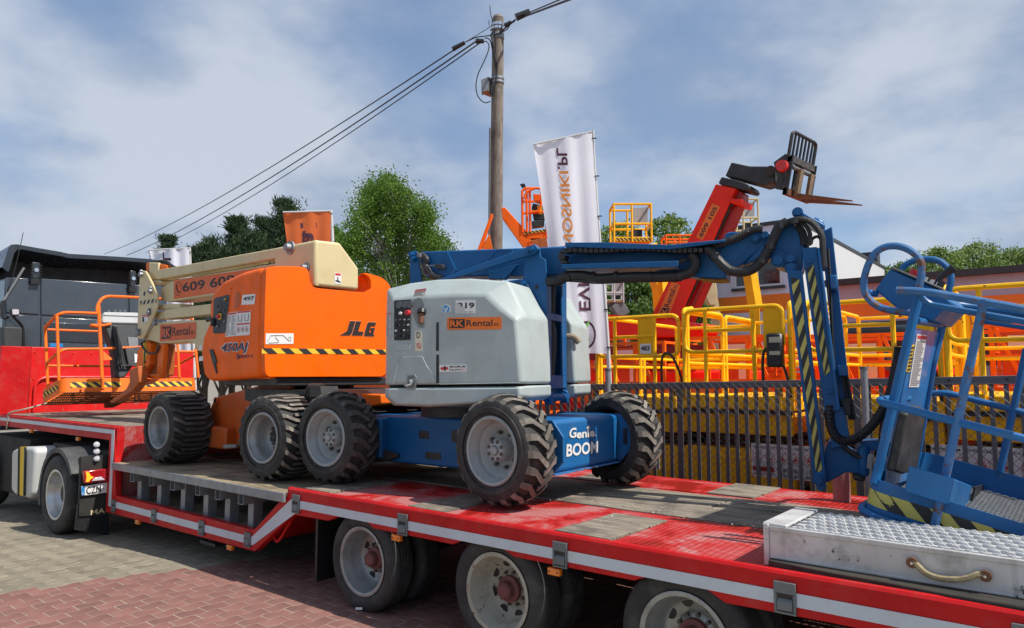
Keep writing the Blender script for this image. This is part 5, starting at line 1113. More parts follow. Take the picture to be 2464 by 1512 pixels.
hazard('hazard_tape', jq([(1172, 682)], BY-.05)[0], jq([(1306, 662)], BY-.05)[0], jq([(1172, 652)], BY-.05)[0], 4, jl, [mat('worn_cream_tape', (.55, .52, .38), .5), ink], slant=-.8)
for (x, y) in ((1185, 430), (1262, 570), (1252, 750), (1165, 920), (1305, 835), (1205, 590)):
    p = jq([(x, y)], BY-.05)[0]
    if (x, y) == (1205, 590): MB().cyl(p, p+Vector((0, -.002, 0)), .032, seg=14).build('hole', black, jl); continue
    MB().cyl(p, p+Vector((0, -.04, 0)), .035, .032, 12).cyl(p+Vector((.0, 0, .05)), p+Vector((0, -.03, .05)), .016, seg=8).build('pivot_pin', galv, jl)
q = [at(*za(x, y), Y=BY-.01) for x, y in ((865, 175), (1010, 355))]
for p, r in zip(q, (.05, .035)): MB().cyl(p, p+Vector((-.0, -.07, 0)), r, r*.8, 12).cyl(p, p+Vector((0, -.02, 0)), r*1.5, seg=16).build('pivot_pin', galv, jl)
q = jq([(1180, 838), (1200, 835), (1238, 815), (1238, 768), (1182, 768)], BY-.05); plate('sticker', q, white, jl)
MB().prism(jq([(1183, 770), (1236, 770), (1236, 780), (1183, 780)], BY-.056), (0, -.001, 0)).build('print', redink, jl)
MB().prism(jq([(1186, 785), (1200, 785), (1202, 825), (1186, 830)], BY-.056), (0, -.001, 0)).build('print', ink, jl)
# phone number banner and rental sticker on the boom
y_ = BY+.05
def bq4(bl, br, tr_, tl, y=y_): return [at(*zb(*p), Y=y) for p in (bl, br, tr_, tl)]
q = bq4((1452, 635), (2300, 508), (2300, 355), (1452, 480)); ban = plate('phone_banner', q, flat('banner_orange', (.70, .12, .015), .5), jl)
cq = quadc(*q)
text('609 609 105', cq(.10, .30), cq(.93, .30), cq(.10, .80), ink, ban, bold=.022, lift=.006)
pc = cq(.05, .52); MB().lathe([(.092, 0), (.083, 0)], pc+Vector((0, -.006, 0)), (0, 1, 0), 28).build('phone_ring', ink, ban, fix=False)
MB().tube(spline([pc+Vector(v) for v in ((-.03, -.006, .05), (-.038, -.006, .02), (-.01, -.006, -.03), (.03, -.006, -.045))], 5), [.014]+[.009]*14+[.014], 5).build('handset_mark', ink, ban)
rk_sticker(quadc(*jq([(1332, 990), (1632, 965), (1640, 825), (1340, 850)])), jl, flat('sticker_orange_deep', (.66, .11, .02), .5))
text('JLG LIFT', at(*za(648, 332), Y=BY+.05), at(*za(890, 290), Y=BY+.05), at(*za(652, 305), Y=BY+.05), ink, jl, bold=.03, shear=.2, lift=.006)
# cables over the boom end and orange fitting
jp([(1216, 335), (1245, 328), (1300, 340), (1390, 350), (1400, 385), (1300, 392), (1240, 402), (1216, 395)], 'rotator_fitting', jorange2, .2, BY+.05)
for k in range(4): MB().tube(spline(jq([(1300, 325+k*8), (1350, 315+k*9), (1400, 330+k*9), (1450, 365+k*4), (1500, 380)], BY+.08+.03*k), 5), .017, 6).build('hose', hosem, jl)
# details on the hood
def sdq(pts): return [at(*za(*p), Y=HY) for p in pts]
cp2 = MB().prism(rnd(sdq([(172, 640), (185, 625), (308, 600), (300, 700), (278, 935), (175, 942), (165, 920)]), .02, 3, True), (0, -.006, 0)).build('control_panel', black, jl, bevel=.004)
MB().tube(rnd(sdq([(172, 636), (310, 600), (278, 938), (165, 945)]), .03, 4, True), .007, 6, True).build('panel_frame', blackm, cp2)
rg = random.Random(9)
p = sdq([(230, 795)])[0]; MB().lathe([(.035, 0), (.035, .008), (.0, .008)], p+Vector((0, -.006, 0)), (0, -1, 0), 16).build('stop_ring', yelink, cp2); MB().cyl(p+Vector((0, -.012, 0)), p+Vector((0, -.04, 0)), .02, seg=12).build('stop_button', redink, cp2)
for k in range(14):
    p = sdq([(rg.uniform(195, 285), rg.uniform(640, 900))])[0]; MB().cyl(p+Vector((0, -.006, 0)), p+Vector((0, -.02, 0)), rg.uniform(.006, .011), seg=8).build('switch', rg.choice([galvd, yelink, black, galv]), cp2)
MB().tube(spline([at(*za(x, y), Y=HY-.02) for x, y in ((110, 830), (130, 820), (158, 835), (155, 880))], 4), .022, 8).build('key_cover', black, jl)
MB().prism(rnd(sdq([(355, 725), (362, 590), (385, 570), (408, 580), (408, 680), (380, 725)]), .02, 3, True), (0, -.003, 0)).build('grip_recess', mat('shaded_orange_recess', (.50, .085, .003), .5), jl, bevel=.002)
MB().tube(sdq([(310, 545), (330, 535), (318, 640), (290, 900), (270, 1030)]), .006, 5).build('moulded_crease', jorange, jl)
hd = MB().prism(rnd(sdq([(132, 1095), (160, 1090), (180, 1130), (205, 1215), (190, 1215), (205, 1310), (195, 1312), (160, 1200)]), .008, 2, True), (0, -.012, 0)).build('door_handle', black, jl, bevel=.006)
def jst(pts, m_=white, nm='sticker'): return plate(nm, sdq(pts), m_, jl)
o = jst([(420, 690), (538, 684), (546, 592), (430, 600)]); text('497', at(*za(436, 655), Y=HY), at(*za(535, 648), Y=HY), at(*za(440, 618), Y=HY), ink, o, bold=.035, lift=.006)
q = sdq([(273, 980), (366, 970), (380, 752), (288, 764)]); o = plate('sticker', q, white, jl); fineprint(q, o, [inkg, redink], 16, 2, .09, 4)
q = sdq([(370, 970), (493, 962), (506, 740), (382, 750)]); o = plate('sticker', q, white, jl); c4 = quadc(*q); yo = Vector((0, -.006, 0))
for (v0, v1) in ((.93, .99), (.44, .50)): MB().add([c4(u, v)+yo for u, v in ((.03, v0), (.97, v0), (.97, v1), (.03, v1))], [(0, 1, 2, 3)]).build('print', redink, o, fix=False)
for u in (.12, .6): MB().tube([c4(u, .85)+yo, c4(u+.02, .6)+yo, c4(u+.25, .58)+yo, c4(u+.28, .85)+yo], .003, 4).build('diagram_line', ink, o)
for u in (.18, .5, .8): MB().lathe([(.030, 0), (.025, 0)], c4(u, .24)+yo, (0, 1, 0), 18).build('ring_print', redink, o, fix=False); MB().bx(-.008, .008, 0, .001, -.014, .014, Frame(c4(u, .24)+yo)).build('symbol_print', ink, o)
for (k, w_, m_, e_) in ((0, .075, white, 7), (1, .035, navy, 0)): text('450AJ', at(*za(236-e_, 1136+e_), Y=HY), at(*za(478+e_, 1126+e_), Y=HY), at(*za(240-e_, 1040-e_), Y=HY), m_, jl, bold=w_*.6, shear=.18, lift=.003+.003*k)
text('SERIES II', at(*za(380, 1172), Y=HY), at(*za(520, 1165), Y=HY), at(*za(382, 1146), Y=HY), navy, jl, bold=.01, lift=.005); text('S', at(*za(376, 1182), Y=HY), at(*za(402, 1180), Y=HY), at(*za(378, 1130), Y=HY), navy, jl, lift=.006)
for q in ([(36, 1100), (60, 1095), (62, 1050), (42, 1055)], [(38, 1198), (72, 1195), (74, 1152), (40, 1158)]): jst(q)
XR = HXR
def xs4(pts): return [at(*za(*p), X=XR) for p in pts]
q = xs4([(634, 1045), (885, 1042), (887, 947), (636, 948)]); o = plate('sticker', q, white, jl); c4 = quadc(*q); xo = Vector((.006, 0, 0))
MB().tube([c4(u, v)+xo for u, v in ((.05, .25), (.12, .5), (.16, .8), (.35, .8), (.35, .55), (.45, .3), (.45, .15), (.1, .12))], .004, 4).tube([c4(u, v)+xo for u, v in ((.3, .82), (.62, .8), (.72, .55), (.8, .35), (.82, .65), (.9, .65), (.9, .3), (.8, .3))], .004, 4).build('diagram_line', inkg, o)
hazard('hazard_tape', at(*za(600, 1130), X=XR), at(*za(1750, 1136), X=XR), at(*za(602, 1080), X=XR), 8, jl, HZ, slant=1.3, lift=.003)
lt = [([(1305, 965), (1370, 925), (1395, 835), (1445, 838), (1412, 945), (1395, 966)], 'J'), ([(1412, 965), (1450, 838), (1498, 840), (1470, 930), (1520, 932), (1508, 968)], 'L'), ([(1530, 972), (1522, 962), (1552, 858), (1566, 846), (1632, 850), (1623, 882), (1584, 880), (1568, 938), (1584, 939), (1590, 920), (1577, 919), (1584, 896), (1622, 898), (1602, 975)], 'G')]
for pts, nm in lt:
    for m_, sc, lf in ((mat('print_outline_'+nm, (.75, .25, .12), .5), 1.06, .003), (mat('logo_black_'+nm, (.022, .016, .014), .5), 1.0, .005)):
        cx_ = sum(p[0] for p in pts)/len(pts); cy_ = sum(p[1] for p in pts)/len(pts)
        MB().prism([at(*za(cx_+(x-cx_)*sc, cy_+(y-cy_)*sc), X=XR)+Vector((lf, 0, 0)) for x, y in pts], (.001, 0, 0)).build('logo_letter', m_, jl)
p = at(*za(1610, 968), X=XR); MB().cyl(p, p+Vector((.005, 0, 0)), .011, seg=10).build('logo_dot', ink, jl)
# basket, tilted up at its trailer side -----------------------------------
tj = R(14); JB = Frame((-11.3, 3.85, 1.565), (math.cos(tj), 0, math.sin(tj)), (0, 1, 0), (-math.sin(tj), 0, math.cos(tj)))
JL_, JW_, JH_ = .78, 2.0, .21
o1 = rnd([Vector((-JL_, 0, 0)), Vector((0, 0, 0)), Vector((0, JW_, 0)), Vector((-JL_, JW_, 0))], .12, 5, True); n = len(o1)
ctr = Vector((-JL_/2, JW_/2, 0)); o2 = [p+(ctr-p).normalized()*.006 for p in o1]
vs = [JB.w(p.x, p.y, z) for pl_ in (o1, o2) for z in (0, JH_) for p in pl_]; fs = []
for i in range(n):
    j = (i+1) % n; fs += [(i, j, n+j, n+i), (2*n+i, 2*n+j, 3*n+j, 3*n+i), (n+i, n+j, 3*n+j, 3*n+i), (i, j, 2*n+j, 2*n+i)]
MB().add(vs, fs).build('toe_board', jorange2, jl, ang=30)
hazard('hazard_tape', JB.w(.001, .12, .07), JB.w(.001, .80, .07), JB.w(.001, .12, .15), 5, jl, HZ, slant=1.2); hazard('hazard_tape', JB.w(.001, 1.1, .07), JB.w(.001, JW_-.1, .07), JB.w(.001, 1.1, .15), 6, jl, HZ, slant=1.2); hazard('hazard_tape', JB.w(-JL_+.1, -.001, .07), JB.w(-.1, -.001, .07), JB.w(-JL_+.1, -.001, .15), 5, jl, HZ, slant=1.2)
fl = MB()
for k in range(6):
    a = -JL_+.02+k*(JL_-.04)/5; fl.bx(a-.035, a+.035, .03, JW_-.03, -.008, .0, JB)
for k in range(60):
    b = .04+k*(JW_-.08)/59; fl.bx(-JL_+.03, -.03, b-.007, b+.007, -.006, -.002, JB)
o = fl.build('floor_grating', mat('rusty_orange_grating', (.16, .05, .015), .7, dirt=((.05, .03, .02), .5, 8)), jl, smooth=False, fix=False); o['kind'] = 'stuff'
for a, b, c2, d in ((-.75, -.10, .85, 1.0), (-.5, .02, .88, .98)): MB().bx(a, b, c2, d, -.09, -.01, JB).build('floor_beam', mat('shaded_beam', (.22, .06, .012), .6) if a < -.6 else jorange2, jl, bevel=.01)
def jx(x, y, k=0): return JB.x(*zb(x, y), k)
def jy(x, y, k=.01): return JB.y(*zb(x, y), k)
def jt(pts, nm, r=.021, rad=.05): return MB().tube(rnd(pts, rad, 5), r, 8).build(nm, jorange2, jl)
jt([jy(376, 862), jy(400, 1390)], 'guard_post'); jt([jx(474, 770), jx(492, 1315)], 'guard_post'); jt([jx(822, 690), jx(856, 1385)], 'guard_post', .026)
jt([jy(374, 872), jx(472, 768, -.02), jx(540, 745), jx(822, 755)], 'top_rail', .023, .1); jt([jx(812, 760), jx(810, 690), jx(850, 628), jx(900, 610), jx(1160, 622), jx(1400, 635)], 'top_rail', .024, .15)
jt([jx(395, 888, -.6), jx(480, 892, -.6), jx(862, 906, -.6)], 'mid_rail', .018); jt([jy(388, 1170), jx(480, 1085, -.01), jx(535, 1052), jx(835, 1050), jx(1170, 1035)], 'mid_rail', .02, .08); jt([jx(405, 1190, -.7), jx(945, 1195, -.7)], 'mid_rail', .018)
jt([jx(752, 862), jx(770, 850), jx(860, 856), jx(925, 842)], 'hook_bar', .02); MB().lathe([(.045, -.015), (.06, 0), (.045, .015), (.03, 0), (.045, -.015)], jx(785, 862, .02), (0, .3, 1), 16).build('lanyard_ring', jorange2, jl)
jt([jx(1380, 1010), jx(1405, 1290)], 'guard_post', .022); jt([jx(1350, 1015), jx(1330, 1290)], 'guard_post', .022); jt([jx(1480, 1010), jx(1495, 1290)], 'guard_post', .022); jt([jx(1630, 1050), jx(1655, 1290)], 'guard_post', .022)
jt([jx(1340, 1070), jx(1640, 1075), jx(1640, 1100, -.05), jx(1500, 1170, -.4)], 'mid_rail', .02); jt([jx(1420, 1195, -.6), jx(1500, 1200, -.6)], 'mid_rail', .016); jt([jx(1460, 795, -.2), jx(1600, 795, -.2), jx(1615, 830, -.2)], 'top_rail', .02)
MB().prism([jx(860, 1065, .01), jx(945, 1140, .01), jx(862, 1145, .01)], JB.e1*-.008).build('gusset_plate', jorange2, jl)
# console with grey lid
cn = MB().prism([jx(870, 740, -.02), jx(1155, 745, -.02), jx(1155, 840, -.02), jx(855, 835, -.02), jx(850, 800, -.02)], JB.e1*-.25).build('console_lid', mat('pale_grey_lid', (.42, .44, .45), .45, var=.06, dirt=((.3, .3, .3), .3, 6)), jl, bevel=.02)
MB().prism([jx(866, 768, -.015), jx(1155, 778, -.015), jx(1155, 784, -.015), jx(866, 774, -.015)], JB.e1*-.01).build('lid_seam', black, cn)
for x in (905, 960, 1000, 1040): MB().cyl(jx(x, 742, -.1), jx(x, 728, -.1), .02, seg=8).build('knob', galvd, cn)
MB().prism([jx(868, 842, -.03), jx(1150, 842, -.03), jx(1110, 1190, -.03), jx(1040, 1290, -.03), jx(965, 1290, -.03), jx(945, 1050, -.03), jx(900, 930, -.03)], JB.e1*-.18).build('console_support', mat('dark_grey_plastic', (.022, .026, .03), .5, var=.2), jl, bevel=.02)
for k in range(5): MB().tube(spline([jx(945+k*9, 870, 0), jx(950+k*8, 930, .02), jx(970+k*12, 1050, .02), jx(960+k*22, 1180, .03), jx(1060+k*12, 1190, .04), jx(1170, 1140+k*14, .05)], 5), .012, 6).build('cable', hosem, jl)
MB().prism([jx(1065, 950, -.02), jx(1150, 955, -.02), jx(1150, 1030, -.02), jx(1075, 1030, -.02)], JB.e1*.004).build('plate', galvd, jl)
MB().prism([jx(1045, 1045, .04), jx(1170, 1030, .04), jx(1180, 1160, .04), jx(1070, 1180, .04)], JB.e1*-.1).build('valve_manifold', blackm, jl, bevel=.01)
MB().prism([jx(1122, 1090, .06), jx(1195, 1110, .06), jx(1185, 1150, .06), jx(1125, 1165, .06)], JB.e1*-.02).build('pale_bracket', white, jl)
# link between boom end and basket
LY = BY+.0
jp([(1075, 1225), (1150, 1190), (1158, 1330), (1105, 1400), (935, 1505), (905, 1492), (1050, 1382), (1078, 1325)], 'basket_arm', mat('grimy_orange', (.42, .09, .008), .55, dirt=((.16, .06, .03), .6, 6)), .12, BY-.25, .015); jp([(1145, 1060), (1215, 985), (1250, 1010), (1245, 1180), (1180, 1290), (1130, 1230)], 'jib_arm', jorange2, .2, BY-.02, .015)
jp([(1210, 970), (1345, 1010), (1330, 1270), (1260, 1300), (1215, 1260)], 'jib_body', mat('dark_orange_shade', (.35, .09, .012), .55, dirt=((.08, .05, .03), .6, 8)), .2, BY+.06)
jp([(1190, 990), (1212, 975), (1225, 1100), (1195, 1200)], 'warning_band', yelink, .02, BY-.03, .002); jp([(1200, 1060), (1215, 1055), (1205, 1160), (1195, 1180)], 'jib_edge', blackm, .02, BY-.035, .002)
for pts in ([(1320, 1010), (1370, 1010), (1350, 1290), (1300, 1290)],): jp(pts, 'jib_link', jorange2, .06, BY-.04)
p = jq([(1250, 1278), (1345, 1280)], BY-.06); MB().cyl(p[0], p[1], .028, seg=12).build('pivot_pin', jorange2, jl); MB().tube(spline(jq([(1210, 985), (1180, 1010), (1230, 1080), (1300, 1080), (1330, 1020)], BY-.06), 5), .014, 6).build('hose', hosem, jl)
jp([(1095, 1355), (1180, 1300), (1260, 1300), (1200, 1345)], 'pivot_ear', jorange2, .12, BY-.1)
# ================================================================== YARD BEHIND THE TRAILER
# fence of grey steel slats with chain link in front ----------------------
fe = thing('slat_fence', 'long grey steel slat fence between the trailer and the yellow lifts', 'fence', (-3.5, 7.12, 0))
def ftop(x): return 1.70+(x+4.6)*.025
MBr = MB()
sm = mat('grey_slat_steel', (.115, .125, .145), .5, .3, var=.15)
me0 = None; k = 0; x = -9.6
SLATM = {}
while x < .9:
    zt = ftop(x)-.05
    wide = (k % 17 == 9)
    o = MB().bx(x-(.03 if wide else .017), x+(.03 if wide else .017), 7.10-.011, 7.10+.011, .05, zt).build('fence_post' if wide else 'slat', sm, fe)
    x += .1035; k += 1
m = MB(); m.prism([(-9.7, 7.07, ftop(-9.7)-.07), (1.0, 7.07, ftop(1.0)-.07), (1.0, 7.07, ftop(1.0)), (-9.7, 7.07, ftop(-9.7))], (0, .06, 0)).build('top_rail', sm, fe, bevel=.004)
m = MB()
for k in range(26):
    x = -9.5+k*.41; m.cyl((x, 7.068, ftop(x)-.03), (x, 7.06, ftop(x)-.03), .01, seg=6)
o = m.build('rail_screw', black, fe); o['kind'] = 'stuff'
cf = thing('chain_link_fence', 'chain link wire fence with round galvanised posts in front of the grey slats', 'fence', (-3.5, 7.0, 0))
wirem = mat('fence_wire', (.085, .085, .085), .55, .2, var=.15)
m = MB(); X0, X1 = -9.6, .9; zt = 1.66; cell = .08
k = -int(zt/cell)-2
def wire(sg):
    n = int((X1-X0+zt)/cell)+2
    for i in range(n):
        xs0 = X0-(zt if sg > 0 else 0)+i*cell; p = []
        t0, t1 = 0.0, zt
        xa = lambda t: xs0+t if sg > 0 else xs0-t
        if sg > 0: t0 = max(t0, X0-xs0); t1 = min(t1, X1-xs0)
        else: t0 = max(t0, xs0-X1); t1 = min(t1, xs0-X0)
        if t1-t0 < .03: continue
        yy = 7.02+.002*sg; m.tube([(xa(t0), yy, .05+t0+.02), (xa(t1), yy, .05+t1+.02)], .0021, 4)
wire(1); wire(-1)
o = m.build('wire_mesh', wirem, cf, smooth=False, fix=False); o['kind'] = 'stuff'
for zz in (1.72, .95): MB().tube([(X0, 7.015, zz), (X1, 7.015, zz+.02)], .002, 4).build('tension_wire', wirem, cf)
for xx in (at(1465, 920, Y=7.0).x, at(2081, 920, Y=7.0).x, -7.0, 1.3):
    o = MB().cyl((xx, 6.98, .03), (xx, 6.98, 1.86), .032, seg=14).build('post', galv, cf); MB().cyl((xx, 6.98, 1.86), (xx, 6.98, 1.885), .038, seg=14).build('post_cap', galvd, o)
# notices on the yard side of the slats
def notice(x0, x1, z0, z1, label, nums):
    t = thing('fence_notice', label, 'notice', ((x0+x1)/2, 7.13, z0), 0, 'rental notices behind the fence slats')
    q = [Vector((x0, 7.13, z0)), Vector((x1, 7.13, z0)), Vector((x1, 7.13, z1)), Vector((x0, 7.13, z1))]; c4 = quadc(*q); yo = Vector((0, -.003, 0))
    sh_ = MB().prism(q, (0, .004, 0)).build('sheet', white, t)
    def tx(s, u0, v0, u1, v1, m_=navy, b=.015): text(s, c4(u0, v0), c4(u1, v0), c4(u0, v1), m_, sh_, bold=b, lift=.003)
    tx('WYNAJEM • SPRZEDAŻ • SZKOLENIA', .02, .85, .98, .95)
    for k in range(5):
        c = c4(.1+.2*k, .62)+yo; MB().lathe([(.047, 0), (.042, 0)], c, (0, 1, 0), 24).build('ring_print', redink, sh_, fix=False)
        MB().add([c+Vector((sx, -.001, sz)) for sx, sz in ((-.02, -.03), (.025, -.03), (.02, -.012), (.0, .0), (.012, .025), (.004, .027), (-.01, .0), (-.022, -.012))], [tuple(range(8))]).build('lift_symbol', redink, sh_, fix=False)
        MB().add([c4(.1+.2*k+a, b)+yo for a, b in ((-.06, .40), (.06, .40), (.06, .42), (-.06, .42))], [(0, 1, 2, 3)]).build('caption', inkg, sh_, fix=False)
    b_ = MB().add([c4(u, v)+yo for u, v in ((.02, .17), (.36, .17), (.36, .31), (.02, .31))], [(0, 1, 2, 3)]).build('red_band', mat('band_red', (.50, .03, .015), .5), sh_, fix=False)
    tx('K Rental', .04, .195, .33, .285, white)
    tx('609 609 105', .50, .18, .98, .31, navy, .02); tx('509 609 609', .50, .03, .98, .15, navy, .02); tx('FAJNEPODNOSNIKI.PL', .02, .05, .36, .12, redink, .005)
    for v in (.24, .09): MB().lathe([(.020, 0), (.015, 0)], c4(.44, v)+yo, (0, 1, 0), 16).build('phone_ring', navy, sh_, fix=False)
notice(-2.64, -2.02, .80, 1.125, 'white rental notice behind the slats beside the striped blue jib', 0)
notice(-1.06, -.30, .83, 1.21, 'white rental notice behind the slats beyond the blue basket', 1)
notice(-4.22, -3.66, .78, 1.06, 'white rental notice behind the slats beside the far front tyre', 2)
# yellow scissor lifts ---------------------------------------------------
def ltube(par, pts, r=.022, nm='rail', m_=yelpipe, rad=.09): return MB().tube(rnd(pts, rad, 5), r, 8).build(nm, m_, par)
def scissor(label, withnum):
    t = thing('scissor_lift', label, 'scissor lift', (0, 0, 0), 0, 'yellow scissor lifts parked behind the fence')
    W = .60
    MB().bx(-W, W, .05, 2.3, .30, .98).build('chassis', yelshade, t, bevel=.02)
    MB().prism([(-W-.005, -.0, .30), (W+.005, 0, .30), (W+.005, 0, .98), (.28, 0, .98), (.18, 0, .90), (-.18, 0, .90), (-.28, 0, .98), (-W-.005, 0, .98)], (0, .05, 0)).build('front_panel', yelshade, t, bevel=.01)
    for sx in (-1, 1):
        for yy in (.35, 1.95): MB().lathe([(.1, 0), (.30, .02), (.32, .05), (.32, .2), (.30, .23), (.1, .25)], (sx*(W+.02)-(0 if sx > 0 else .25)+(-.23 if sx > 0 else .23), yy, .32), (1, 0, 0), 24).build('wheel', rubber, t)
    for k in range(5): MB().bx(-.45, .45, .25+.02*k, 2.1, .92+k*.045, .95+k*.045).build('scissor_arm', mat('shaded_gap_brown', (.12, .06, .012), .6) if k == 0 and 'shaded_gap_brown' not in MATS else MATS['shaded_gap_brown'], t)  # arms coloured dark brown to give the shaded gap under the platform
    MB().prism([(-W, -.0, 1.14), (W, .0, 1.14), (W, 0, 1.39), (-W, 0, 1.39)], (0, .04, 0)).build('front_beam', yelshade, t, bevel=.01)
    MB().bx(-W, W, .05, 2.35, 1.16, 1.38).build('platform_base', yelshade, t, bevel=.01)
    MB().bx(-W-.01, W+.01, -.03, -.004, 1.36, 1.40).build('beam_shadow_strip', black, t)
    MB().bx(-W-.02, W+.02, -.02, 2.4, 1.40, 1.545).build('toe_board', yel, t, bevel=.012)
    for sx in (-.42, .0, .42): MB().bx(sx-.1, sx+.1, -.06, -.021, 1.42, 1.56).build('corner_bracket', yel, t, bevel=.01)
    # front loop, rails and posts
    zt, zl, zm = 2.52, 2.04, 2.28
    MB().tube(rnd([Vector((-W+.02, 0, zt)), Vector((W-.06, 0, zt)), Vector((W-.06, 0, zl)), Vector((-W+.02, 0, zl))], .11, 5, True), .024, 8, True).build('front_loop', yelpipe, t)
    for px in (-.33, .22): ltube(t, [(px, 0, 1.5), (px, 0, zt)], .023, 'post')
    ltube(t, [(-.33, 0, zm), (.22, 0, zm)], .021, 'mid_rail')
    MB().bx(.0, .20, -.008, -.002, zl, zt).build('gate_plate', yel, t)
    for sx in (-1, 1):
        ltube(t, [(sx*W, .1, 1.5), (sx*W, .1, zt+.03), (sx*W, 1.15, zt+.03), (sx*W, 1.15, 1.5)], .026, 'side_rail'); ltube(t, [(sx*W, 1.25, 1.5), (sx*W, 1.25, zt+.02), (sx*W, 2.3, zt+.02), (sx*W, 2.3, 1.5)], .026, 'side_rail')
        ltube(t, [(sx*(W-.0), .02, 1.5), (sx*W, .02, zt+.02), (sx*W, .25, zt+.05)], .025, 'corner_post', rad=.06)
        ltube(t, [(sx*W, .1, zl), (sx*W, 2.3, zl)], .02, 'mid_rail'); ltube(t, [(sx*W, .1, zl-.12), (sx*W, 2.3, zl-.12)], .018, 'lower_rail')
    for z in (zt, zl, 1.92): ltube(t, [(-W, 2.33, z), (W, 2.33, z)], .022, 'end_rail')
    for sx in (-W, .48): MB().bx(sx-.035, sx+.035, -.04, .0, 1.52, 1.70).build('hinge_plate', mat('worn_yellow_hinge', (.5, .28, .02), .6, chips=((.05, .04, .03), .5, 30)) if 'worn_yellow_hinge' not in MATS else MATS['worn_yellow_hinge'], t)
    MB().tube(spline([(.33, -.03, 1.45), (.32, -.03, 1.9), (.36, -.03, 2.06), (.46, -.03, 2.03), (.56, -.02, 1.8), (.60, 0, 1.5)], 6), .016, 6).build('cable', black, t)
    return t
lab = ['yellow scissor lift carrying the 483 number plate, beside the white banner', 'yellow scissor lift with black control box, left of the striped blue jib', 'yellow scissor lift between the striped blue jib and the blue basket console', 'yellow scissor lift behind the blue basket at the right edge']
pos = [(-4.22, 7.72), (-2.98, 7.62), (-1.62, 7.62), (-.36, 7.6)]
proto = scissor(lab[0], True)
lifts = [proto]
for i in range(1, 4):
    c = copy_tree(proto); c['label'] = lab[i]; lifts.append(c)
for o, (x, y), dz in zip(lifts, pos, (0, .03, .02, .08)): o.location = (x, y, dz)
for c_, dx in zip(lifts[1:], (.33, .36, .20)):
    for ch in COL.objects:
        if ch.parent == c_ and ch.name.startswith('gate_plate'): ch.location.x = dx; ch.scale.x = 1.0
def onto(t, mb, name, m_):
    """build in the lift's own axes"""
    me = mb.build(name, m_, None); me.parent = t; return me
c = lifts[0]; me = onto(c, MB().bx(.03, .175, -.013, -.009, 2.07, 2.19), 'number_plate', white)
ORG['tmp'] = Vector((0, 0, 0))
px, py = pos[0]; v = Vector((px, py, 0))
tx_ = text('483', v+Vector((.045, -.014, 2.105)), v+Vector((.16, -.014, 2.105)), v+Vector((.045, -.014, 2.165)), ink, c, name='tmp_lettering', bold=.03, lift=.002)
for q in tx_.data.vertices: q.co = q.co-v
tx_.parent = me; tx_.name = 'lettering'
c = lifts[1]
cb2 = onto(c, MB().bx(.38, .55, -.10, .0, 1.86, 2.22), 'control_box', black); cb2.modifiers.new('b', 'BEVEL').width = .02
o = MB().bx(.42, .53, -.104, -.101, 2.12, 2.18).bx(.42, .53, -.104, -.101, 1.99, 2.03).build('control_label', mat('label_khaki', (.45, .42, .3), .5), None); o.parent = cb2
# orange lifts further back ----------------------------------------------
def orange_lift(label):
    t = thing('scissor_lift', label, 'scissor lift', (0, 0, 0), 0, 'orange scissor lifts in the row behind')
    W = .85
    MB().bx(-W, W, .0, 1.2, .25, .95).build('chassis', jdark, t, bevel=.02)
    MB().bx(-W+.1, W-.1, .1, 1.1, .95, 1.35).build('scissor_stack', jorange2, t)
    MB().bx(-W, W, -.03, 1.25, 1.35, 1.62).build('platform_base', lorange, t, bevel=.01)
    zt = 2.34
    for z, h in ((zt, .05), (1.98, .045), (1.68, .05)): MB().bx(-W, W, -.02, .02, z-h/2, z+h/2).build('rail', lorange, t); MB().bx(-W, W, 1.2, 1.24, z-h/2, z+h/2).build('rail', lorange, t)
    for x in (-W+.02, -.32, .30, W-.02): MB().bx(x-.025, x+.025, -.025, .025, 1.6, zt).build('post', lorange, t)
    for x in (-W+.02, W-.02):
        for z in (zt, 1.98): MB().bx(x-.02, x+.02, 0, 1.2, z-.02, z+.02).build('rail', lorange, t)
        MB().bx(x-.025, x+.025, 1.18, 1.24, 1.6, zt).build('post', lorange, t)
    MB().bar((-.30, -.0, zt), (-.02, 0, 1.66), .05, .04).build('brace', lorange, t); MB().bar((.32, 0, zt), (.62, 0, 1.66), .05, .04).build('brace', lorange, t)
    MB().bx(-.25, .24, .25, .30, 1.6, 2.28).build('control_panel', mat('deep_orange_panel', (.55, .07, .008), .5) if 'deep_orange_panel' not in MATS else MATS['deep_orange_panel'], t)
    MB().bx(-.18, .2, .243, .248, 2.08, 2.24).build('sticker', white, t); MB().bx(.06, .2, .243, .248, 1.68, 1.98).build('sticker', white, t)
    for sx in (-.75, .6): MB().lathe([(.05, 0), (.3, 0), (.3, .2), (.05, .2)], (sx, .1, .3), (1, 0, 0), 20).build('wheel', rubber, t)
    return t
lab = ['orange scissor lift behind the lift marked 483', 'orange scissor lift with diagonal braces behind the second yellow lift', 'orange scissor lift behind the blue jib arms', 'orange scissor lift right of the blue basket console', 'orange scissor lift at the far right edge of the yard', 'orange scissor lift seen under the orange hood', 'orange scissor lift behind the wide front tyre', 'orange scissor lift behind the orange basket', 'orange scissor lift showing between the two booms low down', 'raised orange scissor lift in the last row behind the white banner foot', 'orange scissor lift in the last row behind the lift marked 483', 'orange scissor lift in the last row behind the black control box', 'orange scissor lift in the last row right of the green rack']
proto = orange_lift(lab[0]); xs_ = [(-6.05, 10.4), (-4.2, 10.5), (-2.35, 10.3), (-.5, 10.2), (1.35, 10.2), (-10.2, 9.6), (-12.0, 9.8), (-14.0, 9.9), (-8.3, 9.7), (-8.2, 12.9), (-3.9, 14.2), (-4.9, 14.6), (-.2, 12.6)]
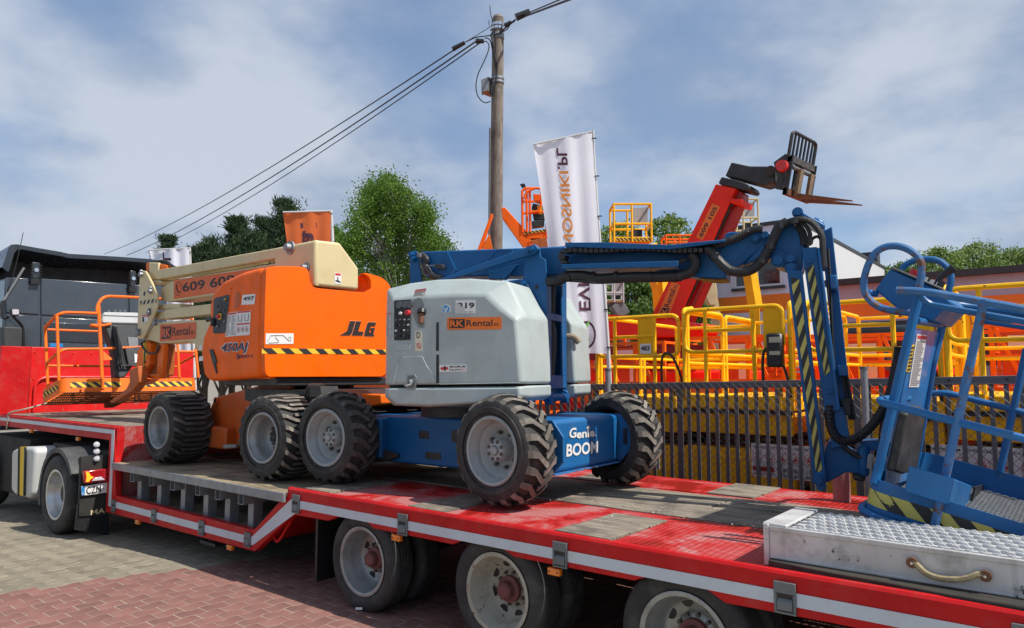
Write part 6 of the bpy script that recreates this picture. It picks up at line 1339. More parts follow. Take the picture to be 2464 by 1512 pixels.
for i, (x, y) in enumerate(xs_):
    o = proto if i == 0 else copy_tree(proto); o['label'] = lab[i]; o.location = (x, y, (.0, .05, .0, .05, .1, 0, .1, 0, -.05, .3, .1, .25, .2)[i])
# telehandler with its boom raised -----------------------------------------
TB = 11.5
th = thing('telehandler', 'red telehandler with raised boom and rusty pallet forks above the fence', 'telehandler', (-5.5, 11.8, 0))
def t7(x, y, k=TB): return at(*z7(x, y), Y=k)
def tp(pts, nm, m_=tred, t=.45, k=TB, bv=.012): return MB().prism([t7(x, y, k) for x, y in pts], (0, t, 0)).build(nm, m_, th, bevel=bv)
bm = tp([(-100, 2280), (790, 455), (945, 488), (160, 2300)], 'boom', tred, .44)
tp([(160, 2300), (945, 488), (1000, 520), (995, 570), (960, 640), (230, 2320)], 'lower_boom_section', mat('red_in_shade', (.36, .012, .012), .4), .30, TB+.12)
tp([(905, 565), (998, 572), (985, 620), (900, 600)], 'boom_clamp', tred, .5, TB-.04)
MB().tube(spline([t7(x, y, TB+.05) for x, y in ((560, 1400), (700, 1100), (800, 850), (880, 660), (930, 610))], 5), .025, 6).build('boom_hose', hosem, th); MB().tube([t7(300, 1900, TB+.1), t7(900, 650, TB+.1)], .03, 8).build('boom_pipe', blackm, th)
def aq(pts): return [t7(x, y) for x, y in pts]
q = aq([(640, 865), (690, 890), (828, 630), (765, 605)])
o = plate('phone_sticker', q, orst, th, lift=.003); c4 = quadc(q[1], q[2], q[3], q[0])
text('609 105', c4(.06, .22), c4(.94, .22), c4(.06, .78), ink, o, bold=.02, lift=.008)
q = aq([(330, 1512), (410, 1505), (520, 1235), (445, 1205)])
rk_sticker(quadc(*aq([(415, 1510), (520, 1235), (450, 1208), (325, 1510)])), th)
tp([(812, 440), (835, 398), (985, 432), (1050, 462), (1062, 490), (1045, 510), (990, 498), (815, 455)], 'boom_nose', blackm, .46, TB-.01, .02)
tp([(862, 392), (910, 285), (1050, 315), (1180, 316), (1250, 330), (1245, 440), (1160, 468), (1075, 445), (962, 415)], 'nose_arm', blackm, .36, TB+.05, .02)
MB().cyl(t7(1215, 350, TB+.02), t7(1215, 350, TB-.04), .08, seg=16).build('nose_pin', blackm, th)
tp([(1238, 285), (1330, 218), (1358, 232), (1330, 340), (1305, 500), (1250, 490), (1270, 400), (1245, 320)], 'carriage_side', blackm, .05, TB+.02, .01); tp([(1238, 285), (1330, 218), (1358, 232), (1330, 340), (1305, 500), (1250, 490), (1270, 400), (1245, 320)], 'carriage_side', blackm, .05, TB+.55, .01)
p = t7(1308, 318, TB-.02); MB().cyl(p, p+Vector((0, -.08, 0)), .10, .09, 16).build('red_pin_cap', mat('red_cap', (.55, .03, .03), .4), th)
# fork carriage faces the right, built across the boom
c0 = t7(1355, 235); c1 = t7(1305, 535); cw = Vector((.0, .0, 0)); W_ = .95
ax_ = (t7(1535, 305, TB)-c0); 
CV = Vector((.12, .92, 0)).normalized()
def cf_(u, v, off=0):   # u across (0..1), v down (0..1)
    return lerp(c0, c1, v)+CV*(u*.90)+Vector((off, 0, 0))
m = MB(); m.prism([cf_(0, 0), cf_(1, 0), cf_(1, .16), cf_(0, .16)], (.06, 0, 0)).build('carriage_bar', mat('scuffed_black_steel', (.05, .045, .04), .5, dirt=((.3, .27, .22), .6, 18)), th)
m = MB(); m.prism([cf_(0, .84), cf_(1, .84), cf_(1, 1), cf_(0, 1)], (.06, 0, 0)).build('carriage_bar', rust, th)
for u in (0, .97): m = MB(); m.prism([cf_(u, 0), cf_(u+.03, 0), cf_(u+.03, 1), cf_(u, 1)], (.08, 0, 0)).build('carriage_post', blackm, th)
MB().prism([cf_(.36, .05, .0), cf_(.64, .05, .0), cf_(.64, .95), cf_(.36, .95)], (-.03, 0, 0)).build('carriage_plate', blackm, th)
MB().tube([cf_(.03, .3, .07), cf_(.97, .3, .07)], .035, 8).build('fork_shaft', galvd, th)
for u in (.28, .72):
    a, b = cf_(u, .32, .1), cf_(u, 1.02, .1); sdv = CV*.06
    f = MB(); f.prism([a-sdv, a+sdv, b+sdv, b-sdv], (.05, 0, 0)); f.build('fork_shank', mat('worn_fork_steel', (.22, .16, .10), .6, .3, var=.3, dirt=((.1, .06, .03), .6, 12)) if u < .5 else MATS['worn_fork_steel'], th)
    d = Vector((.86, .0, -.20)); bl_ = MB(); bl_.add([b-sdv+Vector((-.02, 0, -.02)), b+sdv+Vector((-.02, 0, -.02)), b+sdv+Vector((.03, 0, .05)), b-sdv+Vector((.03, 0, .05)), b+d-sdv*.4+Vector((0, 0, -.01)), b+d+sdv*.4+Vector((0, 0, -.01)), b+d+sdv*.4+Vector((0, 0, .005)), b+d-sdv*.4+Vector((0, 0, .005))], [(0, 3, 2, 1), (4, 5, 6, 7), (0, 1, 5, 4), (1, 2, 6, 5), (2, 3, 7, 6), (3, 0, 4, 7)]); bl_.build('fork', rust, th)
vt = (c0-c1).normalized()
fr_ = [cf_(0, 0)-vt*.02, cf_(0, 0)+vt*.36, cf_(.07, 0)+vt*.40, cf_(.93, 0)+vt*.40, cf_(1, 0)+vt*.36, cf_(1, 0)-vt*.02]
MB().tube(rnd(fr_, .08, 4), .03, 8).build('backrest_frame', blackm, th)
for k in range(1, 7): MB().tube([cf_(k/7, 0), cf_(k/7, 0)+vt*.39], .021, 6).build('backrest_bar', blackm, th)
# machine body behind the lifts
MB().bx(-8.0, -4.6, 11.2, 13.2, .9, 1.9).build('chassis', tred, th, bevel=.05)
MB().prism([at(1460, 757, Y=11.2), at(1640, 772, Y=11.2), at(1642, 790, Y=11.2), at(1628, 812, Y=11.2), at(1460, 812, Y=11.2)], (0, 1.6, 0)).build('engine_cover', tred, th, bevel=.03)
MB().prism([at(1455, 758, Y=11.15), at(1600, 762, Y=11.15), at(1600, 766, Y=11.15), at(1455, 764, Y=11.15)], (0, .1, 0)).build('cover_rail', tred, th)
MB().bx(-7.6, -4.9, 11.19, 11.6, 2.1, 2.32).build('recess_band', mat('dark_red_recess', (.16, .008, .01), .6), th)
for sx in (-7.3, -5.3): MB().lathe([(.2, 0), (.55, .02), (.6, .08), (.6, .4), (.55, .45), (.2, .45)], (sx, 11.1, .6), (0, 1, 0), 28).build('wheel', rubber, th)
MB().cyl((-6.9, 11.18, 2.0), (-6.9, 11.12, 2.0), .12, seg=16).build('pivot_boss', galv, th)
q = [at(1492, 908, Y=11.1), at(1560, 903, Y=11.1), at(1560, 872, Y=11.1), at(1492, 878, Y=11.1)]
pn = plate('name_board', q, white, th); c4 = quadc(*q); text('F  JEPOD', c4(.22, .3), c4(.97, .3), c4(.22, .65), orlight, pn, lift=.006)
# elevated platforms ---------------------------------------------------------
def elevated(name, label, Dp, px0, px1, ytop, ybot, m_, m2, tarp, mast, grp=None):
    """working platform held up in the air; its mast runs down to the ground"""
    p0 = at(px0, ybot, D=Dp); p1 = at(px1, ybot, D=Dp); H_ = (ybot-ytop)/FPX*Dp; Wd = (p1-p0).length
    t = thing(name, label, 'lift', (p0.x, p0.y, 0), 0, grp)
    e1 = Vector((p1.x-p0.x, p1.y-p0.y, 0)).normalized(); e2 = Vector((-e1.y, e1.x, 0)); f = Frame(Vector((p0.x, p0.y, p0.z)), e1, e2)
    d = Wd*.75
    MB().bx(0, Wd, 0, d, 0, H_*.14, f).build('toe_board', m_, t, bevel=.01)
    hazard('hazard_tape', f.w(.03, -.002, H_*.03), f.w(Wd*.98, -.002, H_*.03), f.w(.03, -.002, H_*.11), 9, t, HZ)
    MB().bx(Wd*.2, Wd*.95, d*.2, d*.8, -H_*.10, 0, f).build('platform_base', m2, t)
    r = .026
    for x in (0, Wd*.48, Wd):
        for yy in (0, d): MB().tube([f.w(x, yy, 0), f.w(x, yy, H_)], r, 6).build('post', m_, t)
    for z in (H_, H_*.48):
        for yy in (0, d): MB().tube([f.w(0, yy, z), f.w(Wd, yy, z)], r, 6).build('rail', m_, t)
        for x in (0, Wd): MB().tube([f.w(x, 0, z), f.w(x, d, z)], r, 6).build('rail', m_, t)
    if tarp:
        MB().add([f.w(Wd*.5, d*.4, H_*.96), f.w(Wd*.97, d*.35, H_*.98), f.w(Wd*.94, d*.3, H_*.55), f.w(Wd*.7, d*.36, H_*.5), f.w(Wd*.52, d*.38, H_*.5)], [(0, 1, 2, 3, 4)]).build('tarpaulin', mat('grey_tarpaulin', (.34, .34, .34), .8, var=.2) if 'grey_tarpaulin' not in MATS else MATS['grey_tarpaulin'], t)
        MB().bx(Wd*.56, Wd*.78, d*.2, d*.4, H_*.16, H_*.36, f).build('control_box', black, t)
    for (a, b, ww) in mast:
        A = at(*a, D=Dp+d*.5); B_ = at(*b, D=Dp+d*.5)
        if B_.z < 2.0: B_ = Vector((B_.x, B_.y, .3))
        MB().bar(A, B_, ww, ww).build('mast', m2, t, bevel=.01)
    bs = at(*mast[-1][1], D=Dp+d*.5); MB().box((bs.x, bs.y, .6), (1.6, 1.1, .9)).build('chassis', m2, t, bevel=.03)
    return t
elevated('lift_platform', 'yellow lift basket with grey tarpaulin raised against the sky', 15, 1478, 1568, 490, 583, yel, yel, True, [((1560, 590), (1592, 705), .28), ((1590, 670), (1620, 960), .3)])
elevated('lift_platform', 'pale yellow lift basket with tarpaulin behind the raised red boom', 18, 1757, 1826, 478, 566, mat('pale_yellow_paint', (.55, .47, .25), .5), yelshade, True, [((1790, 570), (1812, 640), .2), ((1800, 630), (1818, 740), .26), ((1815, 735), (1822, 960), .26)])
elevated('lift_platform', 'small grey lift basket beside the white banner, in front of the trees', 17, 1458, 1500, 680, 728, mat('grey_lift_paint', (.42, .43, .44), .5), galvd, True, [((1480, 730), (1500, 760), .3), ((1495, 750), (1525, 960), .2)])
elevated('lift_platform', 'low orange lift basket behind the red boom, above the blue tray', 19, 1603, 1672, 566, 600, lorange, lorange, False, [((1640, 598), (1650, 960), .3)])
cr = thing('boom_lift', 'cream boom lift mast standing folded in front of the grey building', 'boom lift', (-8.0, 18, 0))
MB().prism([at(1693, 680, D=18), at(1722, 675, D=18), at(1727, 705, D=18), at(1722, 735, D=18), at(1708, 735, D=18), at(1698, 715, D=18)], FW*.3).build('boom_head', cream, cr, bevel=.02)
MB().prism([at(1712, 700, D=18.02), at(1724, 700, D=18.02), at(1736, 765, D=18.02), at(1718, 768, D=18.02)], FW*.25).build('boom', cream, cr)
b_ = at(1727, 765, D=18.2); MB().bar(b_, (b_.x+.1, b_.y, .5), .25, .25).build('mast', cream, cr); MB().box((b_.x+.1, b_.y, .5), (1.6, 1.1, .9)).build('chassis', cream, cr, bevel=.03)
# distant orange articulated boom ----------------------------------------------
ob = thing('articulated_boom_lift', 'distant orange boom lift raised behind the wooden pole', 'boom lift', (-12, 14.5, 0))
z6 = lambda x, y: (1073.8+.3773*x, 268.5+.3773*y)
def o6(x, y, D=14.5): return at(*z6(x, y), D=D)
def oq(pts, nm, m_=lorange, t=.2, bv=.01, D=14.5): return MB().prism([o6(x, y, D) for x, y in pts], FW*t).build(nm, m_, ob, bevel=bv)
oq([(150, 1010), (180, 1010), (300, 660), (285, 650)], 'lower_boom'); oq([(350, 615), (375, 612), (500, 750), (560, 860), (535, 880), (480, 820), (360, 680)], 'upper_boom'); oq([(362, 690), (380, 690), (520, 860), (490, 868)], 'jib', jorange2, .1)
oq([(230, 860), (275, 780), (300, 900), (240, 905)], 'link_housing', jorange2); oq([(120, 1300), (190, 1300), (200, 1000), (150, 1000)], 'tower_boom')
p = o6(140, 1300); MB().bar(p, (p.x, p.y, .6), .4, .4).build('turret', lorange, ob); MB().box((p.x, p.y, .55), (2.2, 1.8, .8)).build('chassis', jdark, ob, bevel=.04)
oq([(495, 775), (640, 750), (650, 800), (640, 810), (500, 812)], 'toe_board', lorange, .6); hazard('hazard_tape', o6(498, 785, 14.49), o6(636, 765, 14.49), o6(496, 770, 14.49), 6, ob, HZ)
for x, y0 in ((487, 515), (515, 500), (535, 505), (640, 490)): MB().tube([o6(x, 770), o6(x-3, y0)], .028, 6).build('guard_post', lorange, ob)
for pts in ([(480, 515), (500, 490), (580, 490), (640, 495)], [(485, 650), (560, 645), (640, 640)], [(490, 575), (540, 575), (640, 570)]): MB().tube(rnd([o6(x, y) for x, y in pts], .05), .026, 6).build('guard_rail', lorange, ob)
MB().tube(rnd([o6(x, y, 14.45) for x, y in ((500, 560), (505, 520), (560, 490), (605, 490), (605, 600), (585, 640), (540, 640))], .15, 4), .024, 6).build('guard_loop', lorange, ob)
oq([(555, 585), (640, 610), (640, 690), (560, 690), (545, 610)], 'console', MATS['dark_grey_plastic'], .2, .01, 14.6); oq([(580, 600), (612, 600), (612, 655), (585, 655)], 'warning_sticker', yelink, .01, 0, 14.58); oq([(555, 525), (612, 530), (612, 590), (560, 570)], 'console_hood', lorange, .2, .01, 14.65); oq([(545, 700), (625, 690), (625, 730), (550, 740)], 'base_box', blackm, .3)
oq([(470, 462), (500, 458), (508, 478), (485, 486)], 'lamp', black, .1); oq([(515, 830), (640, 800), (650, 870), (580, 880), (510, 870)], 'rotator', mat('dirty_orange', (.4, .1, .02), .6, dirt=((.05, .03, .02), .7, 6)), .3)
# flags --------------------------------------------------------------------------
def flagmat(name, col):
    m = mat(name, col, .7, var=.03); nt = m.node_tree; b = nt.nodes['Principled BSDF']; tr_ = nt.nodes.new('ShaderNodeBsdfTranslucent'); tr_.inputs[0].default_value = (*col, 1); mx_ = nt.nodes.new('ShaderNodeMixShader'); mx_.inputs[0].default_value = .15
    nt.links.new(b.outputs[0], mx_.inputs[1]); nt.links.new(tr_.outputs[0], mx_.inputs[2]); nt.links.new(mx_.outputs[0], nt.nodes['Material Output'].inputs[0]); return m
fwhite = flagmat('white_flag_cloth', (.90, .90, .97)); fl_ = 0; forange = flagmat('orange_flag_cloth', (.80, .17, .04))
def flag(name, label, corners, pole, m_, Dp, nu=14, nv=36, amp=.05, pr_=.022):
    base = at(*pole[-1], D=Dp); gz_ = 0
    t = thing(name, label, 'flag', (base.x, base.y, 0))
    tl, tr_, br, bl = corners
    def pt(u, v):
        x = (tl[0]*(1-u)+tr_[0]*u)*(1-v)+(bl[0]*(1-u)+br[0]*u)*v; y = (tl[1]*(1-u)+tr_[1]*u)*(1-v)+(bl[1]*(1-u)+br[1]*u)*v
        dd = amp*(1-u)*(math.sin(u*7+v*4)+.6*math.sin(v*11+u*3))+amp*.35*math.sin(u*19+v*3)
        return at(x, y, D=Dp+dd)
    vs = [pt(i/nu, j/nv) for j in range(nv+1) for i in range(nu+1)]
    fs = [(j*(nu+1)+i, j*(nu+1)+i+1, (j+1)*(nu+1)+i+1, (j+1)*(nu+1)+i) for j in range(nv) for i in range(nu)]
    cl_ = MB().add(vs, fs).build('cloth', m_, t, ang=80, fix=False)
    pp = [at(*q, D=Dp+.03) for q in pole]; last = Vector((pp[-1].x, pp[-1].y, .02)); pts = spline(pp, 5)+[last]
    MB().tube(pts, [pr_*(.6+.8*i/(len(pts)-1)) for i in range(len(pts))], 8).build('pole', mat('white_pole', (.6, .6, .6), .4, var=.05) if 'white_pole' not in MATS else MATS['white_pole'], t)
    MB().tube([pt(0, 0), pt(.5, 0), pt(1, 0)], pr_*.5, 6).build('top_arm', MATS['white_pole'], t)
    for v in (.03, .2, .38, .6, .8, .97):
        a = pt(1, v); MB().tube([a, a+RT*.05], .008, 5).build('flag_clip', black, t)
    def place(s, x0, x1, ybot, ytop, mm, bold=.02):
        """lettering read from the back: runs up the flag, mirrored"""
        tx_ = text(s, Vector((0, 0, 0)), Vector((1, 0, 0)), Vector((0, 1, 0)), mm, cl_, bold=bold, lift=0)
        import bmesh
        bm = bmesh.new(); bm.from_mesh(tx_.data); bmesh.ops.triangulate(bm, faces=bm.faces[:]); bmesh.ops.subdivide_edges(bm, edges=bm.edges[:], cuts=2, use_grid_fill=True); bm.to_mesh(tx_.data); bm.free()
        og = ORG[root_of(cl_).name]
        for q in tx_.data.vertices:
            c = q.co+og; a, b = c.x, c.y          # a along the text (upwards), b across (to the right, mirrored)
            px = x0[0]*(1-b)+x1[0]*b; py = ybot+(ytop-ybot)*a; px += (x0[1]-x0[0])*a*(1-b)+(x1[1]-x1[0])*a*b
            q.co = uvpt(px, py)-og
    def uvpt(px, py):
        lo = Vector((px, py)); u, v = .5, .5
        for _ in range(12):
            x = (tl[0]*(1-u)+tr_[0]*u)*(1-v)+(bl[0]*(1-u)+br[0]*u)*v; y = (tl[1]*(1-u)+tr_[1]*u)*(1-v)+(bl[1]*(1-u)+br[1]*u)*v
            wd = (tr_[0]-tl[0])*(1-v)+(br[0]-bl[0])*v; ht = (bl[1]-tl[1])*(1-u)+(br[1]-tr_[1])*u
            u += (px-x)/wd; v += (py-y)/ht
        p = pt(u, v); return p+(CP-p).normalized()*.006
    return t, cl_, place, uvpt
t, cl_, place, uvp = flag('banner_flag', 'tall white banner flag with mirrored orange and dark lettering beside the pole', ((1283, 348), (1424, 317), (1461, 852), (1360, 848)), [(1427, 313), (1432, 420), (1444, 590), (1455, 720), (1464, 860), (1467, 938)], fwhite, 8.35, amp=.022)
place('NOSNIKI', (1358, 1345), (1382, 1368), 596, 412, orlight, .02); place('.PL', (1342, 1338), (1367, 1364), 408, 356, purp, .02); place('PO', (1374, 1366), (1394, 1388), 640, 600, orlight, .02); place('EVIN', (1395, 1388), (1422, 1415), 748, 640, purp, .02)
rgp = []
for k in range(27):
    a = R(-128+k*9.5); rgp.append((1411+16*math.cos(a)*1.15, 806+28*math.sin(a)))
m = MB(); vs = []
for k, (x, y) in enumerate(rgp):
    a = R(-128+k*9.5); vs += [uvp(x, y), uvp(x+4.4*math.cos(a), y+5.2*math.sin(a))]
m.add(vs, [(2*k, 2*k+1, 2*k+3, 2*k+2) for k in range(26)]); m.build('ring_logo', purp, cl_, fix=False)
MB().add([uvp(*p) for p in ((1398, 797), (1421, 768), (1409, 800), (1420, 824))], [(0, 1, 2, 3)]).build('green_tick', green, cl_, fix=False)
t, cl_, place, uvp = flag('banner_flag', 'orange banner flag with dark mirrored letters above the cream counterweight', ((681, 511), (795, 508), (806, 700), (705, 700)), [(797, 506), (800, 580), (806, 800)], forange, 15.5, amp=.03, pr_=.04)
place('a', (728, 726), (754, 756), 592, 556, purp, .03); MB().add([uvp(*p) for p in ((723, 537), (762, 536), (762, 548), (724, 549))], [(0, 1, 2, 3)]).build('lettering', purp, cl_, fix=False)
t, cl_, place, uvp = flag('banner_flag', 'small white banner flag behind the orange lift boom and the truck cab', ((357, 602), (455, 597), (468, 920), (392, 920)), [(457, 596), (462, 740), (469, 940)], fwhite, 14.5, pr_=.03)
place('.PL', (393, 391), (413, 411), 662, 607, purp, .02)
# utility pole and cables ----------------------------------------------------------
up_ = thing('utility_pole', 'weathered wooden utility pole with metal bands and a small box near its top', 'pole', (-10.0, 12.0, 0))
pt_ = at(1198.5, 45, D=16); pb_ = at(1193, 620, D=16); dv = (pb_-pt_)/(pt_.z-pb_.z); gb_ = pb_+dv*pb_.z
MB().tube([gb_, pb_, lerp(pt_, pb_, .5), pt_], [.165, .152, .140, .130], 20).build('post', poledwood, up_, ang=50)
MB().tube([pt_, pt_+Vector((0, 0, .06))], [.13, .10], 12).build('cap', MATS['grey_pole_wood'] if 'grey_pole_wood' in MATS else poledwood, up_)
for yy in (62, 71, 86, 92, 190, 199):
    c = at(1197.6, yy, D=16); MB().tube([c+Vector((0, 0, .03)), c-Vector((0, 0, .03))], .148, 18).build('metal_band', chrome if yy < 80 else galv, up_)
def pu(x, y, D=15.85): return at(x, y, D=D)
z5b = lambda x, y: ((1600+.2646*x)/1.49, .2646*y/1.49)
def pz(x, y, D=15.85): return at(*z5b(x, y), D=D)
bx_ = MB(); q = [pz(470, 1080), pz(565, 1040), pz(570, 1225), pz(478, 1255)]; bx_.prism(q, FW*.22).build('meter_box', galv, up_, bevel=.01); MB().prism([pz(565, 1040), pz(612, 1065, 16), pz(605, 1300, 16), pz(570, 1225)], FW*.15).build('box_side', galv, up_); MB().prism([pz(478, 1255), pz(570, 1225), pz(605, 1305, 16)], FW*.1).build('box_bottom', mat('dull_copper', (.35, .16, .10), .6), up_)
for pts, r in (([(520, 520), (560, 520), (600, 560), (620, 650), (640, 780), (665, 900), (680, 1020), (660, 1150), (610, 1300)], .014), ([(500, 560), (550, 570), (578, 620), (560, 720), (490, 880), (430, 1010), (403, 1150), (415, 1270), (460, 1350), (530, 1395), (600, 1375)], .012), ([(640, 500), (660, 760), (690, 900), (670, 1100), (640, 1200), (600, 1290)], .014), ([(700, 470), (800, 380), (940, 265)], .02), ([(720, 455), (820, 400), (870, 330), (930, 290)], .014), ([(265, 570), (400, 510), (540, 490), (640, 475), (700, 455)], .014), ([(610, 480), (630, 560), (640, 640)], .03), ([(600, 420), (625, 390), (640, 420), (620, 450), (600, 480)], .016), ([(578, 280), (580, 340), (600, 370), (615, 340), (622, 270), (600, 190), (590, 75)], .009)):
    MB().tube(spline([pz(x, y) for x, y in pts], 5), r, 6).build('wire', black, up_)
for (a, b, r) in (((85, 670), (250, 580), .055), ((400, 560), (510, 560), .06), ((945, 240), (1130, 160), .085), ((790, 350), (880, 300), .05)): MB().cyl(pz(*a), pz(*b), r, r*.8, 10).build('insulator', black, up_)
MB().box(pu(1176, 430, 16), (.06, .06, 5.0)).build('conduit', galvd, up_) if False else MB().tube([pu(1179, 308), pu(1176.5, 600)], .022, 6).build('conduit', galvd, up_)
wl_ = mat('cable_sheath', (.03, .028, .03), .6)
for i, (lab_, pts, r, Ds) in enumerate((('uppermost black cable running from the pole down to the left', [(1090, 122), (250, 612)], .016, (15.9, 44)), ('middle black cable running from the pole down to the left', [(1148, 98), (305, 615)], .019, (15.9, 44)), ('lowest black cable running from the pole down to the left', [(1160, 100), (352, 608)], .015, (15.9, 44)), ('thin upper wire from the pole top to the left insulator', [(1178, 66), (1100, 114)], .008, (15.9, 16.5)), ('thick black cable running from the pole up over the camera', [(1262, 40), (1480, -42)], .022, (15.8, 9.5)), ('thin black cable above the thick one right of the pole', [(1260, 36), (1470, -52)], .014, (15.8, 9.5)))):
    a = at(*pts[0], D=Ds[0]); b = at(*pts[1], D=Ds[1]); t = thing('overhead_cable', lab_, 'cable', tuple(a), 0, 'overhead cables at the utility pole'); L_ = (b-a).length
    pp = [lerp(a, b, k/24)-Vector((0, 0, (.012*L_ if i < 3 else .0)*4*(k/24)*(1-k/24))) for k in range(25)]; MB().tube(pp, r, 5).build('strand', wl_, t)
# buildings -----------------------------------------------------------------------
wallm = mat('lilac_grey_render', (.70, .69, .82), .85, var=.05, vscale=.5, dirt=((.25, .24, .28), .3, 1.5)); wallw = mat('pale_render', (.52, .52, .53), .85, var=.04, vscale=.4, dirt=((.45, .45, .46), .4, .9)); stripem = mat('orange_stripe_render', (.95, .235, .025), .8, var=.05); fasc = mat('dark_fascia', (.035, .037, .04), .5); frm = flat('white_frame', (.68, .68, .7), .4)
bd = thing('office_building', 'two storey grey office building with orange stripe and white window', 'building', (-12, 26, 0))
BX0, BX1, BYF = -9.74, -6.5, 21.8
MB().bx(BX0, BX1, BYF, 34, -.1, 6.45).build('wall', wallm, bd); MB().bx(BX1, BX1+.03, BYF+.05, 34, -.1, 6.45).build('end_wall', wallw, bd)
MB().bx(BX0-.02, BX1+.06, BYF-.05, 34.1, 6.45, 6.56).build('roof_edge', fasc, bd); MB().bx(BX0-.003, BX1, BYF-.006, BYF, 3.78, 4.30).build('stripe', stripem, bd)
MB().bx(-7.3, -6.55, 33, 33.6, 6.5, 7.1).build('chimney', fasc, bd)
def win(par, x0, x1, z0, z1, y, n=2):
    f = MB(); w_ = .07
    f.bx(x0, x1, y-.03, y+.02, z0, z0+w_); f.bx(x0, x1, y-.03, y+.02, z1-w_, z1)
    for k in range(n+1): xx = x0+(x1-x0-w_)*k/n; f.bx(xx, xx+w_, y-.03, y+.02, z0+w_, z1-w_)
    o = f.build('window', frm, par); MB().bx(x0+w_, x1-w_, y-.012, y-.006, z0+w_, z1-w_).build('pane', glass, o); MB().bx(x0-.08, x1+.08, y-.09, y, z0-.08, z0).build('sill', fasc, o); MB().bx(x0+.1, x0+.5, y-.004, y-.001, z0+w_, z1-w_).build('curtain', white, o)
win(bd, -8.45, -6.95, 4.55, 5.75, BYF-.008); win(bd, -9.0, -7.6, 1.6, 3.0, BYF-.008)
lb = thing('low_building', 'single storey grey building with dark flat roof edge and orange stripe', 'building', (0, 17, 0))
LX0 = -3.93
MB().bx(LX0, 14, 15.25, 20, -.1, 3.62).build('wall', mat('grey_render', (.44, .43, .50), .85, var=.06, vscale=.5, streak=((.3, .29, .32), .3)), lb); MB().bx(LX0-.1, 14.2, 15.1, 20.2, 3.62, 3.74).build('roof_edge', fasc, lb); MB().bx(LX0, 14, 15.242, 15.249, 2.98, 3.24).build('stripe', stripem, lb)
for k in range(8): 
    x0 = -3.6+k*1.5; f = MB().bx(x0, x0+1.45, 15.22, 15.245, 2.0, 2.86).build('window', fasc, lb); MB().bx(x0+.06, x0+1.39, 15.212, 15.218, 2.06, 2.80).build('pane', glass, f)
gt_ = thing('green_rack', 'green painted steel rack standing before the low building', 'rack', (-2.2, 14.5, 0))
gm = mat('green_paint', (.03, .30, .05), .5)
for k in range(6): MB().bx(-2.25+k*.16, -2.21+k*.16, 14.5, 14.54, .2, 2.42).build('upright', gm, gt_)
for z in (2.4, 1.6, .9): MB().bx(-2.25, -1.41, 14.5, 14.54, z, z+.05).build('crossbar', gm, gt_)
# trees -----------------------------------------------------------------------------
def leafmat(name, c1, c2, tr_=.35):
    m = bpy.data.materials.new(name); m.use_nodes = True; nt = m.node_tree; N = nt.nodes.new; L = nt.links.new; b = nt.nodes['Principled BSDF']
    ge = N('ShaderNodeNewGeometry'); mx_ = N('ShaderNodeMix'); mx_.data_type = 'RGBA'; L(ge.outputs['Random Per Island'], mx_.inputs[0]); mx_.inputs[6].default_value = (*c1, 1); mx_.inputs[7].default_value = (*c2, 1)
    L(mx_.outputs[2], b.inputs['Base Color']); b.inputs['Roughness'].default_value = .6
    t = N('ShaderNodeBsdfTranslucent'); L(mx_.outputs[2], t.inputs[0]); ms = N('ShaderNodeMixShader'); ms.inputs[0].default_value = tr_; L(b.outputs[0], ms.inputs[1]); L(t.outputs[0], ms.inputs[2]); L(ms.outputs[0], nt.nodes['Material Output'].inputs[0]); return m
birchm = leafmat('birch_leaf', (.09, .18, .018), (.17, .30, .04), .5); pinem = leafmat('pine_needle', (.018, .045, .014), (.05, .09, .03), .25); bushm = leafmat('bush_leaf', (.05, .12, .015), (.12, .22, .03), .4); palem = leafmat('pale_leaf', (.10, .18, .025), (.20, .29, .05), .45)
barkm = mat('brown_bark', (.10, .075, .055), .9, var=.3, bump=.6, bscale=12); bbark = mat('birch_bark', (.50, .48, .45), .8, var=.15, chips=((.05, .045, .04), .62, 6))
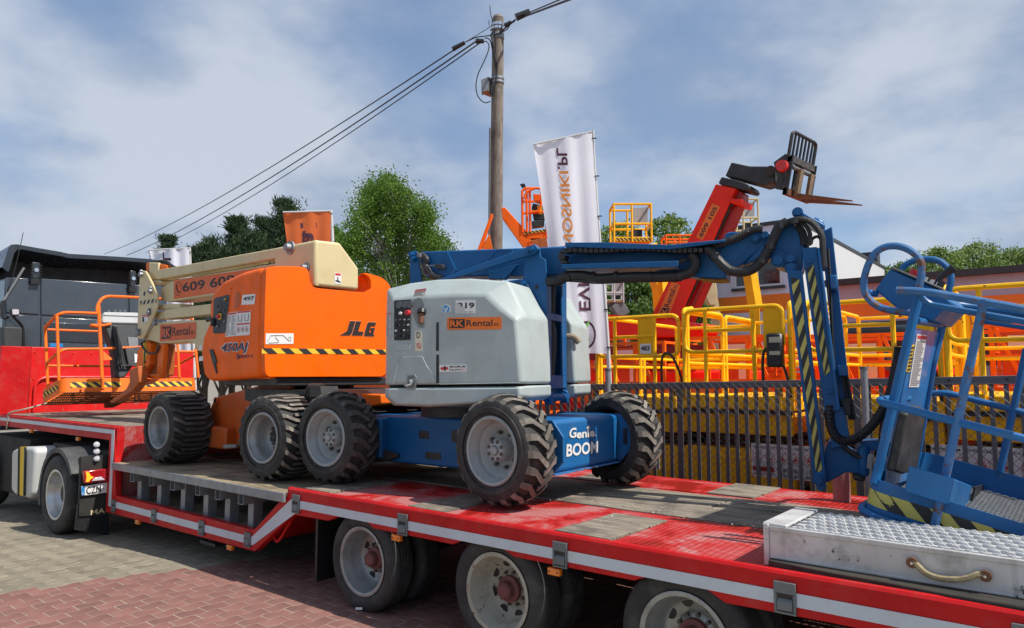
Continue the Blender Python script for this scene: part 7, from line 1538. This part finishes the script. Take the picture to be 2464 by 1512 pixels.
def tree(name, label, base, h, rx, clumps, lpc, leaf, lm, bm_, seed, kind='round', group=None, trunk=.18, droop=0.0, zmin=.25, lobes=None):
    rg = random.Random(seed); base = Vector(base); t = thing(name, label, 'tree', tuple(base), 0, group)
    tk_ = MB(); tops = []
    n = 9; pts = [base+Vector((rg.uniform(-.15, .15)*k/n*rx*.5, rg.uniform(-.15, .15)*k/n*rx*.5, h*.93*k/n)) for k in range(n+1)]
    tk_.tube(pts, [trunk*(1-.93*k/n) for k in range(n+1)], 8); cr_ = MB(); cs = []
    for k in range(clumps):
        if lobes:
            lc, lr = lobes[k % len(lobes)]; d = Vector((rg.gauss(0, 1), rg.gauss(0, 1), rg.gauss(0, 1))).normalized()*lr*rg.uniform(.35, 1.0); c = lc+d; cs.append((c, 1))
            if k % 2 == 0:
                z0 = max(.2, min(.95, (c.z-base.z)/h-.14)); b0 = lerp(base, pts[-1], z0); tk_.tube([b0, lerp(b0, c, .5)+Vector((0, 0, .15)), c], [trunk*.32*(1.1-z0), trunk*.15, .01], 5)
            continue
        f = rg.uniform(zmin, 1.0)
        if kind == 'round': pr_ = math.sqrt(max(0.02, 1-((f-.55)/.47)**2)) if f < .99 else .15
        elif kind == 'birch': pr_ = (min(1, (1.04-f)*2.0)**.75)*(.85+.3*math.sin(f*23))
        else: pr_ = max(.12, (1-f)*1.1)*(1 if rg.random() < .8 else 1.2)
        a = rg.uniform(0, 2*math.pi); q = rx*pr_*math.sqrt(rg.uniform(.15, 1.0)); c = Vector((base.x+q*math.cos(a), base.y+q*math.sin(a), base.z+h*f)); cs.append((c, pr_))
        if k % 3 == 0:
            z0 = max(.12, f-.16*(1+q/rx)); b0 = lerp(base, pts[-1], z0); mid = lerp(b0, c, .55)+Vector((0, 0, .08*h*rg.uniform(0, 1))); tk_.tube([b0, mid, c], [trunk*.30*(1.1-z0), trunk*.16, .012], 5)
    for c, pr_ in cs:
        sr = rx*rg.uniform(.10, .24)*(1.0 if kind != 'pine' else .9)
        for j in range(lpc):
            v = Vector((rg.gauss(0, 1), rg.gauss(0, 1), rg.gauss(0, .75)))*sr*.55
            if kind == 'birch' and rg.random() < droop: v = Vector((v.x*.6, v.y*.6, -abs(rg.gauss(0, 1))*sr*1.6))
            if kind == 'pine': v.z = v.z*.45+.25*math.hypot(v.x, v.y)
            p = c+v; s = leaf*rg.uniform(.6, 1.3)
            d1 = Vector((rg.gauss(0, 1), rg.gauss(0, 1), rg.gauss(0, 1))).normalized(); d2 = d1.orthogonal().normalized()
            if kind == 'pine': d1 = Vector((rg.gauss(0, .7), rg.gauss(0, .7), abs(rg.gauss(.7, .4)))).normalized(); d2 = d1.orthogonal().normalized()*.28; cr_.add([p-d2*s, p+d2*s, p+d1*s*2.4], [(0, 1, 2)])
            else: cr_.add([p-d1*s, p+d2*s*.55, p+d1*s, p-d2*s*.55], [(0, 1, 2, 3)])
    tk_.build('trunk', bm_, t, fix=False); cr_.build('crown', lm, t, smooth=False, fix=False); return t
g0 = Vector((-22.4, 20.2, -.5))
lob = []
for (px, py, rp) in ((932, 440, 30), (900, 462, 32), (962, 462, 36), (885, 500, 38), (930, 500, 50), (985, 505, 42), (1020, 505, 22), (1025, 545, 40), (870, 545, 40), (945, 560, 62), (1055, 590, 34), (1000, 600, 55), (895, 605, 55), (845, 585, 26), (1070, 625, 26), (1030, 650, 50), (960, 650, 60), (870, 655, 50), (930, 700, 60), (1010, 700, 50)):
    dd = 30+random.Random(px).uniform(-1.1, 1.1); lob.append((at(px, py, D=dd), rp/FPX*dd))
tree('birch_tree', 'tall pale green birch with white trunk behind the orange lift', (g0.x, g0.y, -.5), 10.6, 2.4, 420, 110, .055, birchm, bbark, 11, 'birch', None, .15, .5, .3, lob)
b2 = at(800, 900, D=36); tree('birch_tree', 'lower green tree left of the tall birch, behind the orange flag', (b2.x, b2.y, -.5), 9.9, 1.9, 200, 100, .065, birchm, barkm, 12, 'birch', None, .15, .4, .3)
pl_ = ['tall dark pine left of the orange flag', 'dark pine with spiky top standing left of the tallest pine', 'dark low pine right behind the small white flag', 'dark pine top showing left of the small white flag', 'dark pine filling the gap behind the orange flag', 'dark pine low behind the cream boom', 'dark pine between the orange flag and the green trees', 'low dark pine directly above the cream boom', 'low dark pine next to the small white flag']
for i, (px, py, D_, r_) in enumerate(((690, 496, 38, 2.0), (572, 540, 38, 1.7), (505, 590, 38, 1.7), (405, 582, 44, 1.5), (640, 540, 42, 2.2), (606, 575, 36, 1.9), (735, 545, 40, 2.0), (545, 610, 37, 2.0), (480, 612, 39, 1.7))):
    p = at(px, py, D=D_); tree('pine_tree', pl_[i], (p.x, p.y, -.5), p.z+.7, r_*1.25, 190, 110, .10, pinem, barkm, 30+i, 'pine', 'dark pines behind the yard', .2, 0, .35)
ml = ['green tree behind the yellow raised basket', 'green leafy tree right of the raised yellow basket', 'dense green tree under the blue boom tray', 'dark green tree behind the red boom foot']
for i, (px, py, D_, r_) in enumerate(((1485, 545, 24, 1.3), (1612, 528, 23, 1.25), (1530, 660, 22, 1.7), (1640, 690, 22, 1.2))):
    p = at(px, py, D=D_); tree('leafy_tree', ml[i], (p.x, p.y, -.3), p.z+.3, r_, 170, 110, .055, palem if i < 2 else bushm, barkm, 50+i, 'round', 'trees behind the raised red boom', .12, 0, .2)
sl_ = ['green bushy tree beyond the low building, nearest the office', 'rounded green tree behind the console guard loops', 'tall sparse green tree above the low roof', 'leafy green tree at the upper right edge of the roof', 'green tree at the far right edge beyond the roof']
for i, (px, py, D_, r_) in enumerate(((2110, 650, 32, 1.4), (2170, 640, 31, 1.4), (2255, 604, 31, 1.7), (2340, 592, 32, 1.9), (2450, 606, 32, 1.9))):
    p = at(px, py, D=D_); tree('leafy_tree', sl_[i], (p.x, p.y, -.3), p.z+.3, r_, 170, 105, .065, bushm if i < 2 else palem, barkm, 70+i, 'round', 'trees beyond the low building', .14, 0, .3)
# a dark red machine seen through the lifts on the right
rm_ = thing('parked_machine', 'red machine with round lamp half hidden behind the yellow lift', 'machine', (-2.2, 12.6, 0))
MB().bx(-3.2, -1.6, 12.4, 13.6, .4, 1.95).build('body', tred, rm_, bevel=.06); p = at(2150, 868, Y=12.3); MB().lathe([(.16, .1), (.18, 0), (.12, -.01), (.11, .03), (0, .03)], p, (0, 1, 0), 20).build('lamp', galvd, rm_); MB().bx(-3.0, -1.9, 12.6, 13.4, 1.95, 2.6).build('cab', glass, rm_, bevel=.05)
